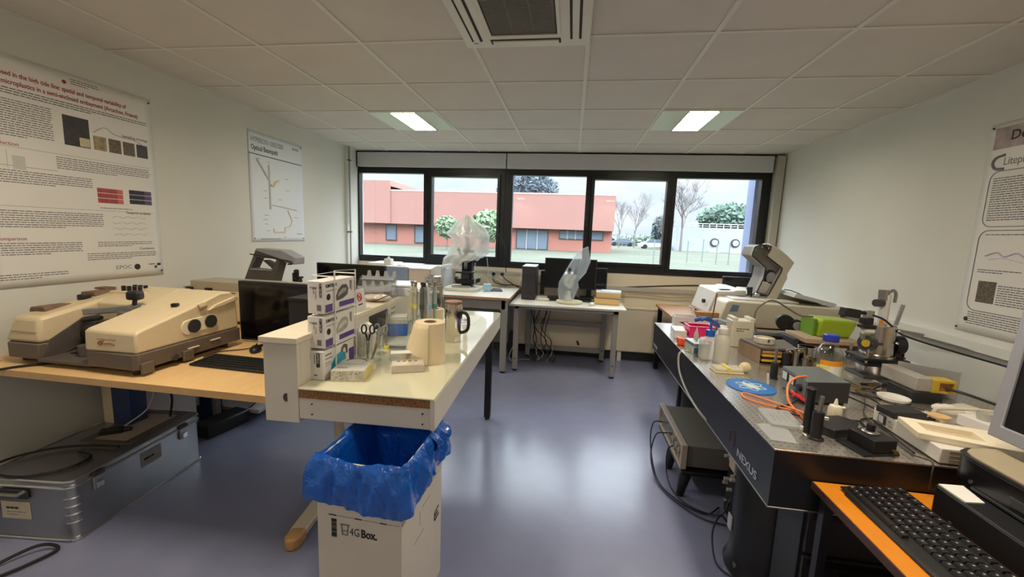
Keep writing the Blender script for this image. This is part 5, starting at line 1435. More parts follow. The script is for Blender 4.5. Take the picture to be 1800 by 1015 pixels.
M().box(tx0 + .001, ty0 + .001, .586, tx1 - .001, ty1 - .001, tz - .006).done('core', side, ot)
M().box(tx0, ty0, .580, tx1, ty1, .586).done('bottom_skin', satin, ot, bev=.001)
lettx = mat('silver_lettering', (196, 198, 206), .4, noise=0)
lettering('NEXUS', lettx, .046, frame((.7296, 1.722, .618), (0, -1, 0), (0, 0, 1)), ot, 'lettering', bold=.0004, sx=1.28)
EX = frame((.7296, 1.805, .605), (0, -1, 0), (0, 0, 1))
M(EX).tube([(.0, .03, .0004), (.0, .075, .0004), (.012, .088, .0004), (.03, .088, .0004), (.042, .075, .0004), (.042, .03, .0004), (.030, .018, .0004), (.02, .018, .0004)], .0012, 5, 4).done('emblem', mat('dull_red_emblem', (120, 70, 84), .5), ot)
lettering('THORLABS', lettx, .034, frame((.7296, 3.50, .612), (0, -1, 0), (0, 0, 1)), ot, 'lettering', bold=.0003, sx=.9)
for (x, y) in ((.962, 1.85), (1.70, 1.85), (1.10, 3.30), (1.70, 3.20)):
    lgm = mat('black_pedestal', (20, 20, 24), .4, noise=.04)
    leg_ = M().lathe((x, y, 0), [(.17, 0), (.175, .02), (.165, .04), (.155, .08), (.155, .50), (.14, .52), (.14, .58)], 40).done('pedestal', lgm, ot)
    if y < 2 and x < 1.2:
        M().box(.800, 1.86, .17, .8055, 1.90, .24).done('label', mat('silver_label', (170, 170, 176), .4), leg_)
        M().cyl((.815, 1.80, .05), (.805, 1.80, .05), .012, n=14).done('valve', satin, leg_)
# drawers standing under the table behind the orange shelf
t = T('drawer_unit', 'dark drawer cabinet under the optical table behind the orange shelf', 'cabinet', (1.14, 1.58, 0))
M().box(.885, 1.50, .01, 1.40, 1.66, .56).done('body', mat('near_black_cabinet', (34, 33, 36), .5, noise=.03), t)
for k in range(3):
    M().box(.895, 1.486, .03 + k * .18, 1.39, 1.50, .195 + k * .18).done('drawer', mat('dark_drawer_front', (52, 50, 52), .45, noise=.03), t, bev=.003)
    M().box(.91, 1.482, .165 + k * .18, 1.37, 1.488, .185 + k * .18).done('drawer_pull', black, t)

# oscilloscope on a low stool
t = T('stool', 'low black stool under the grey oscilloscope beneath the optical table', 'stool', (.95, 2.55, 0))
M().box(.70, 2.33, .145, 1.25, 2.95, .17).done('top', black, t, bev=.006)
for (x, y) in ((.735, 2.365), (.735, 2.65), (1.2, 2.365), (1.2, 2.65)):
    M().cyl((x, y, .145), (x + (-.02 if x < 1 else .02), y, 0), .036, .02, 14).done('leg', black, t)
osm = mat('warm_grey_case', (112, 108, 102), .45, noise=.03)
t = T('oscilloscope', 'grey benchtop oscilloscope with a beige front bezel on the low stool', 'instrument', (.9, 2.65, .17), 0)
M().box(.72, 2.36, .185, 1.25, 2.94, .315).done('case', osm, t, bev=.004)
M().ringprism([(2.34, .175), (2.96, .175), (2.96, .325), (2.34, .325)], [(2.358, .19), (2.942, .19), (2.942, .31), (2.358, .31)], 'x', .695, .73).done('bezel', mat('beige_bezel', (176, 162, 146), .45, noise=.02), t, bev=.004)
M().box(.712, 2.358, .19, .72, 2.942, .31).done('front_panel', mat('panel_grey', (126, 122, 114), .5, noise=.05), t)
M().box(.708, 2.62, .245, .713, 2.86, .302).done('display', mat('display_brown', (72, 58, 48), .15, noise=.1), t)
for r in range(3):
    for c_ in range(12):
        M().box(.704, 2.38 + c_ * .047, .197 + r * .014, .713, 2.40 + c_ * .047, .206 + r * .014).done('key', mat('key_beige', (158, 150, 138), .5), t)
for y in (2.40, 2.46, 2.54):
    M().cyl((.713, y, .265), (.692, y, .265), .018, .016, 18).done('knob', mat('key_beige'), t)
for y in (2.50, 2.66, 2.82):
    M().cyl((.713, y, .24), (.69, y, .24), .009, n=12).done('connector', chrome, t)
for p in ((.74, 2.4), (.74, 2.9), (1.2, 2.4), (1.2, 2.9)):
    M().cyl((p[0], p[1], .17), (p[0], p[1], .187), .015, n=12).done('foot', black, t)
for k, pts in enumerate(([(.69, 2.82, .24), (.63, 2.80, .24), (.60, 2.72, .16), (.60, 2.58, .05), (.62, 2.42, .012), (.72, 2.25, .010), (.82, 2.20, .012), (.90, 2.26, .02)],
                         [(.69, 2.66, .24), (.62, 2.66, .22), (.585, 2.60, .10), (.60, 2.46, .02), (.66, 2.30, .010), (.78, 2.16, .010), (.90, 2.12, .012)],
                         [(.69, 2.50, .24), (.66, 2.50, .20), (.655, 2.46, .08), (.68, 2.36, .015), (.76, 2.24, .010), (.88, 2.18, .03), (.94, 2.22, .12)])):
    cable('signal_cable', pts, .0045, mat('navy_cable', (20, 24, 48), .4, noise=0), 'dark blue cable looping from the oscilloscope to the floor, %s' % ('outermost loop', 'middle loop', 'innermost loop')[k], 'cable')
cable('signal_cable', [(.92, 1.98, .012), (.86, 2.0, .09), (.80, 1.98, .16), (.74, 1.90, .12), (.74, 1.82, .03), (.80, 1.76, .012)], .0045, mat('navy_cable'), 'single dark blue cable loop beside the front pedestal on the floor')
t = T('patch_panel', 'dark electronics rack with pale connectors behind the front pedestal', 'rack', (1.05, 2.2, 0))
M().box(.93, 2.12, .0, 1.25, 2.28, .40).done('chassis', mat('near_black_cabinet', (34, 33, 36), .5, noise=.03), t, bev=.004)
rd = random.Random(3)
for k in range(11):
    y_ = 2.10; x_ = .895 + rd.uniform(-.0, .0)
    yy, zz = rd.uniform(2.13, 2.27), rd.uniform(.04, .38)
    M().cyl((.93, yy, zz), (.93 - rd.uniform(.01, .03), yy, zz), rd.uniform(.006, .012), n=10).done('connector', mat('pale_connector', (176, 172, 166), .4), t)
M().box(.86, 2.03, .36, .90, 2.10, .56).done('bracket', mat('beige_bezel'), t, bev=.003)

# ---------------------------------------------------------------- far side: wooden table with a beige instrument
t = T('side_table', 'wooden table under the beige instrument in the far right corner', 'table', (1.6, 4.3, 0))
M().box(1.0, 3.66, .735, 2.26, 4.85, .76).done('tabletop', mat('brown_laminate', (160, 118, 80), .5, noise=.06, scale=14, stretch=(1, 5, 1)), t, bev=.002)
for (x, y) in ((1.02, 3.69), (2.2, 3.69), (1.02, 4.78), (2.2, 4.78)):
    M().box(x, y, 0, x + .045, y + .045, .735).done('leg', black, t)
gi = mat('ivory_casing', (206, 200, 180), .42, noise=.02)
giw = mat('pale_grey_casing', (206, 202, 196), .42, noise=.02)
t = T('spectrometer', 'long ivory instrument with a blue label in the far right corner', 'spectrometer', (1.8, 4.1, .76))
M().prism([(1.31, .775), (1.30, .83), (1.34, .98), (1.37, 1.0), (2.25, .985), (2.25, .775)], 'y', 3.70, 3.96).prism([(1.62, .775), (1.62, .995), (2.25, .985), (2.25, .775)], 'y', 3.96, 4.40).done('casing', gi, t, bev=.012)
M().prism([(1.375, .905), (1.44, .91), (1.45, .965), (1.395, .968)], 'y', 3.693, 3.702).done('blue_label', mat('slate_blue_label', (110, 128, 160), .5, noise=.03), t)
M().box(1.42, 3.76, .995, 1.95, 3.95, 1.012).done('top_plate', giw, t, bev=.004)
M().prism([(1.63, 1.01), (1.95, 1.0), (2.2, .985), (2.22, 1.0), (1.95, 1.05), (1.66, 1.06)], 'y', 3.95, 4.35).done('tray', gi, t, bev=.004)
M().prism([(1.88, 1.055), (1.90, 1.09), (2.22, 1.02), (2.21, .995)], 'y', 3.72, 4.0).done('ribbed_tray', mat('pale_grey_panel'), t, bev=.003)
M().tube([(1.885, 3.9, 1.10), (1.95, 3.88, 1.09), (2.1, 3.84, 1.03), (2.2, 3.8, 1.01)], .004, 6).done('tray_lead', cabblk, t)
for p in ((1.36, 3.75), (2.2, 3.75), (1.66, 4.35), (2.2, 4.35)):
    M().cyl((p[0], p[1], .76), (p[0], p[1], .777), .02, n=12).done('foot', black, t)
t = T('detector_box', 'pale grey wedge-fronted instrument box left of the ivory one', 'instrument', (1.45, 4.2, .76))
M().prism([(1.30, .80), (1.285, .83), (1.345, 1.035), (1.36, 1.045), (1.50, 1.05), (1.52, 1.062), (1.61, 1.062), (1.61, .80)], 'y', 3.98, 4.5).done('casing', giw, t, bev=.008)
for p in ((1.33, 4.02), (1.58, 4.02), (1.33, 4.45), (1.58, 4.45)):
    M().cyl((p[0], p[1], .76), (p[0], p[1], .803), .018, n=12).done('foot', black, t)
M().cyl((1.295, 4.1, .93), (1.27, 4.1, .93), .02, n=14).done('side_knob', black, t)
M().prism([(1.40, 1.049), (1.50, 1.052), (1.49, 1.06), (1.41, 1.058)], 'y', 4.05, 4.1).done('handle_pad', dgrey, t)
# leaning open microscope head
ih = T('infrared_microscope', 'ivory microscope head with an open black-edged cavity beside the right wall', 'microscope', (1.75, 3.95, .76))
SH = [(1.734, 1.480), (1.747, 1.484), (1.802, 1.456), (1.872, 1.404), (1.938, 1.341), (1.892, 1.238), (1.896, 1.197), (1.881, 1.161), (1.833, 1.012), (1.75, 1.005), (1.758, 1.043), (1.841, 1.257), (1.845, 1.288), (1.763, 1.347), (1.702, 1.393), (1.727, 1.439)]
CV = [(1.604, 1.465), (1.644, 1.484), (1.696, 1.486), (1.734, 1.475), (1.727, 1.439), (1.702, 1.393), (1.763, 1.347), (1.845, 1.288), (1.841, 1.257), (1.758, 1.043), (1.658, 1.06), (1.703, 1.194), (1.71, 1.285), (1.655, 1.331), (1.587, 1.387), (1.588, 1.408)]
M().prism(SH, 'y', 3.89, 4.14).done('shell', mat('greyish_ivory', (190, 184, 166), .42, noise=.02), ih, bev=.006)
M().prism(CV, 'y', 3.945, 4.13).done('cavity', mat('cavity_grey', (128, 124, 118), .5, noise=.04), ih)
M().ringprism([(x * 1.0 + .0, z) for x, z in CV], [(1.69 + (x - 1.69) * .93, 1.26 + (z - 1.26) * .955) for x, z in CV], 'y', 3.895, 3.95).done('cavity_rim', mat('rim_grey', (150, 146, 138), .5), ih)
M().tube([(x, 3.893, z) for x, z in CV], .0055, 6, 0, True).done('gasket', black, ih)
M().prism([(1.667, 1.068), (1.707, 1.158), (1.80, 1.158), (1.768, 1.07), (1.745, 1.050)], 'y', 3.93, 3.946).done('white_panel', white, ih, bev=.002)
M().prism([(1.772 + .052 * math.cos(a), 1.205 + .062 * math.sin(a)) for a in [2 * PI * k / 28 for k in range(28)]], 'y', 3.936, 3.946).done('lens_ring', black, ih)
M().prism([(1.782 + .042 * math.cos(a), 1.195 + .052 * math.sin(a)) for a in [2 * PI * k / 28 for k in range(28)]], 'y', 3.930, 3.937).done('lens', mat('lens_grey', (150, 152, 156), .15, noise=.05), ih)
M().sphere((1.748, 4.02, 1.486), .03, 16, (1.2, 1.2, .5)).done('top_cap', white, ih)
for (x, z) in ((1.604, 1.455), (1.655, 1.478), (1.715, 1.472)):
    M().sphere((x + .006, 3.90, z - .012), .009, 10).done('screw', chrome, ih)
M().cyl((1.612, 3.93, 1.105), (1.618, 3.93, 1.03), .025, .020, 18).done('objective', black, ih)
M().cyl((1.618, 3.93, 1.03), (1.618, 3.93, 1.012), .012, n=14).done('objective_nose', satin, ih)
M().box(1.63, 3.90, 1.012, 1.84, 4.14, 1.03).done('base_plate', satin, ih, bev=.003)
M().box(1.53, 3.92, 1.0, 1.66, 4.05, 1.014).done('stage', dgrey, ih, bev=.002)
M().cyl((1.665, 3.91, 1.04), (1.665, 3.88, 1.04), .016, n=14).done('focus_knob', chrome, ih)
monitor('small dark monitor turned away in the far right corner', (1.78, 4.52, .97), .38, .17, -.06, .76)

# ---------------------------------------------------------------- on the optical table, far end to near end
top = tz + .0005
M().prism([(.70 + .06, 2.99), (.845, 2.985), (.86, 3.16), (.775, 3.17)], 'z', top, top + .058).done('small_white_box', carton, None, 'small plain white box on the far left corner of the optical table', 'box', bev=.002)
t = T('open_carton', 'open white carton with a raised flap at the far end of the optical table', 'carton', (.98, 3.40, top), -.1)
LM(t).ringprism([(-.13, -.07), (.13, -.07), (.13, .07), (-.13, .07)], [(-.126, -.066), (.126, -.066), (.126, .066), (-.126, .066)], 'z', 0, .095).box(-.126, -.066, 0, .126, .066, .004).done('body', carton, t)
LM(t).cbox((.01, .0, .135), (.003, .12, .10), 0, 0, -.5).done('flap', carton, t)
LM(t).prism([(-.10, .055), (-.03, .025), (-.03, .06)], 'y', -.0712, -.0705).done('dark_print', dgrey, t)
M().box(1.03, 3.42, top + .0, 1.20, 3.50, .93).done('brown_carton', mat('brown_cardboard', (168, 122, 76), .8, noise=.06), None, 'brown cardboard box behind the open white carton', 'carton')
t = T('metal_rod', 'thin upright brown rod at the far end of the optical table', 'rod', (1.10, 3.30, top))
M().cyl((1.10, 3.30, top), (1.10, 3.30, .815), .022, n=16).done('rod_base', white, t)
M().cyl((1.10, 3.30, .812), (1.125, 3.30, 1.105), .005, n=8).done('rod', mat('rust_rod', (112, 82, 64), .5), t)
pk = mat('hot_pink_plastic', (240, 44, 122), .35, noise=.04)
t = T('pink_tray', 'hot pink open plastic tray on the optical table behind the bottles', 'tray', (.93, 3.02, top), .04)
LM(t).ringprism([(-.075, -.05), (.085, -.05), (.085, .06), (-.075, .06)], [(-.071, -.046), (.081, -.046), (.081, .056), (-.071, .056)], 'z', 0, .10).box(-.071, -.046, 0, .081, .056, .004).ringprism([(-.085, -.06), (.095, -.06), (.095, .07), (-.085, .07)], [(-.071, -.046), (.081, -.046), (.081, .056), (-.071, .056)], 'z', .096, .102).done('tray', pk, t)
t = T('pipette_bulb', 'blue handled squeeze tool resting across the pink tray', 'tool', (.99, 2.98, .905), -.5)
LM(t).tube([(-.10, 0, .03), (-.05, 0, .05), (0, 0, .045), (.05, .01, .02), (.09, .01, .004)], .014, 10).done('handle', mat('royal_blue_plastic', (44, 92, 176), .35, noise=.03), t)
LM(t).tube([(.0, .02, .045), (.04, .05, .05), (.10, .05, .04)], .008, 8).done('trigger', mat('pale_blue_grip', (170, 196, 220), .4), t)
t = T('orange_clip', 'orange red plastic clip lying at the left edge of the optical table', 'clip', (.765, 2.80, top))
oc = mat('orange_red_plastic', (244, 92, 36), .4, noise=.03)
M().prism([(.738, .0), (.80, 0), (.812, .045), (.722, .045)] and [(.742, top), (.795, top), (.80, top + .042), (.735, top + .052)], 'y', 2.79, 2.84).done('cap', oc, t, bev=.006)
M().cyl((.815, 2.80, top), (.815, 2.80, top + .035), .014, n=16).done('pale_tube', mat('pale_yellow_plastic', (228, 214, 168), .4), t)
t = T('tip_rack', 'blue and white pipette tip rack box near the left edge of the optical table', 'rack', (.82, 2.66, top), .12)
LM(t).box(-.048, -.07, 0, .05, .07, .05).done('base', mat('pale_green_print', (196, 202, 176), .45, noise=.2, scale=30), t, bev=.002)
LM(t).box(-.05, -.072, .05, .052, .072, .068).done('rim', mat('slate_blue_label'), t, bev=.002)
LM(t).box(-.05, -.072, .068, .052, .072, .0705).done('deck', mat('pale_blue_white'), t)
LM(t).box(-.0485, -.0712, .004, -.01, -.0702, .044).done('dark_print', mat('slate_print', (76, 92, 116), .5, noise=.3, scale=50), t)
for (x, y) in ((-.02, -.03), (.0, .01), (.025, -.04)):
    LM(t).cyl((x, y, .07), (x, y, .085), .004, n=10).done('tip', mat('frosted_acrylic'), t)
for k, (x, y) in enumerate(((.79, 2.77), (.822, 2.70))):
    zz = top + (.0 if k == 0 else .0735)
    M().lathe((x, y, zz), [(.015, 0), (.016, .02), (.010, .045), (.006, .052), (.006, .06), (.003, .075)], 18).done('drop_bottle', mat('frosted_plastic'), None, ('small clear dropper bottle behind the tip rack at the table edge', 'small clear dropper bottle standing on the tip rack')[k], 'bottle', 'small dropper bottles')
# plastic bottles
pe = mat('translucent_bottle', (224, 224, 216), .3, noise=.02, alpha_trans=.5)
pe2 = mat('milky_bottle', (222, 219, 206), .35, noise=.02, alpha_trans=.28)
t = T('spray_bottle', 'squat clear bottle with a blue cap and blue spout on the optical table', 'bottle', (.843, 2.52, top))
M().prism(rr(.795, 2.475, .89, 2.565, .02), 'z', top, top + .125).done('body', pe, t, bev=.012)
M().lathe((.845, 2.52, top + .123), [(.040, 0), (.026, .012), (.022, .02)], 24).done('shoulder', pe, t)
bl = mat('royal_blue_plastic')
M().lathe((.845, 2.52, top + .14), [(.026, 0), (.026, .035), (.018, .04)], 24).done('cap', bl, t)
M().cyl((.845, 2.52, top + .18), (.845, 2.52, top + .24), .007, n=12).done('spout_stem', bl, t)
M().tube([(.845, 2.52, top + .235), (.82, 2.51, top + .25), (.78, 2.50, top + .235)], .009, 8).tube([(.845, 2.52, top + .235), (.88, 2.53, top + .215), (.90, 2.54, top + .19)], .008, 8).done('trigger', bl, t)
t = T('white_bottle', 'tall milky white wash bottle standing right of the blue capped bottle', 'bottle', (.90, 2.47, top))
M().lathe((.90, 2.47, top), [(.041, 0), (.043, .006), (.043, .125), (.036, .15), (.023, .165), (.023, .172)], 32).done('body', pe2, t)
M().lathe((.90, 2.47, top + .17), [(.026, 0), (.027, .002), (.027, .028), (.022, .034), (.001, .035)], 28, (True, False)).done('cap', white, t)
t = T('white_bottle', 'milky white bottle half hidden behind the tall wash bottle', 'bottle', (.985, 2.72, top))
M().lathe((.985, 2.72, top), [(.040, 0), (.042, .006), (.042, .11), (.03, .135), (.024, .14)], 32).done('body', pe2, t)
M().lathe((.985, 2.72, top + .138), [(.028, 0), (.028, .026), (.022, .03)], 28).done('cap', white, t)
t = T('square_jug', 'square translucent cream container with two lugs on the optical table', 'container', (1.165, 2.93, top))
M().prism(rr(1.092, 2.86, 1.235, 2.98, .015), 'z', top, top + .18).done('body', mat('cream_translucent', (228, 222, 200), .35, noise=.02, alpha_trans=.12), t, bev=.006)
for x in (1.097, 1.205):
    M().box(x, 2.862, top + .175, x + .03, 2.975, top + .20).done('lug', mat('cream_translucent'), t, bev=.004)
printed(t, frame((1.12, 2.8595, top + .10), (1, 0, 0), (0, 0, 1)), [(.0, .0, .09, .035)], ink, .014, .005, 3, 'stamp')
t = T('tube_rack', 'clear plastic vial holder with a pale yellow tag lying on the table', 'rack', (.875, 2.29, top), .06)
fr2 = mat('frosted_plastic')
for k in range(5):
    LM(t).cyl((-.075, -.03 + k * .016, .018), (.065, -.03 + k * .016, .018), .009, n=12).done('tube', mat('pale_tube', (232, 226, 204), .25, noise=.02, alpha_trans=.25), t)
LM(t).box(-.078, -.042, 0, .07, .045, .010).done('tray', mat('pale_yellow_plastic'), t, bev=.002)
LM(t).box(-.02, -.0425, .008, .0, .044, .032).done('yellow_tag', mat('yellow_tag', (232, 216, 110), .5), t)
LM(t).sphere((.095, .01, .028), .028, 14, (1.1, .9, .95)).done('bulb', mat('pale_yellow_plastic'), t)
LM(t).cyl((.06, .0, .018), (.08, .005, .022), .014, n=14).done('bulb_neck', mat('pale_yellow_plastic'), t)
# round blue mat
t = T('round_mat', 'round blue mat with a white orbit emblem at the left edge of the optical table', 'mat', (.905, 2.07, top), .5)
LM(t).prism([(.108 * math.cos(a), .108 * math.sin(a)) for a in [2 * PI * k / 48 for k in range(48)]], 'z', 0, .004).done('mat', mat('cobalt_mat', (38, 112, 190), .45, noise=.03), t)
orb = LM(t)
for a0 in (0, 60, 120):
    orb.tube([(.066 * math.cos(a) * math.cos(math.radians(a0)) - .024 * math.sin(a) * math.sin(math.radians(a0)), .066 * math.cos(a) * math.sin(math.radians(a0)) + .024 * math.sin(a) * math.cos(math.radians(a0)), .0042) for a in [2 * PI * k / 28 for k in range(28)]], .0022, 5, 0, True)
orb.done('orbit_emblem', mat('pale_emblem', (206, 226, 222), .5), t)
LM(t).prism([(.018 * math.cos(a), .018 * math.sin(a)) for a in [2 * PI * k / 20 for k in range(20)]], 'z', .004, .0048).done('nucleus', mat('pale_emblem'), t)
lettering('BIPHOTON', mat('pale_emblem'), .022, W[t] @ Matrix.Translation((-.008, -.048, .0046)) @ Matrix.Rotation(PI / 2, 4, 'Z') @ Matrix.Scale(.85, 4), t, 'lettering') if False else LM(t).box(-.013, -.05, .004, .013, .05, .0047).done('name_band', mat('pale_emblem'), t)
# box of stage parts with a dish
ddk = mat('umber_metal', (116, 108, 104), .45, .3, noise=.1)
t = T('stage_box', 'dark open metal housing with yellow striped flank on the optical table', 'housing', (1.2, 2.62, top))
M().prism([(1.085, 2.70), (1.125, 2.50), (1.33, 2.50), (1.36, 2.74)], 'z', .885, .90).done('lid', ddk, t, bev=.002)
M().prism([(1.085, 2.70), (1.09, 2.73), (1.14, 2.53), (1.125, 2.50)], 'z', top, .885).done('flank', mat('tan_flank', (158, 134, 106), .6, noise=.06), t)
for z, m in ((.815, mat('hazard_yellow', (214, 168, 40), .5, noise=.05)), (.845, mat('hazard_yellow')), (.83, black), (.865, mat('tan_edge'))):
    M().box(1.135, 2.497, z, 1.24, 2.70, z + .014).done('stripe', m, t)
M().box(1.15, 2.52, top, 1.32, 2.70, .885).done('core', black, t)
t = T('ring_dish', 'pale ring dish holding white powder on the dark metal housing', 'dish', (1.185, 2.61, .9005))
M().lathe((1.185, 2.61, .9005), [(.052, 0), (.056, .004), (.056, .034), (.048, .036), (.048, .022), (.001, .022)], 36, (True, False)).done('ring', mat('ivory_metal', (206, 198, 180), .35, noise=.04), t)
M().lathe((1.185, 2.61, .920), [(.047, 0), (.044, .006), (.02, .009), (.001, .010)], 30).done('powder', mat('white_powder', (236, 228, 206), .9, noise=.05, scale=200), t)
M().cyl((1.185, 2.555, .92), (1.185, 2.545, .935), .006, n=10).done('clamp_screw', satin, t)
M().box(1.19, 2.50, top + .0, 1.23, 2.503, .81).done('label_foot', black, t)
# black beam, lens mount
t = T('rail', 'long black rail standing behind the ring dish on the optical table', 'rail', (1.45, 3.1, top))
M().prism([(1.20, top), (1.60, top), (1.60, .865), (1.20, .875)], 'y', 2.98, 3.08).done('beam', black, t, bev=.003)
M().box(1.245, 2.965, .80 + .0006, 1.285, 2.98, .90).done('post', greyplast, t, bev=.002)
t = T('lens_mount', 'black round lens mount with a grey lens in front of the ivory instrument', 'mount', (1.62, 3.2, top))
M().cyl((1.585, 3.20, .925), (1.60, 3.25, .925), .058, n=32).done('disc', black, t)
M().cyl((1.645, 3.16, .915), (1.655, 3.20, .915), .043, n=28).done('mount_ring', black, t)
M().cyl((1.650, 3.150, .915), (1.652, 3.165, .915), .032, n=28).done('lens', mat('lens_grey'), t)
M().box(1.625, 3.16, top, 1.69, 3.20, .89).done('post', black, t, bev=.003)
# green container on a tray of boards
gm = mat('lime_green_plastic', (152, 178, 28), .4, noise=.03)
t = T('shelf_stack', 'reddish and cream board stack carrying the lime green box', 'shelf', (1.70, 2.95, top))
M().box(1.54, 2.84, .865, 1.87, 3.10, .895).done('cream_board', mat('cream_board', (178, 156, 130), .6, noise=.05), t, bev=.002)
M().box(1.55, 2.85, .845, 1.86, 3.10, .865).done('red_board', mat('maroon_board', (88, 40, 36), .6, noise=.1), t)
for (x, y) in ((1.56, 2.86), (1.82, 2.86), (1.56, 3.06), (1.82, 3.06)):
    M().box(x, y, top, x + .03, y + .03, .845).done('post', black, t)
M().box(1.47, 2.84, .80 + .0006, 1.50, 3.04, .89).done('front_bracket', dgrey, t, bev=.003)
t = T('green_box', 'lime green plastic box with an open side on the board stack', 'box', (1.76, 2.97, .8955))
M().prism([(1.65, .8955), (1.845, .8955), (1.885, 1.0), (1.872, 1.010), (1.672, 1.016), (1.662, 1.0)], 'y', 2.92, 3.10).done('body', gm, t, bev=.012)
M().box(1.632, 2.94, .8955, 1.652, 3.10, 1.012).done('end_cap', mat('deep_green_plastic', (96, 140, 30), .4, noise=.03), t, bev=.004)
cable('arched_tube', [(1.265, 2.90, .90), (1.25, 2.92, .98), (1.26, 2.92, 1.06), (1.32, 2.92, 1.115), (1.38, 2.93, 1.115), (1.46, 2.93, 1.07), (1.54, 2.94, 1.03), (1.62, 2.94, 1.025)], .006, mat('grey_tube', (112, 110, 102), .4), 'thin grey tube arching from the rail to the lime green box', 'tube')
# small opto-mechanics cluster
rd = random.Random(17)
t = T('steel_beaker', 'shiny steel cup among the small optics on the optical table', 'cup', (1.40, 2.56, top))
M().lathe((1.40, 2.56, top), [(.042, 0), (.044, .004), (.044, .105), (.046, .108), (.042, .108), (.041, .01)], 32, (True, False)).done('cup', chrome, t)
for k, (x, y, h, r, m, lb) in enumerate(((1.285, 2.44, .10, .014, satin, 'short steel post left of the steel cup'), (1.31, 2.50, .075, .02, brass, 'brass post mount left of the steel cup'), (1.335, 2.44, .06, .02, satin, 'low steel post holder in front of the steel cup'), (1.36, 2.45, .05, .022, brass, 'low brass mount in front of the steel cup'), (1.25, 2.46, .085, .022, black, 'black post holder in front of the striped housing'))):
    q_ = T('post_mount', lb, 'optical mount', (x, y, top), 0, 'small optical mounts')
    M().lathe((x, y, top), [(r * 1.5, 0), (r * 1.5, .008), (r, .010), (r, h), (r * .6, h + .002)], 20).done('post', m, q_)
    M().cbox((x + .01, y - .004, top + h + .012), (.05, .018, .022), rd.uniform(-.6, .6)).done('clamp', dgrey if k % 2 else satin, q_, bev=.003)
    M().cyl((x, y - .02, top + h + .012), (x, y - .035, top + h + .012), .007, n=10).done('screw', brass, q_)
M().cbox((1.24, 2.40, top + .006), (.10, .02, .010), .4).done('metal_strip', satin, None, 'bent metal strip lying in front of the striped housing', 'strip')
M().cbox((1.13, 2.33, top + .004), (.07, .012, .006), -.5).done('metal_strip', satin, None, 'second metal strip lying left of the grey power supply', 'strip')
t = T('optical_post', 'black post holder with a steel rod left of the grey power supply', 'post', (1.082, 2.235, top))
M().lathe((1.082, 2.235, top), [(.022, 0), (.022, .004), (.018, .006), (.018, .085), (.016, .088)], 22).done('holder', black, t)
M().cyl((1.082, 2.235, .88), (1.082, 2.235, .965), .007, n=14).done('rod', satin, t)
M().cyl((1.01, 2.13, top), (1.005, 2.13, top + .055), .005, n=10).done('thin_rod', white, None, 'thin white rod standing left of the power supply', 'rod')
# bottle with blue cap
bx, by = 1.385, 2.33
t = T('reagent_bottle', 'clear glass bottle with a blue screw cap and an orange label', 'bottle', (bx, by, top))
M().lathe((bx, by, top), [(.058, 0), (.063, .006), (.063, .115), (.058, .145), (.040, .175), (.030, .19), (.030, .20)], 40, (True, False)).done('glass', glassm, t)
M().lathe((bx, by, top + .004), [(.056, 0), (.059, .004), (.059, .03), (.001, .03)], 32, (True, False)).done('liquid', thin_glass('clear_liquid', (.9, .9, .86), .05, .02, .3), t)
M().lathe((bx, by, top + .198), [(.034, 0), (.036, .003), (.036, .034), (.031, .038), (.001, .038)], 32, (True, False)).done('cap', mat('ultramarine_cap', (38, 60, 176), .35, noise=.03), t)
def lab(a0, a1, z0, z1, m, n):
    M().grid(lambda u, v: (bx + .0635 * math.cos(math.radians(a0 + (a1 - a0) * u)), by + .0635 * math.sin(math.radians(a0 + (a1 - a0) * u)), top + z0 + (z1 - z0) * v), 14, 2).done(n, m, t)
lab(-150, -40, .02, .078, paper, 'paper_label')
lab(-150, -40, .078, .105, mat('label_orange', (232, 152, 30), .5, noise=.03), 'orange_label_band')
lab(-165, -110, .055, .075, mat('yellow_tag'), 'yellow_tape')
# grey power supply
gp = mat('steel_blue_grey', (98, 104, 106), .4, noise=.03)
t = T('power_supply', 'grey slant-faced power supply box with two small meters on the optical table', 'instrument', (1.2, 2.1, top))
M().prism([(1.062, 2.118), (1.055, 1.888), (1.248, 1.925), (1.245, 2.150)], 'z', top + .008, top + .105).done('case', gp, t, bev=.003)
fv = Vector((1.055 - 1.062, 1.888 - 2.118, 0)).normalized()
fx = frame((1.062 - .0015, 2.118, top + .008), fv, (0, 0, 1))
M(fx).box(.006, .006, 0, .225, .092, .003).done('front_plate', mat('pale_steel_panel', (120, 126, 126), .45, noise=.03), t)
for u in (.02, .085):
    mt_ = M(fx).box(u, .040, .002, u + .058, .086, .006).done('meter', black, t, bev=.002)
    M(fx).box(u + .006, .045, .006, u + .046, .081, .007).done('meter_face', paper, mt_)
M(fx).cyl((.19, .055, 0), (.19, .055, .016), .016, n=18).done('knob', black, t)
for u, m in ((.13, mat('green_plug', (44, 130, 84), .45)), (.16, inkred), (.20, mat('red_plug', (196, 36, 50), .45))):
    M(fx).cyl((u, .02, 0), (u, .02, .035), .008, n=12).done('terminal', m, t)
ev = Vector((1.248 - 1.055, 1.925 - 1.888, 0)).normalized()
ex = frame((1.055, 1.8875, top + .008), ev, (0, 0, 1))
M(ex).box(.002, .002, 0, .195, .095, .002).done('end_plate', mat('charcoal_plate', (46, 46, 46), .5, noise=.04), t)
for p in ((1.08, 2.10), (1.075, 1.91), (1.23, 1.94), (1.225, 2.12)):
    M().cyl((p[0], p[1], top), (p[0], p[1], top + .01), .01, n=10).done('foot', black, t)
cable('red_plug_lead', [(1.04, 1.97, .83), (1.03, 1.945, .833), (1.035, 1.915, .828), (1.05, 1.88, .822)], .008, mat('red_plug'), 'short red plug lead at the foot of the grey power supply', 'lead')
orc = mat('orange_fibre', (238, 132, 66), .35, noise=0)
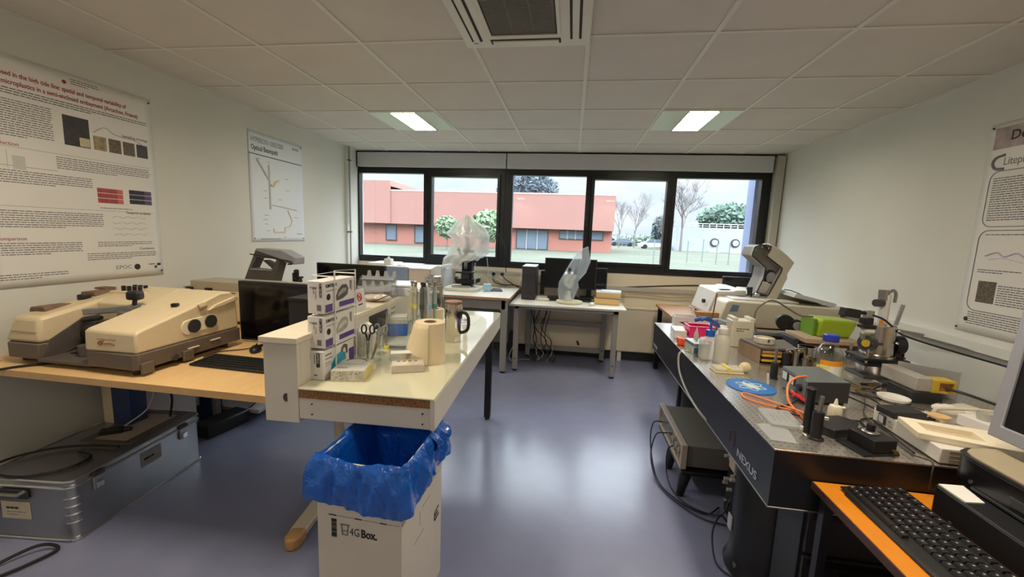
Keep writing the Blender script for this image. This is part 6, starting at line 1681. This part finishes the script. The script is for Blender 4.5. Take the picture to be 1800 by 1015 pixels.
cable('fibre_cable', [(1.08, 1.95, .912), (1.03, 1.93, .908), (.985, 1.90, .88), (.965, 1.85, .835), (.965, 1.78, .81), (.96, 1.68, .806)], .0045, orc, 'orange fibre cable arching over the front of the power supply')
cable('fibre_cable', [(.95, 1.60, .85), (.96, 1.72, .83), (.95, 1.82, .81), (.88, 1.92, .806), (.83, 1.96, .806), (.81, 1.90, .806), (.86, 1.84, .806), (.95, 1.80, .806), (1.02, 1.76, .806)], .0035, orc, 'orange fibre cable looping flat towards the table edge')
for k, pts in enumerate(([(1.06, 1.92, .83), (.98, 1.86, .806), (.90, 1.80, .806), (.96, 1.74, .806), (1.06, 1.74, .806), (1.18, 1.74, .806)], [(1.27, 1.96, .83), (1.34, 1.88, .806), (1.30, 1.80, .806), (1.20, 1.76, .806), (1.16, 1.66, .806)], [(1.36, 2.10, .806), (1.46, 2.04, .806), (1.50, 2.16, .806), (1.62, 2.20, .83), (1.72, 2.16, .81)], [(1.30, 1.99, .84), (1.38, 1.98, .82), (1.36, 1.86, .806), (1.26, 1.78, .806), (1.22, 1.62, .806), (1.20, 1.50, .806)])):
    cable('bench_cable', pts, .004, cabblk, ('black lead looping between the power supply and the black post', 'black lead curling behind the dropper bottle', 'black lead running from the power supply towards the laser', 'black lead hugging the white instrument box')[k])
cable('bench_cable', [(1.46, 2.30, .806), (1.40, 2.10, .83), (1.34, 1.96, .81), (1.26, 1.84, .806), (1.21, 1.70, .81), (1.18, 1.50, .808), (1.21, 1.445, .808), (1.20, 1.424, .78), (1.20, 1.424, .72)], .0025, mat('olive_cable', (58, 52, 44), .5, noise=0), 'thick olive cable running past the white box over the table front')
# perforated plates at the left edge
t = T('tip_tray', 'clear perforated tray plate at the left edge near the front corner', 'plate', (.86, 1.69, top), -.10)
LM(t).prism(rr(-.055, -.08, .06, .08, .008), 'z', 0, .014).done('plate', mat('frosted_acrylic'), t, bev=.002)
for i in range(4):
    for j in range(5):
        LM(t).cyl((-.028 + i * .02, -.035 + j * .02, .014), (-.028 + i * .02, -.035 + j * .02, .0146), .004, n=8).done('hole', mat('hole_grey', (130, 128, 124), .5), t)
M().prism([(.745, 1.50), (.828, 1.49), (.85, 1.60), (.80, 1.64), (.748, 1.63)], 'z', top, top + .003).done('clear_sheet', mat('frosted_acrylic'), None, 'clear plastic sheet lying on the front left corner of the optical table', 'sheet')
M().cyl((.895, 1.60, top), (.895, 1.60, top + .022), .006, n=12).done('white_peg', white, None, 'tiny white peg left of the black post', 'peg')
# black post with steel rod
t = T('optical_post', 'tall black post holder with a steel rod near the front corner of the table', 'post', (.918, 1.552, top))
M().lathe((.918, 1.552, top), [(.026, 0), (.026, .005), (.018, .008), (.018, .10), (.017, .103)], 24).done('holder', black, t)
M().cyl((.918, 1.552, .90), (.922, 1.552, .962), .0075, n=16).done('rod', satin, t)
M().cyl((.93, 1.545, .885), (.945, 1.54, .885), .006, n=12).done('thumbscrew', satin, t)
M().lathe((.915, 1.605, top), [(.018, 0), (.015, .004), (.0145, .150), (.017, .155), (.017, .170), (.010, .175)], 22).done('rear_post', black, t)
M().tube([(.905, 1.548, .806), (.88, 1.54, .812), (.875, 1.57, .82), (.89, 1.585, .81)], .003, 6).done('wire', satin, t)
# dropper bottle
t = T('dropper_bottle', 'small white dropper bottle behind the flat black box', 'bottle', (1.09, 1.745, top))
M().lathe((1.09, 1.745, top), [(.022, 0), (.024, .003), (.024, .05), (.020, .06), (.010, .064)], 26).done('body', mat('ivory_plastic', (224, 216, 194), .4, noise=.02), t)
M().lathe((1.09, 1.745, top + .062), [(.010, 0), (.008, .004), (.004, .024), (.002, .028)], 16).done('nozzle', mat('ivory_plastic'), t)
M().cyl((1.105, 1.74, top + .055), (1.12, 1.735, top + .058), .005, n=10).done('tether', mat('ivory_plastic'), t)
M().prism([(.958, 1.60), (.985, 1.562), (1.075, 1.592), (1.128, 1.665), (1.085, 1.715), (1.0, 1.69)], 'z', top, top + .034).done('black_box', mat('matt_black_metal', (30, 30, 32), .5, noise=.05), None, 'flat matt black box in front of the white dropper bottle', 'box', bev=.004)
t = T('mirror_mount', 'black machined mount block with a knob at the front edge of the table', 'mount', (1.07, 1.51, top), .25)
LM(t).box(-.075, -.05, 0, .06, .06, .007).done('base_plate', black, t, bev=.001)
LM(t).prism([(-.035, -.045), (.05, -.045), (.06, .02), (.05, .055), (-.035, .055)], 'z', .007, .052).done('block', black, t, bev=.002)
LM(t).lathe((0.015, .02, .052), [(.024, 0), (.025, .003), (.021, .006)], 24).done('ring', satin, t)
LM(t).cyl((.015, .02, .056), (.015, .02, .082), .013, n=18).done('knob', black, t)
LM(t).cyl((.03, -.05, .02), (.03, -.065, .02), .006, n=12).done('connector', brass, t)
# white instrument box with a routed board on top
t = T('laser_driver', 'long white instrument box with a tiny display at the front right of the optical table', 'instrument', (1.35, 1.7, top))
A_, B_, C_, D_ = (1.250, 1.775), (1.231, 1.444), (1.40, 1.44), (1.43, 1.78)
M().prism([A_, B_, C_, D_], 'z', top + .006, top + .057).done('case', mat('white_case', (224, 220, 214), .45, noise=.015), t, bev=.003)
fv = (Vector((B_[0], B_[1], 0)) - Vector((A_[0], A_[1], 0))).normalized()
fx = frame((A_[0] - .0012, A_[1], top + .006), fv, (0, 0, 1))
dp_ = M(fx).box(.035, .008, 0, .075, .043, .003).done('display', dgrey, t)
M(fx).box(.040, .012, .003, .066, .040, .004).done('display_glass', mat('pale_blue_white'), dp_)
for k in range(4):
    M(fx).cyl((.095 + (k % 2) * .014, .018 + (k // 2) * .014, 0), (.095 + (k % 2) * .014, .018 + (k // 2) * .014, .004), .004, n=10).done('button', greyplast, t)
lettering('OEM', mat('lilac_ink', (166, 158, 190), .6), .022, fx @ Matrix.Translation((.42, .018, .0006)), t, 'lettering') if False else None
ex = frame((B_[0], B_[1] - .001, top + .006), (1, 0, 0), (0, 0, 1))
for k in range(3):
    M(ex).box(.025, .010 + k * .015, .0, .16, .014 + k * .015, .0018).done('vent_slot', mat('slot_tan', (150, 136, 116), .6), t)
for p in ((1.26, 1.48), (1.38, 1.48), (1.27, 1.75), (1.41, 1.75)):
    M().cyl((p[0], p[1], top), (p[0], p[1], top + .008), .01, n=10).done('foot', black, t)
# routed pale board
t = T('routed_board', 'pale board with a sunken rectangular tray lying on the white instrument box', 'board', (1.33, 1.52, top + .058))
wdm = mat('pale_board', (232, 222, 198), .5, noise=.02)
BO = [(1.237, 1.640), (1.204, 1.502), (1.455, 1.415), (1.47, 1.575)]
M().ringprism(BO, [(1.268, 1.598), (1.250, 1.528), (1.385, 1.474), (1.408, 1.553)], 'z', top + .0605, top + .080).done('rim', wdm, t, bev=.002)
M().prism(BO, 'z', top + .058, top + .062).done('floor', mat('pale_board_floor', (206, 188, 156), .6, noise=.03), t)
# things on the rear of the white box
M().cbox((1.295, 1.705, top + .072), (.125, .08, .027), .12).done('hard_drive', mat('matt_black_metal'), None, 'flat black box lying on the rear of the white instrument box', 'box', bev=.004)
M().cbox((1.375, 1.685, top + .063), (.035, .016, .010), .1).done('black_clip', black, None, 'small black clip beside the flat black box', 'clip')
M().prism([(1.412 + .034 * math.cos(a), 1.69 + .030 * math.sin(a)) for a in [2 * PI * k / 24 for k in range(24)]], 'z', top + .0705, top + .077).done('wooden_disc', mat('pale_wood', (206, 172, 122), .6, noise=.08, scale=40), None, 'oval pale wooden disc on the white instrument box', 'disc')
M().box(1.40, 1.665, top + .0575, 1.425, 1.715, top + .070).done('support_block', wdm, None, 'pale block under the oval wooden disc', 'block')
t = T('pen', 'thick black marker resting behind the flat black box', 'pen', (1.44, 1.84, top))
M().cyl((1.40, 1.885, .838), (1.47, 1.825, .838), .009, n=12).done('barrel', black, t)
M().cyl((1.47, 1.825, .838), (1.50, 1.80, .836), .006, n=10).done('tip', cabgry, t)
M().box(1.39, 1.86, top, 1.43, 1.90, .828).done('rest', dgrey, t)
cable('white_cable', [(1.49, 1.81, .845), (1.56, 1.87, .84), (1.66, 1.84, .86), (1.80, 1.82, .855), (1.90, 1.74, .85), (1.98, 1.62, .86)], .007, mat('cream_cord', (214, 202, 176), .5, noise=0), 'cream cable running from the black marker towards the right wall')
t = T('white_dish', 'oval white plastic dish behind the flat black box', 'dish', (1.50, 2.03, top))
M().lathe((1.505, 2.035, top), [(.04, 0), (.058, .012), (.060, .022), (.054, .022), (.04, .01), (.001, .01)], 32, (True, False)).done('dish', white, t)
mouse('white wireless mouse on the optical table right of the oval dish', (1.655, 1.945, top), .9, white)
M().cbox((1.745, 1.965, top + .010), (.12, .10, .020), .4).done('white_tray', white, None, 'flat white tray to the right of the white mouse', 'tray', bev=.004)
M().cbox((1.645, 1.775, top + .022), (.09, .12, .044), .2).done('white_carton', carton, None, 'white carton at the right edge behind the routed board', 'carton', bev=.002)
M().lathe((1.64, 1.775, top + .0445), [(.022, 0), (.026, .03), (.024, .03), (.020, .004)], 24, (True, False)).done('plastic_cup', mat('frosted_plastic'), None, 'small frosted cup standing on the white carton at the right edge', 'cup')
# laser module and grey rail at right
t = T('laser_module', 'grey laser housing with a yellow warning frame near the right wall', 'laser', (1.65, 2.1, top))
M().box(1.575, 2.03, top, 1.70, 2.18, .852).done('base', mat('matt_black_metal'), t, bev=.003)
M().box(1.60, 2.05, .852, 1.668, 2.27, .915).done('housing', mat('laser_grey', (168, 162, 152), .45, noise=.03), t, bev=.003)
M().ringprism([(1.662, .852), (1.757, .852), (1.757, .910), (1.662, .910)], [(1.690, .860), (1.748, .860), (1.748, .900), (1.690, .900)], 'y', 2.045, 2.11).done('warning_frame', mat('warning_yellow', (196, 168, 50), .45, noise=.03), t)
M().box(1.686, 2.055, .858, 1.75, 2.11, .902).done('aperture', mat('amber_glass', (150, 104, 56), .2, noise=.1), t)
M().prism([(1.665, 2.26), (1.83, 2.12), (1.836, 2.127), (1.671, 2.267)], 'z', top, .935).done('back_plate', greyplast, t, bev=.001)
t = T('cable_duct', 'long grey duct angling along the right edge of the optical table', 'duct', (1.9, 2.6, top))
M().prism([(2.30, .80 + .001), (2.95, .80 + .001), (2.95, .87), (2.30, .87)], 'x', 1.885, 1.935).done('duct', mat('pale_grey_panel'), t, bev=.003)
cable('laser_cable', [(1.72, 2.05, .875), (1.76, 2.0, .872), (1.84, 1.94, .85), (1.98, 1.84, .82), (2.08, 1.74, .78), (2.12, 1.6, .70)], .006, cabblk, 'black cable leaving the yellow framed laser to the right')
# cryostat with steel drum on a stage
cxx, cyy = 1.688, 2.44
t = T('cryostat', 'steel drum on a black translation stage with fittings on top, right of the bottle', 'instrument', (cxx, cyy, top))
M().box(cxx - .10, cyy - .08, top, cxx + .10, cyy + .08, .812).done('foot_plate', dgrey, t, bev=.002)
M().cyl((cxx, cyy, .812), (cxx, cyy, .868), .075, .09, 28).done('tapered_base', satin, t)
for z, w_ in ((.868, .105), (.898, .11)):
    M().box(cxx - w_, cyy - .08, z, cxx + w_, cyy + .08, z + .013).done('stage_plate', black, t, bev=.002)
for (dx, dy) in ((-.09, -.065), (.09, -.065), (-.09, .065), (.09, .065)):
    M().cyl((cxx + dx, cyy + dy, .845), (cxx + dx, cyy + dy, .96 if dx < 0 else .93), .006, n=10).done('stage_screw', chrome, t)
M().lathe((cxx, cyy, .881), [(.078, .030), (.078, .044), (.066, .048), (.066, .200), (.062, .205), (.001, .205)], 40, (True, False)).done('drum', mat('brushed_steel', (200, 192, 182), .26, 1.0, noise=.12, scale=30, stretch=(8, 8, .3)), t, ang=30)
for z in (1.065, 1.0):
    M().cyl((cxx + .045, cyy - .055, z), (cxx + .052, cyy - .064, z), .007, n=12).done('bolt', chrome, t)
M().cyl((cxx - .06, cyy - .02, .985), (cxx - .085, cyy - .035, .985), .042, n=30).done('side_port', dgrey, t)
M().cyl((cxx - .076, cyy - .032, .985), (cxx - .090, cyy - .040, .985), .020, n=24).done('port_window', mat('warning_yellow'), t)
M().cbox((cxx - .05, cyy - .06, .99), (.06, .012, .014), .1).done('port_arm', dgrey, t, bev=.002)
M().cyl((cxx + .065, cyy, .98), (cxx + .11, cyy, .98), .05, n=28).done('side_flange', black, t)
M().box(cxx + .07, cyy - .03, .911, cxx + .10, cyy + .03, .96).done('flange_bracket', black, t, bev=.003)
M().cyl((cxx, cyy, 1.085), (cxx + .002, cyy, 1.25), .022, n=22).done('neck_tube', mat('pale_metal'), t)
M().cyl((cxx - .01, cyy - .01, 1.086), (cxx - .01, cyy - .01, 1.115), .010, n=14).done('orange_seal', mat('orange_seal', (236, 158, 84), .4), t)
M().cyl((cxx - .012, cyy, 1.22), (cxx - .016, cyy, 1.275), .022, n=20).done('valve_body', satin, t)
M().cyl((cxx - .06, cyy - .02, 1.205), (cxx - .02, cyy - .01, 1.205), .020, n=20).done('valve_knob', dgrey, t)
M().tube([(cxx + .0, cyy, 1.25), (cxx + .03, cyy, 1.275), (cxx + .045, cyy, 1.255), (cxx + .045, cyy, 1.21)], .008, 8).done('elbow_pipe', satin, t)
M().cyl((cxx + .075, cyy + .01, 1.085), (cxx + .095, cyy + .01, 1.20), .010, n=14).done('side_rod', satin, t)
M().cyl((cxx + .06, cyy - .01, 1.065), (cxx + .20, cyy - .01, 1.045), .007, n=12).done('horizontal_rod', satin, t)
M().cbox((cxx - .175, cyy - .02, 1.145), (.085, .05, .045), .15, 0, .12).done('camera_block', black, t, bev=.004)
M().cyl((cxx - .135, cyy - .02, 1.15), (cxx - .09, cyy - .02, 1.145), .010, n=12).done('camera_plug', black, t)
M().cbox((cxx - .09, cyy - .02, 1.105), (.045, .045, .035), .1).done('mount_block', black, t, bev=.004)
M().cbox((cxx - .08, cyy - .02, 1.075), (.075, .05, .018), .1).done('mount_plate', black, t, bev=.003)
M().cyl((cxx - .10, cyy - .02, 1.053), (cxx - .04, cyy - .02, 1.05), .020, n=20).done('mount_cylinder', white, t)
M().box(cxx - .10, cyy - .03, 1.0, cxx - .06, cyy + .0, 1.16).done('mount_arm', satin, t, bev=.002)
cable('cryostat_cable', [(cxx - .09, cyy - .02, 1.145), (cxx - .02, cyy - .04, 1.12), (cxx + .05, cyy - .05, 1.06), (cxx + .12, cyy - .03, 1.03), (1.95, 2.35, .99), (2.2, 2.2, .93), (2.27, 2.0, .90)], .005, cabblk, 'black cable from the cryostat camera running to the right wall')
cable('cryostat_cable', [(cxx + .12, cyy, 1.0), (cxx + .12, cyy - .01, .93), (cxx + .11, cyy - .03, .86), (cxx + .05, cyy - .14, .81), (1.60, 2.26, .806), (1.50, 2.24, .806)], .006, cabblk, 'thick black lead drooping behind the cryostat drum')
cable('wall_cable', [(2.20, 3.0, .96), (2.24, 2.7, .955), (2.265, 2.4, .95), (2.265, 2.1, .95)], .004, cabgry, 'thin pale cable fixed along the right wall')
M().cbox((1.60, 2.25, top + .012), (.06, .05, .024), .3).done('small_mount', satin, None, 'small steel block in front of the cryostat stage', 'block', bev=.002)
rd = random.Random(44)
for k in range(7):
    x_, y_ = rd.uniform(1.42, 1.62), rd.uniform(2.06, 2.24)
    M().cbox((x_, y_, top + .006), (rd.uniform(.03, .10), .008, .008), rd.uniform(-.8, .8)).done('loose_rod', (brass, satin)[k % 2], None, 'thin loose %s rod lying between the clear bottle and the cryostat' % ('brass', 'steel')[k % 2], 'rod', 'loose %s rods between bottle and cryostat' % ('brass', 'steel')[k % 2])
# white cord at table's left side
cable('white_cable', [(.80, 2.64, .806), (.745, 2.66, .80), (.716, 2.66, .77), (.714, 2.60, .68), (.715, 2.40, .62), (.72, 2.15, .60), (.78, 2.05, .56)], .006, cabgry, 'pale cord hanging over the left side of the optical table')

# ---------------------------------------------------------------- orange shelf in front, keyboard, computer, monitor
org_t = mat('orange_laminate', (226, 140, 34), .4, noise=.035, scale=10)
t = T('side_shelf', 'orange topped side table with a dark edge in the near right corner', 'table', (1.5, 1.0, 0))
M().box(.860, .25, .684, 2.25, 1.432, .70).done('tabletop', org_t, t)
M().box(.8565, .25, .674, .861, 1.432, .699).box(.8565, 1.431, .674, 2.25, 1.435, .699).done('edge_band', mat('dark_brown_edge', (84, 54, 44), .5, noise=.05), t)
for (x, y) in ((.884, 1.395), (2.2, 1.395), (.884, .30), (2.2, .30)):
    M().box(x, y, 0, x + .028, y + .028, .684).done('leg', black, t)
# big black keyboard
KR = -PI / 2 + .0
t = T('keyboard', 'large black keyboard with grey key prints on the orange table', 'keyboard', (1.005, 1.21, .7005), 0)
kbm = mat('keyboard_charcoal', (34, 33, 34), .42, noise=.05)
kx0, kx1, ky0, ky1 = .924, 1.106, .945, 1.402
M().prism([(kx0, .706), (kx1, .706), (kx1, .730), (kx0 + .05, .718), (kx0, .712)], 'y', ky0, ky1).done('body', kbm, t, bev=.003)
M().prism([(kx0 - .006, .7008), (kx0 + .03, .7008), (kx0 + .03, .714), (kx0 - .003, .709)], 'y', ky0 + .05, ky1 - .03).done('palm_rest', kbm, t, bev=.003)
keym = mat('key_black', (40, 39, 41), .35, noise=.04)
legend = mat('key_legend', (170, 168, 166), .6, noise=0)
proto = None
kw, kd = .0173, .0165
nk = 0
rows = 6
def key(x, y, z, wx=kw, wy=kd, tag_=True):
    b_ = M()
    b_.prism([(x - wx / 2, z), (x + wx / 2, z), (x + wx / 2 - .003, z + .008), (x - wx / 2 + .003, z + .008)], 'y', y - wy / 2, y + wy / 2)
    k_ = b_.done('key', keym, t, smooth=False)
    if tag_:
        M().box(x - .0015, y + .0005, z + .0079, x + .0035, y + .0045, z + .0084).done('key_legend', legend, k_, smooth=False)
for r in range(rows):
    x = kx0 + .022 + r * .0265 + (.006 if r == 5 else 0)
    zk = .7135 + (x - kx0) * .085
    if r == 0:
        yk = ky1 - .014
        for wl, tg in ((.020, True), (.019, True), (.020, True), (.125, False), (.020, True), (.022, True)):
            key(x, yk - wl / 2, zk, .020, wl - .002, tg)
            yk -= wl
        continue
    n = 17 if r < 5 else 15
    for c_ in range(n):
        yy = ky1 - .014 - .009 - c_ * (.0262 if r < 5 else .0285) - (.006 * (r % 3)) * 0
        if yy < ky0 + .012:
            continue
        key(x, yy, zk, .0215, .0225)
# computer case lying flat
t = T('desktop_computer', 'flat black desktop computer case on the orange table under the printer', 'computer', (1.45, 1.0, .7005))
M().box(1.125, .45, .704, 1.62, 1.318, .80).done('case', mat('matt_case_black', (24, 24, 27), .45, noise=.05), t, bev=.004)
M().box(1.122, .46, .708, 1.127, 1.31, .796).done('front_panel', black, t, bev=.002)
M().box(1.1195, .70, .77, 1.1225, .86, .785).done('drive_slot', dgrey, t)
M().cyl((1.1225, 1.25, .72), (1.118, 1.25, .72), .006, n=12).done('power_button', dgrey, t)
for p in ((1.16, .5), (1.16, 1.28), (1.58, .5), (1.58, 1.28)):
    M().cyl((p[0], p[1], .7005), (p[0], p[1], .7045), .015, n=12).done('foot', black, t)
t = T('note_pad', 'white note slip on the corner of the flat black computer', 'paper', (1.155, 1.27, .8005))
M().prism([(1.128, 1.312), (1.196, 1.316), (1.180, 1.232), (1.112 + .016, 1.226)], 'z', .8006, .8046).done('sheet', paper, t)
t = T('printer', 'low black device with a rounded corner and a grey top on the flat computer', 'printer', (1.5, 1.1, .8005))
def rcorner(x0_, y0_, x1_, y1_, r):
    return rr(x0_, y0_, x1_, y1_, r, 6)
M().prism([(1.78, .55), (1.78, 1.40), (1.30, 1.40), (1.255, 1.392), (1.222, 1.37), (1.207, 1.336), (1.205, 1.30), (1.205, .55)], 'z', .8015, .885).done('body', mat('glossy_black_body', (16, 17, 22), .28, noise=.03), t, bev=.003)
M().prism([(1.782, .55), (1.782, 1.402), (1.30, 1.402), (1.254, 1.394), (1.220, 1.372), (1.205, 1.336), (1.203, 1.30), (1.203, .55)], 'z', .885, .890).done('top_rim', black, t)
M().prism([(1.775, .56), (1.775, 1.392), (1.30, 1.392), (1.26, 1.384), (1.230, 1.362), (1.217, 1.332), (1.215, 1.30), (1.215, .56)], 'z', .890, .8945).done('top_cover', mat('grey_beige_cover', (166, 154, 128), .4, noise=.04), t)
M().box(1.2035, .92, .825, 1.2055, 1.20, .850).done('tray_slot', dgrey, t, bev=.001)
M().box(1.200, 1.10, .806, 1.206, 1.30, .812).done('lower_lip', dgrey, t)
M().cyl((1.2045, 1.305, .825), (1.201, 1.305, .825), .006, n=12).done('button', dgrey, t)
# near monitor, facing left
mt = T('monitor', 'big monitor with a silver grey bezel at the right edge of the frame', 'monitor', (1.42, 1.15, .895), 0)
sil = mat('silver_bezel', (150, 152, 162), .4, noise=.02)
th = -.06
XM = Matrix.Translation((1.34, 1.418, .93)) @ Matrix.Rotation(.10, 4, 'Y') @ frame((0, 0, 0), (0, -1, 0), (0, 0, 1)) @ Matrix.Rotation(.03, 4, 'Z')
M(XM).ringprism([(0, 0), (.50, 0), (.50, .40), (0, .40)], [(.032, .04), (.47, .04), (.47, .37), (.032, .37)], 'z', 0, .016).done('bezel', sil, mt, bev=.003)
M(XM).box(.03, .038, .002, .472, .372, .008).done('screen', mat('dark_screen', (20, 19, 22), .25, noise=.03), mt)
M(XM).box(.005, .005, -.05, .495, .395, .001).done('back_shell', dgrey, mt, bev=.01)
M().box(1.40, 1.08, .895, 1.46, 1.24, 1.1).done('stand', dgrey, mt, bev=.006)
M().prism([(1.34, 1.02), (1.60, 1.02), (1.60, 1.30), (1.34, 1.30)], 'z', .895, .908).done('stand_base', dgrey, mt, bev=.004)
# power strip with a red switch on the floor under the orange table
t = T('tower_case', 'dark computer tower on the floor under the orange table', 'computer', (1.08, 1.28, 0))
M().box(.98, 1.10, .0, 1.30, 1.40, .335).done('case', mat('near_black_cabinet'), t, bev=.004)
M().box(.978, 1.12, .02, .9805, 1.38, .32).done('front_panel', black, t)
t = T('power_strip', 'dark power strip with a glowing red switch on the dark tower under the orange table', 'power strip', (1.07, 1.34, .3355), 1.2)
LM(t).box(-.05, -.12, .0, .05, .12, .045).done('body', black, t, bev=.005)
LM(t).box(-.04, -.10, .045, -.015, -.08, .052).done('red_switch', mat('red_switch', (210, 30, 40), .4, emit=((255, 40, 50), 1.2)), t)
LM(t).sphere((.0, .02, .055), .03, 12, (1, 1, .6)).done('plug', black, t)
LM(t).cyl((.02, -.03, .045), (.02, -.03, .075), .02, n=14).done('plug', greyplast, t)
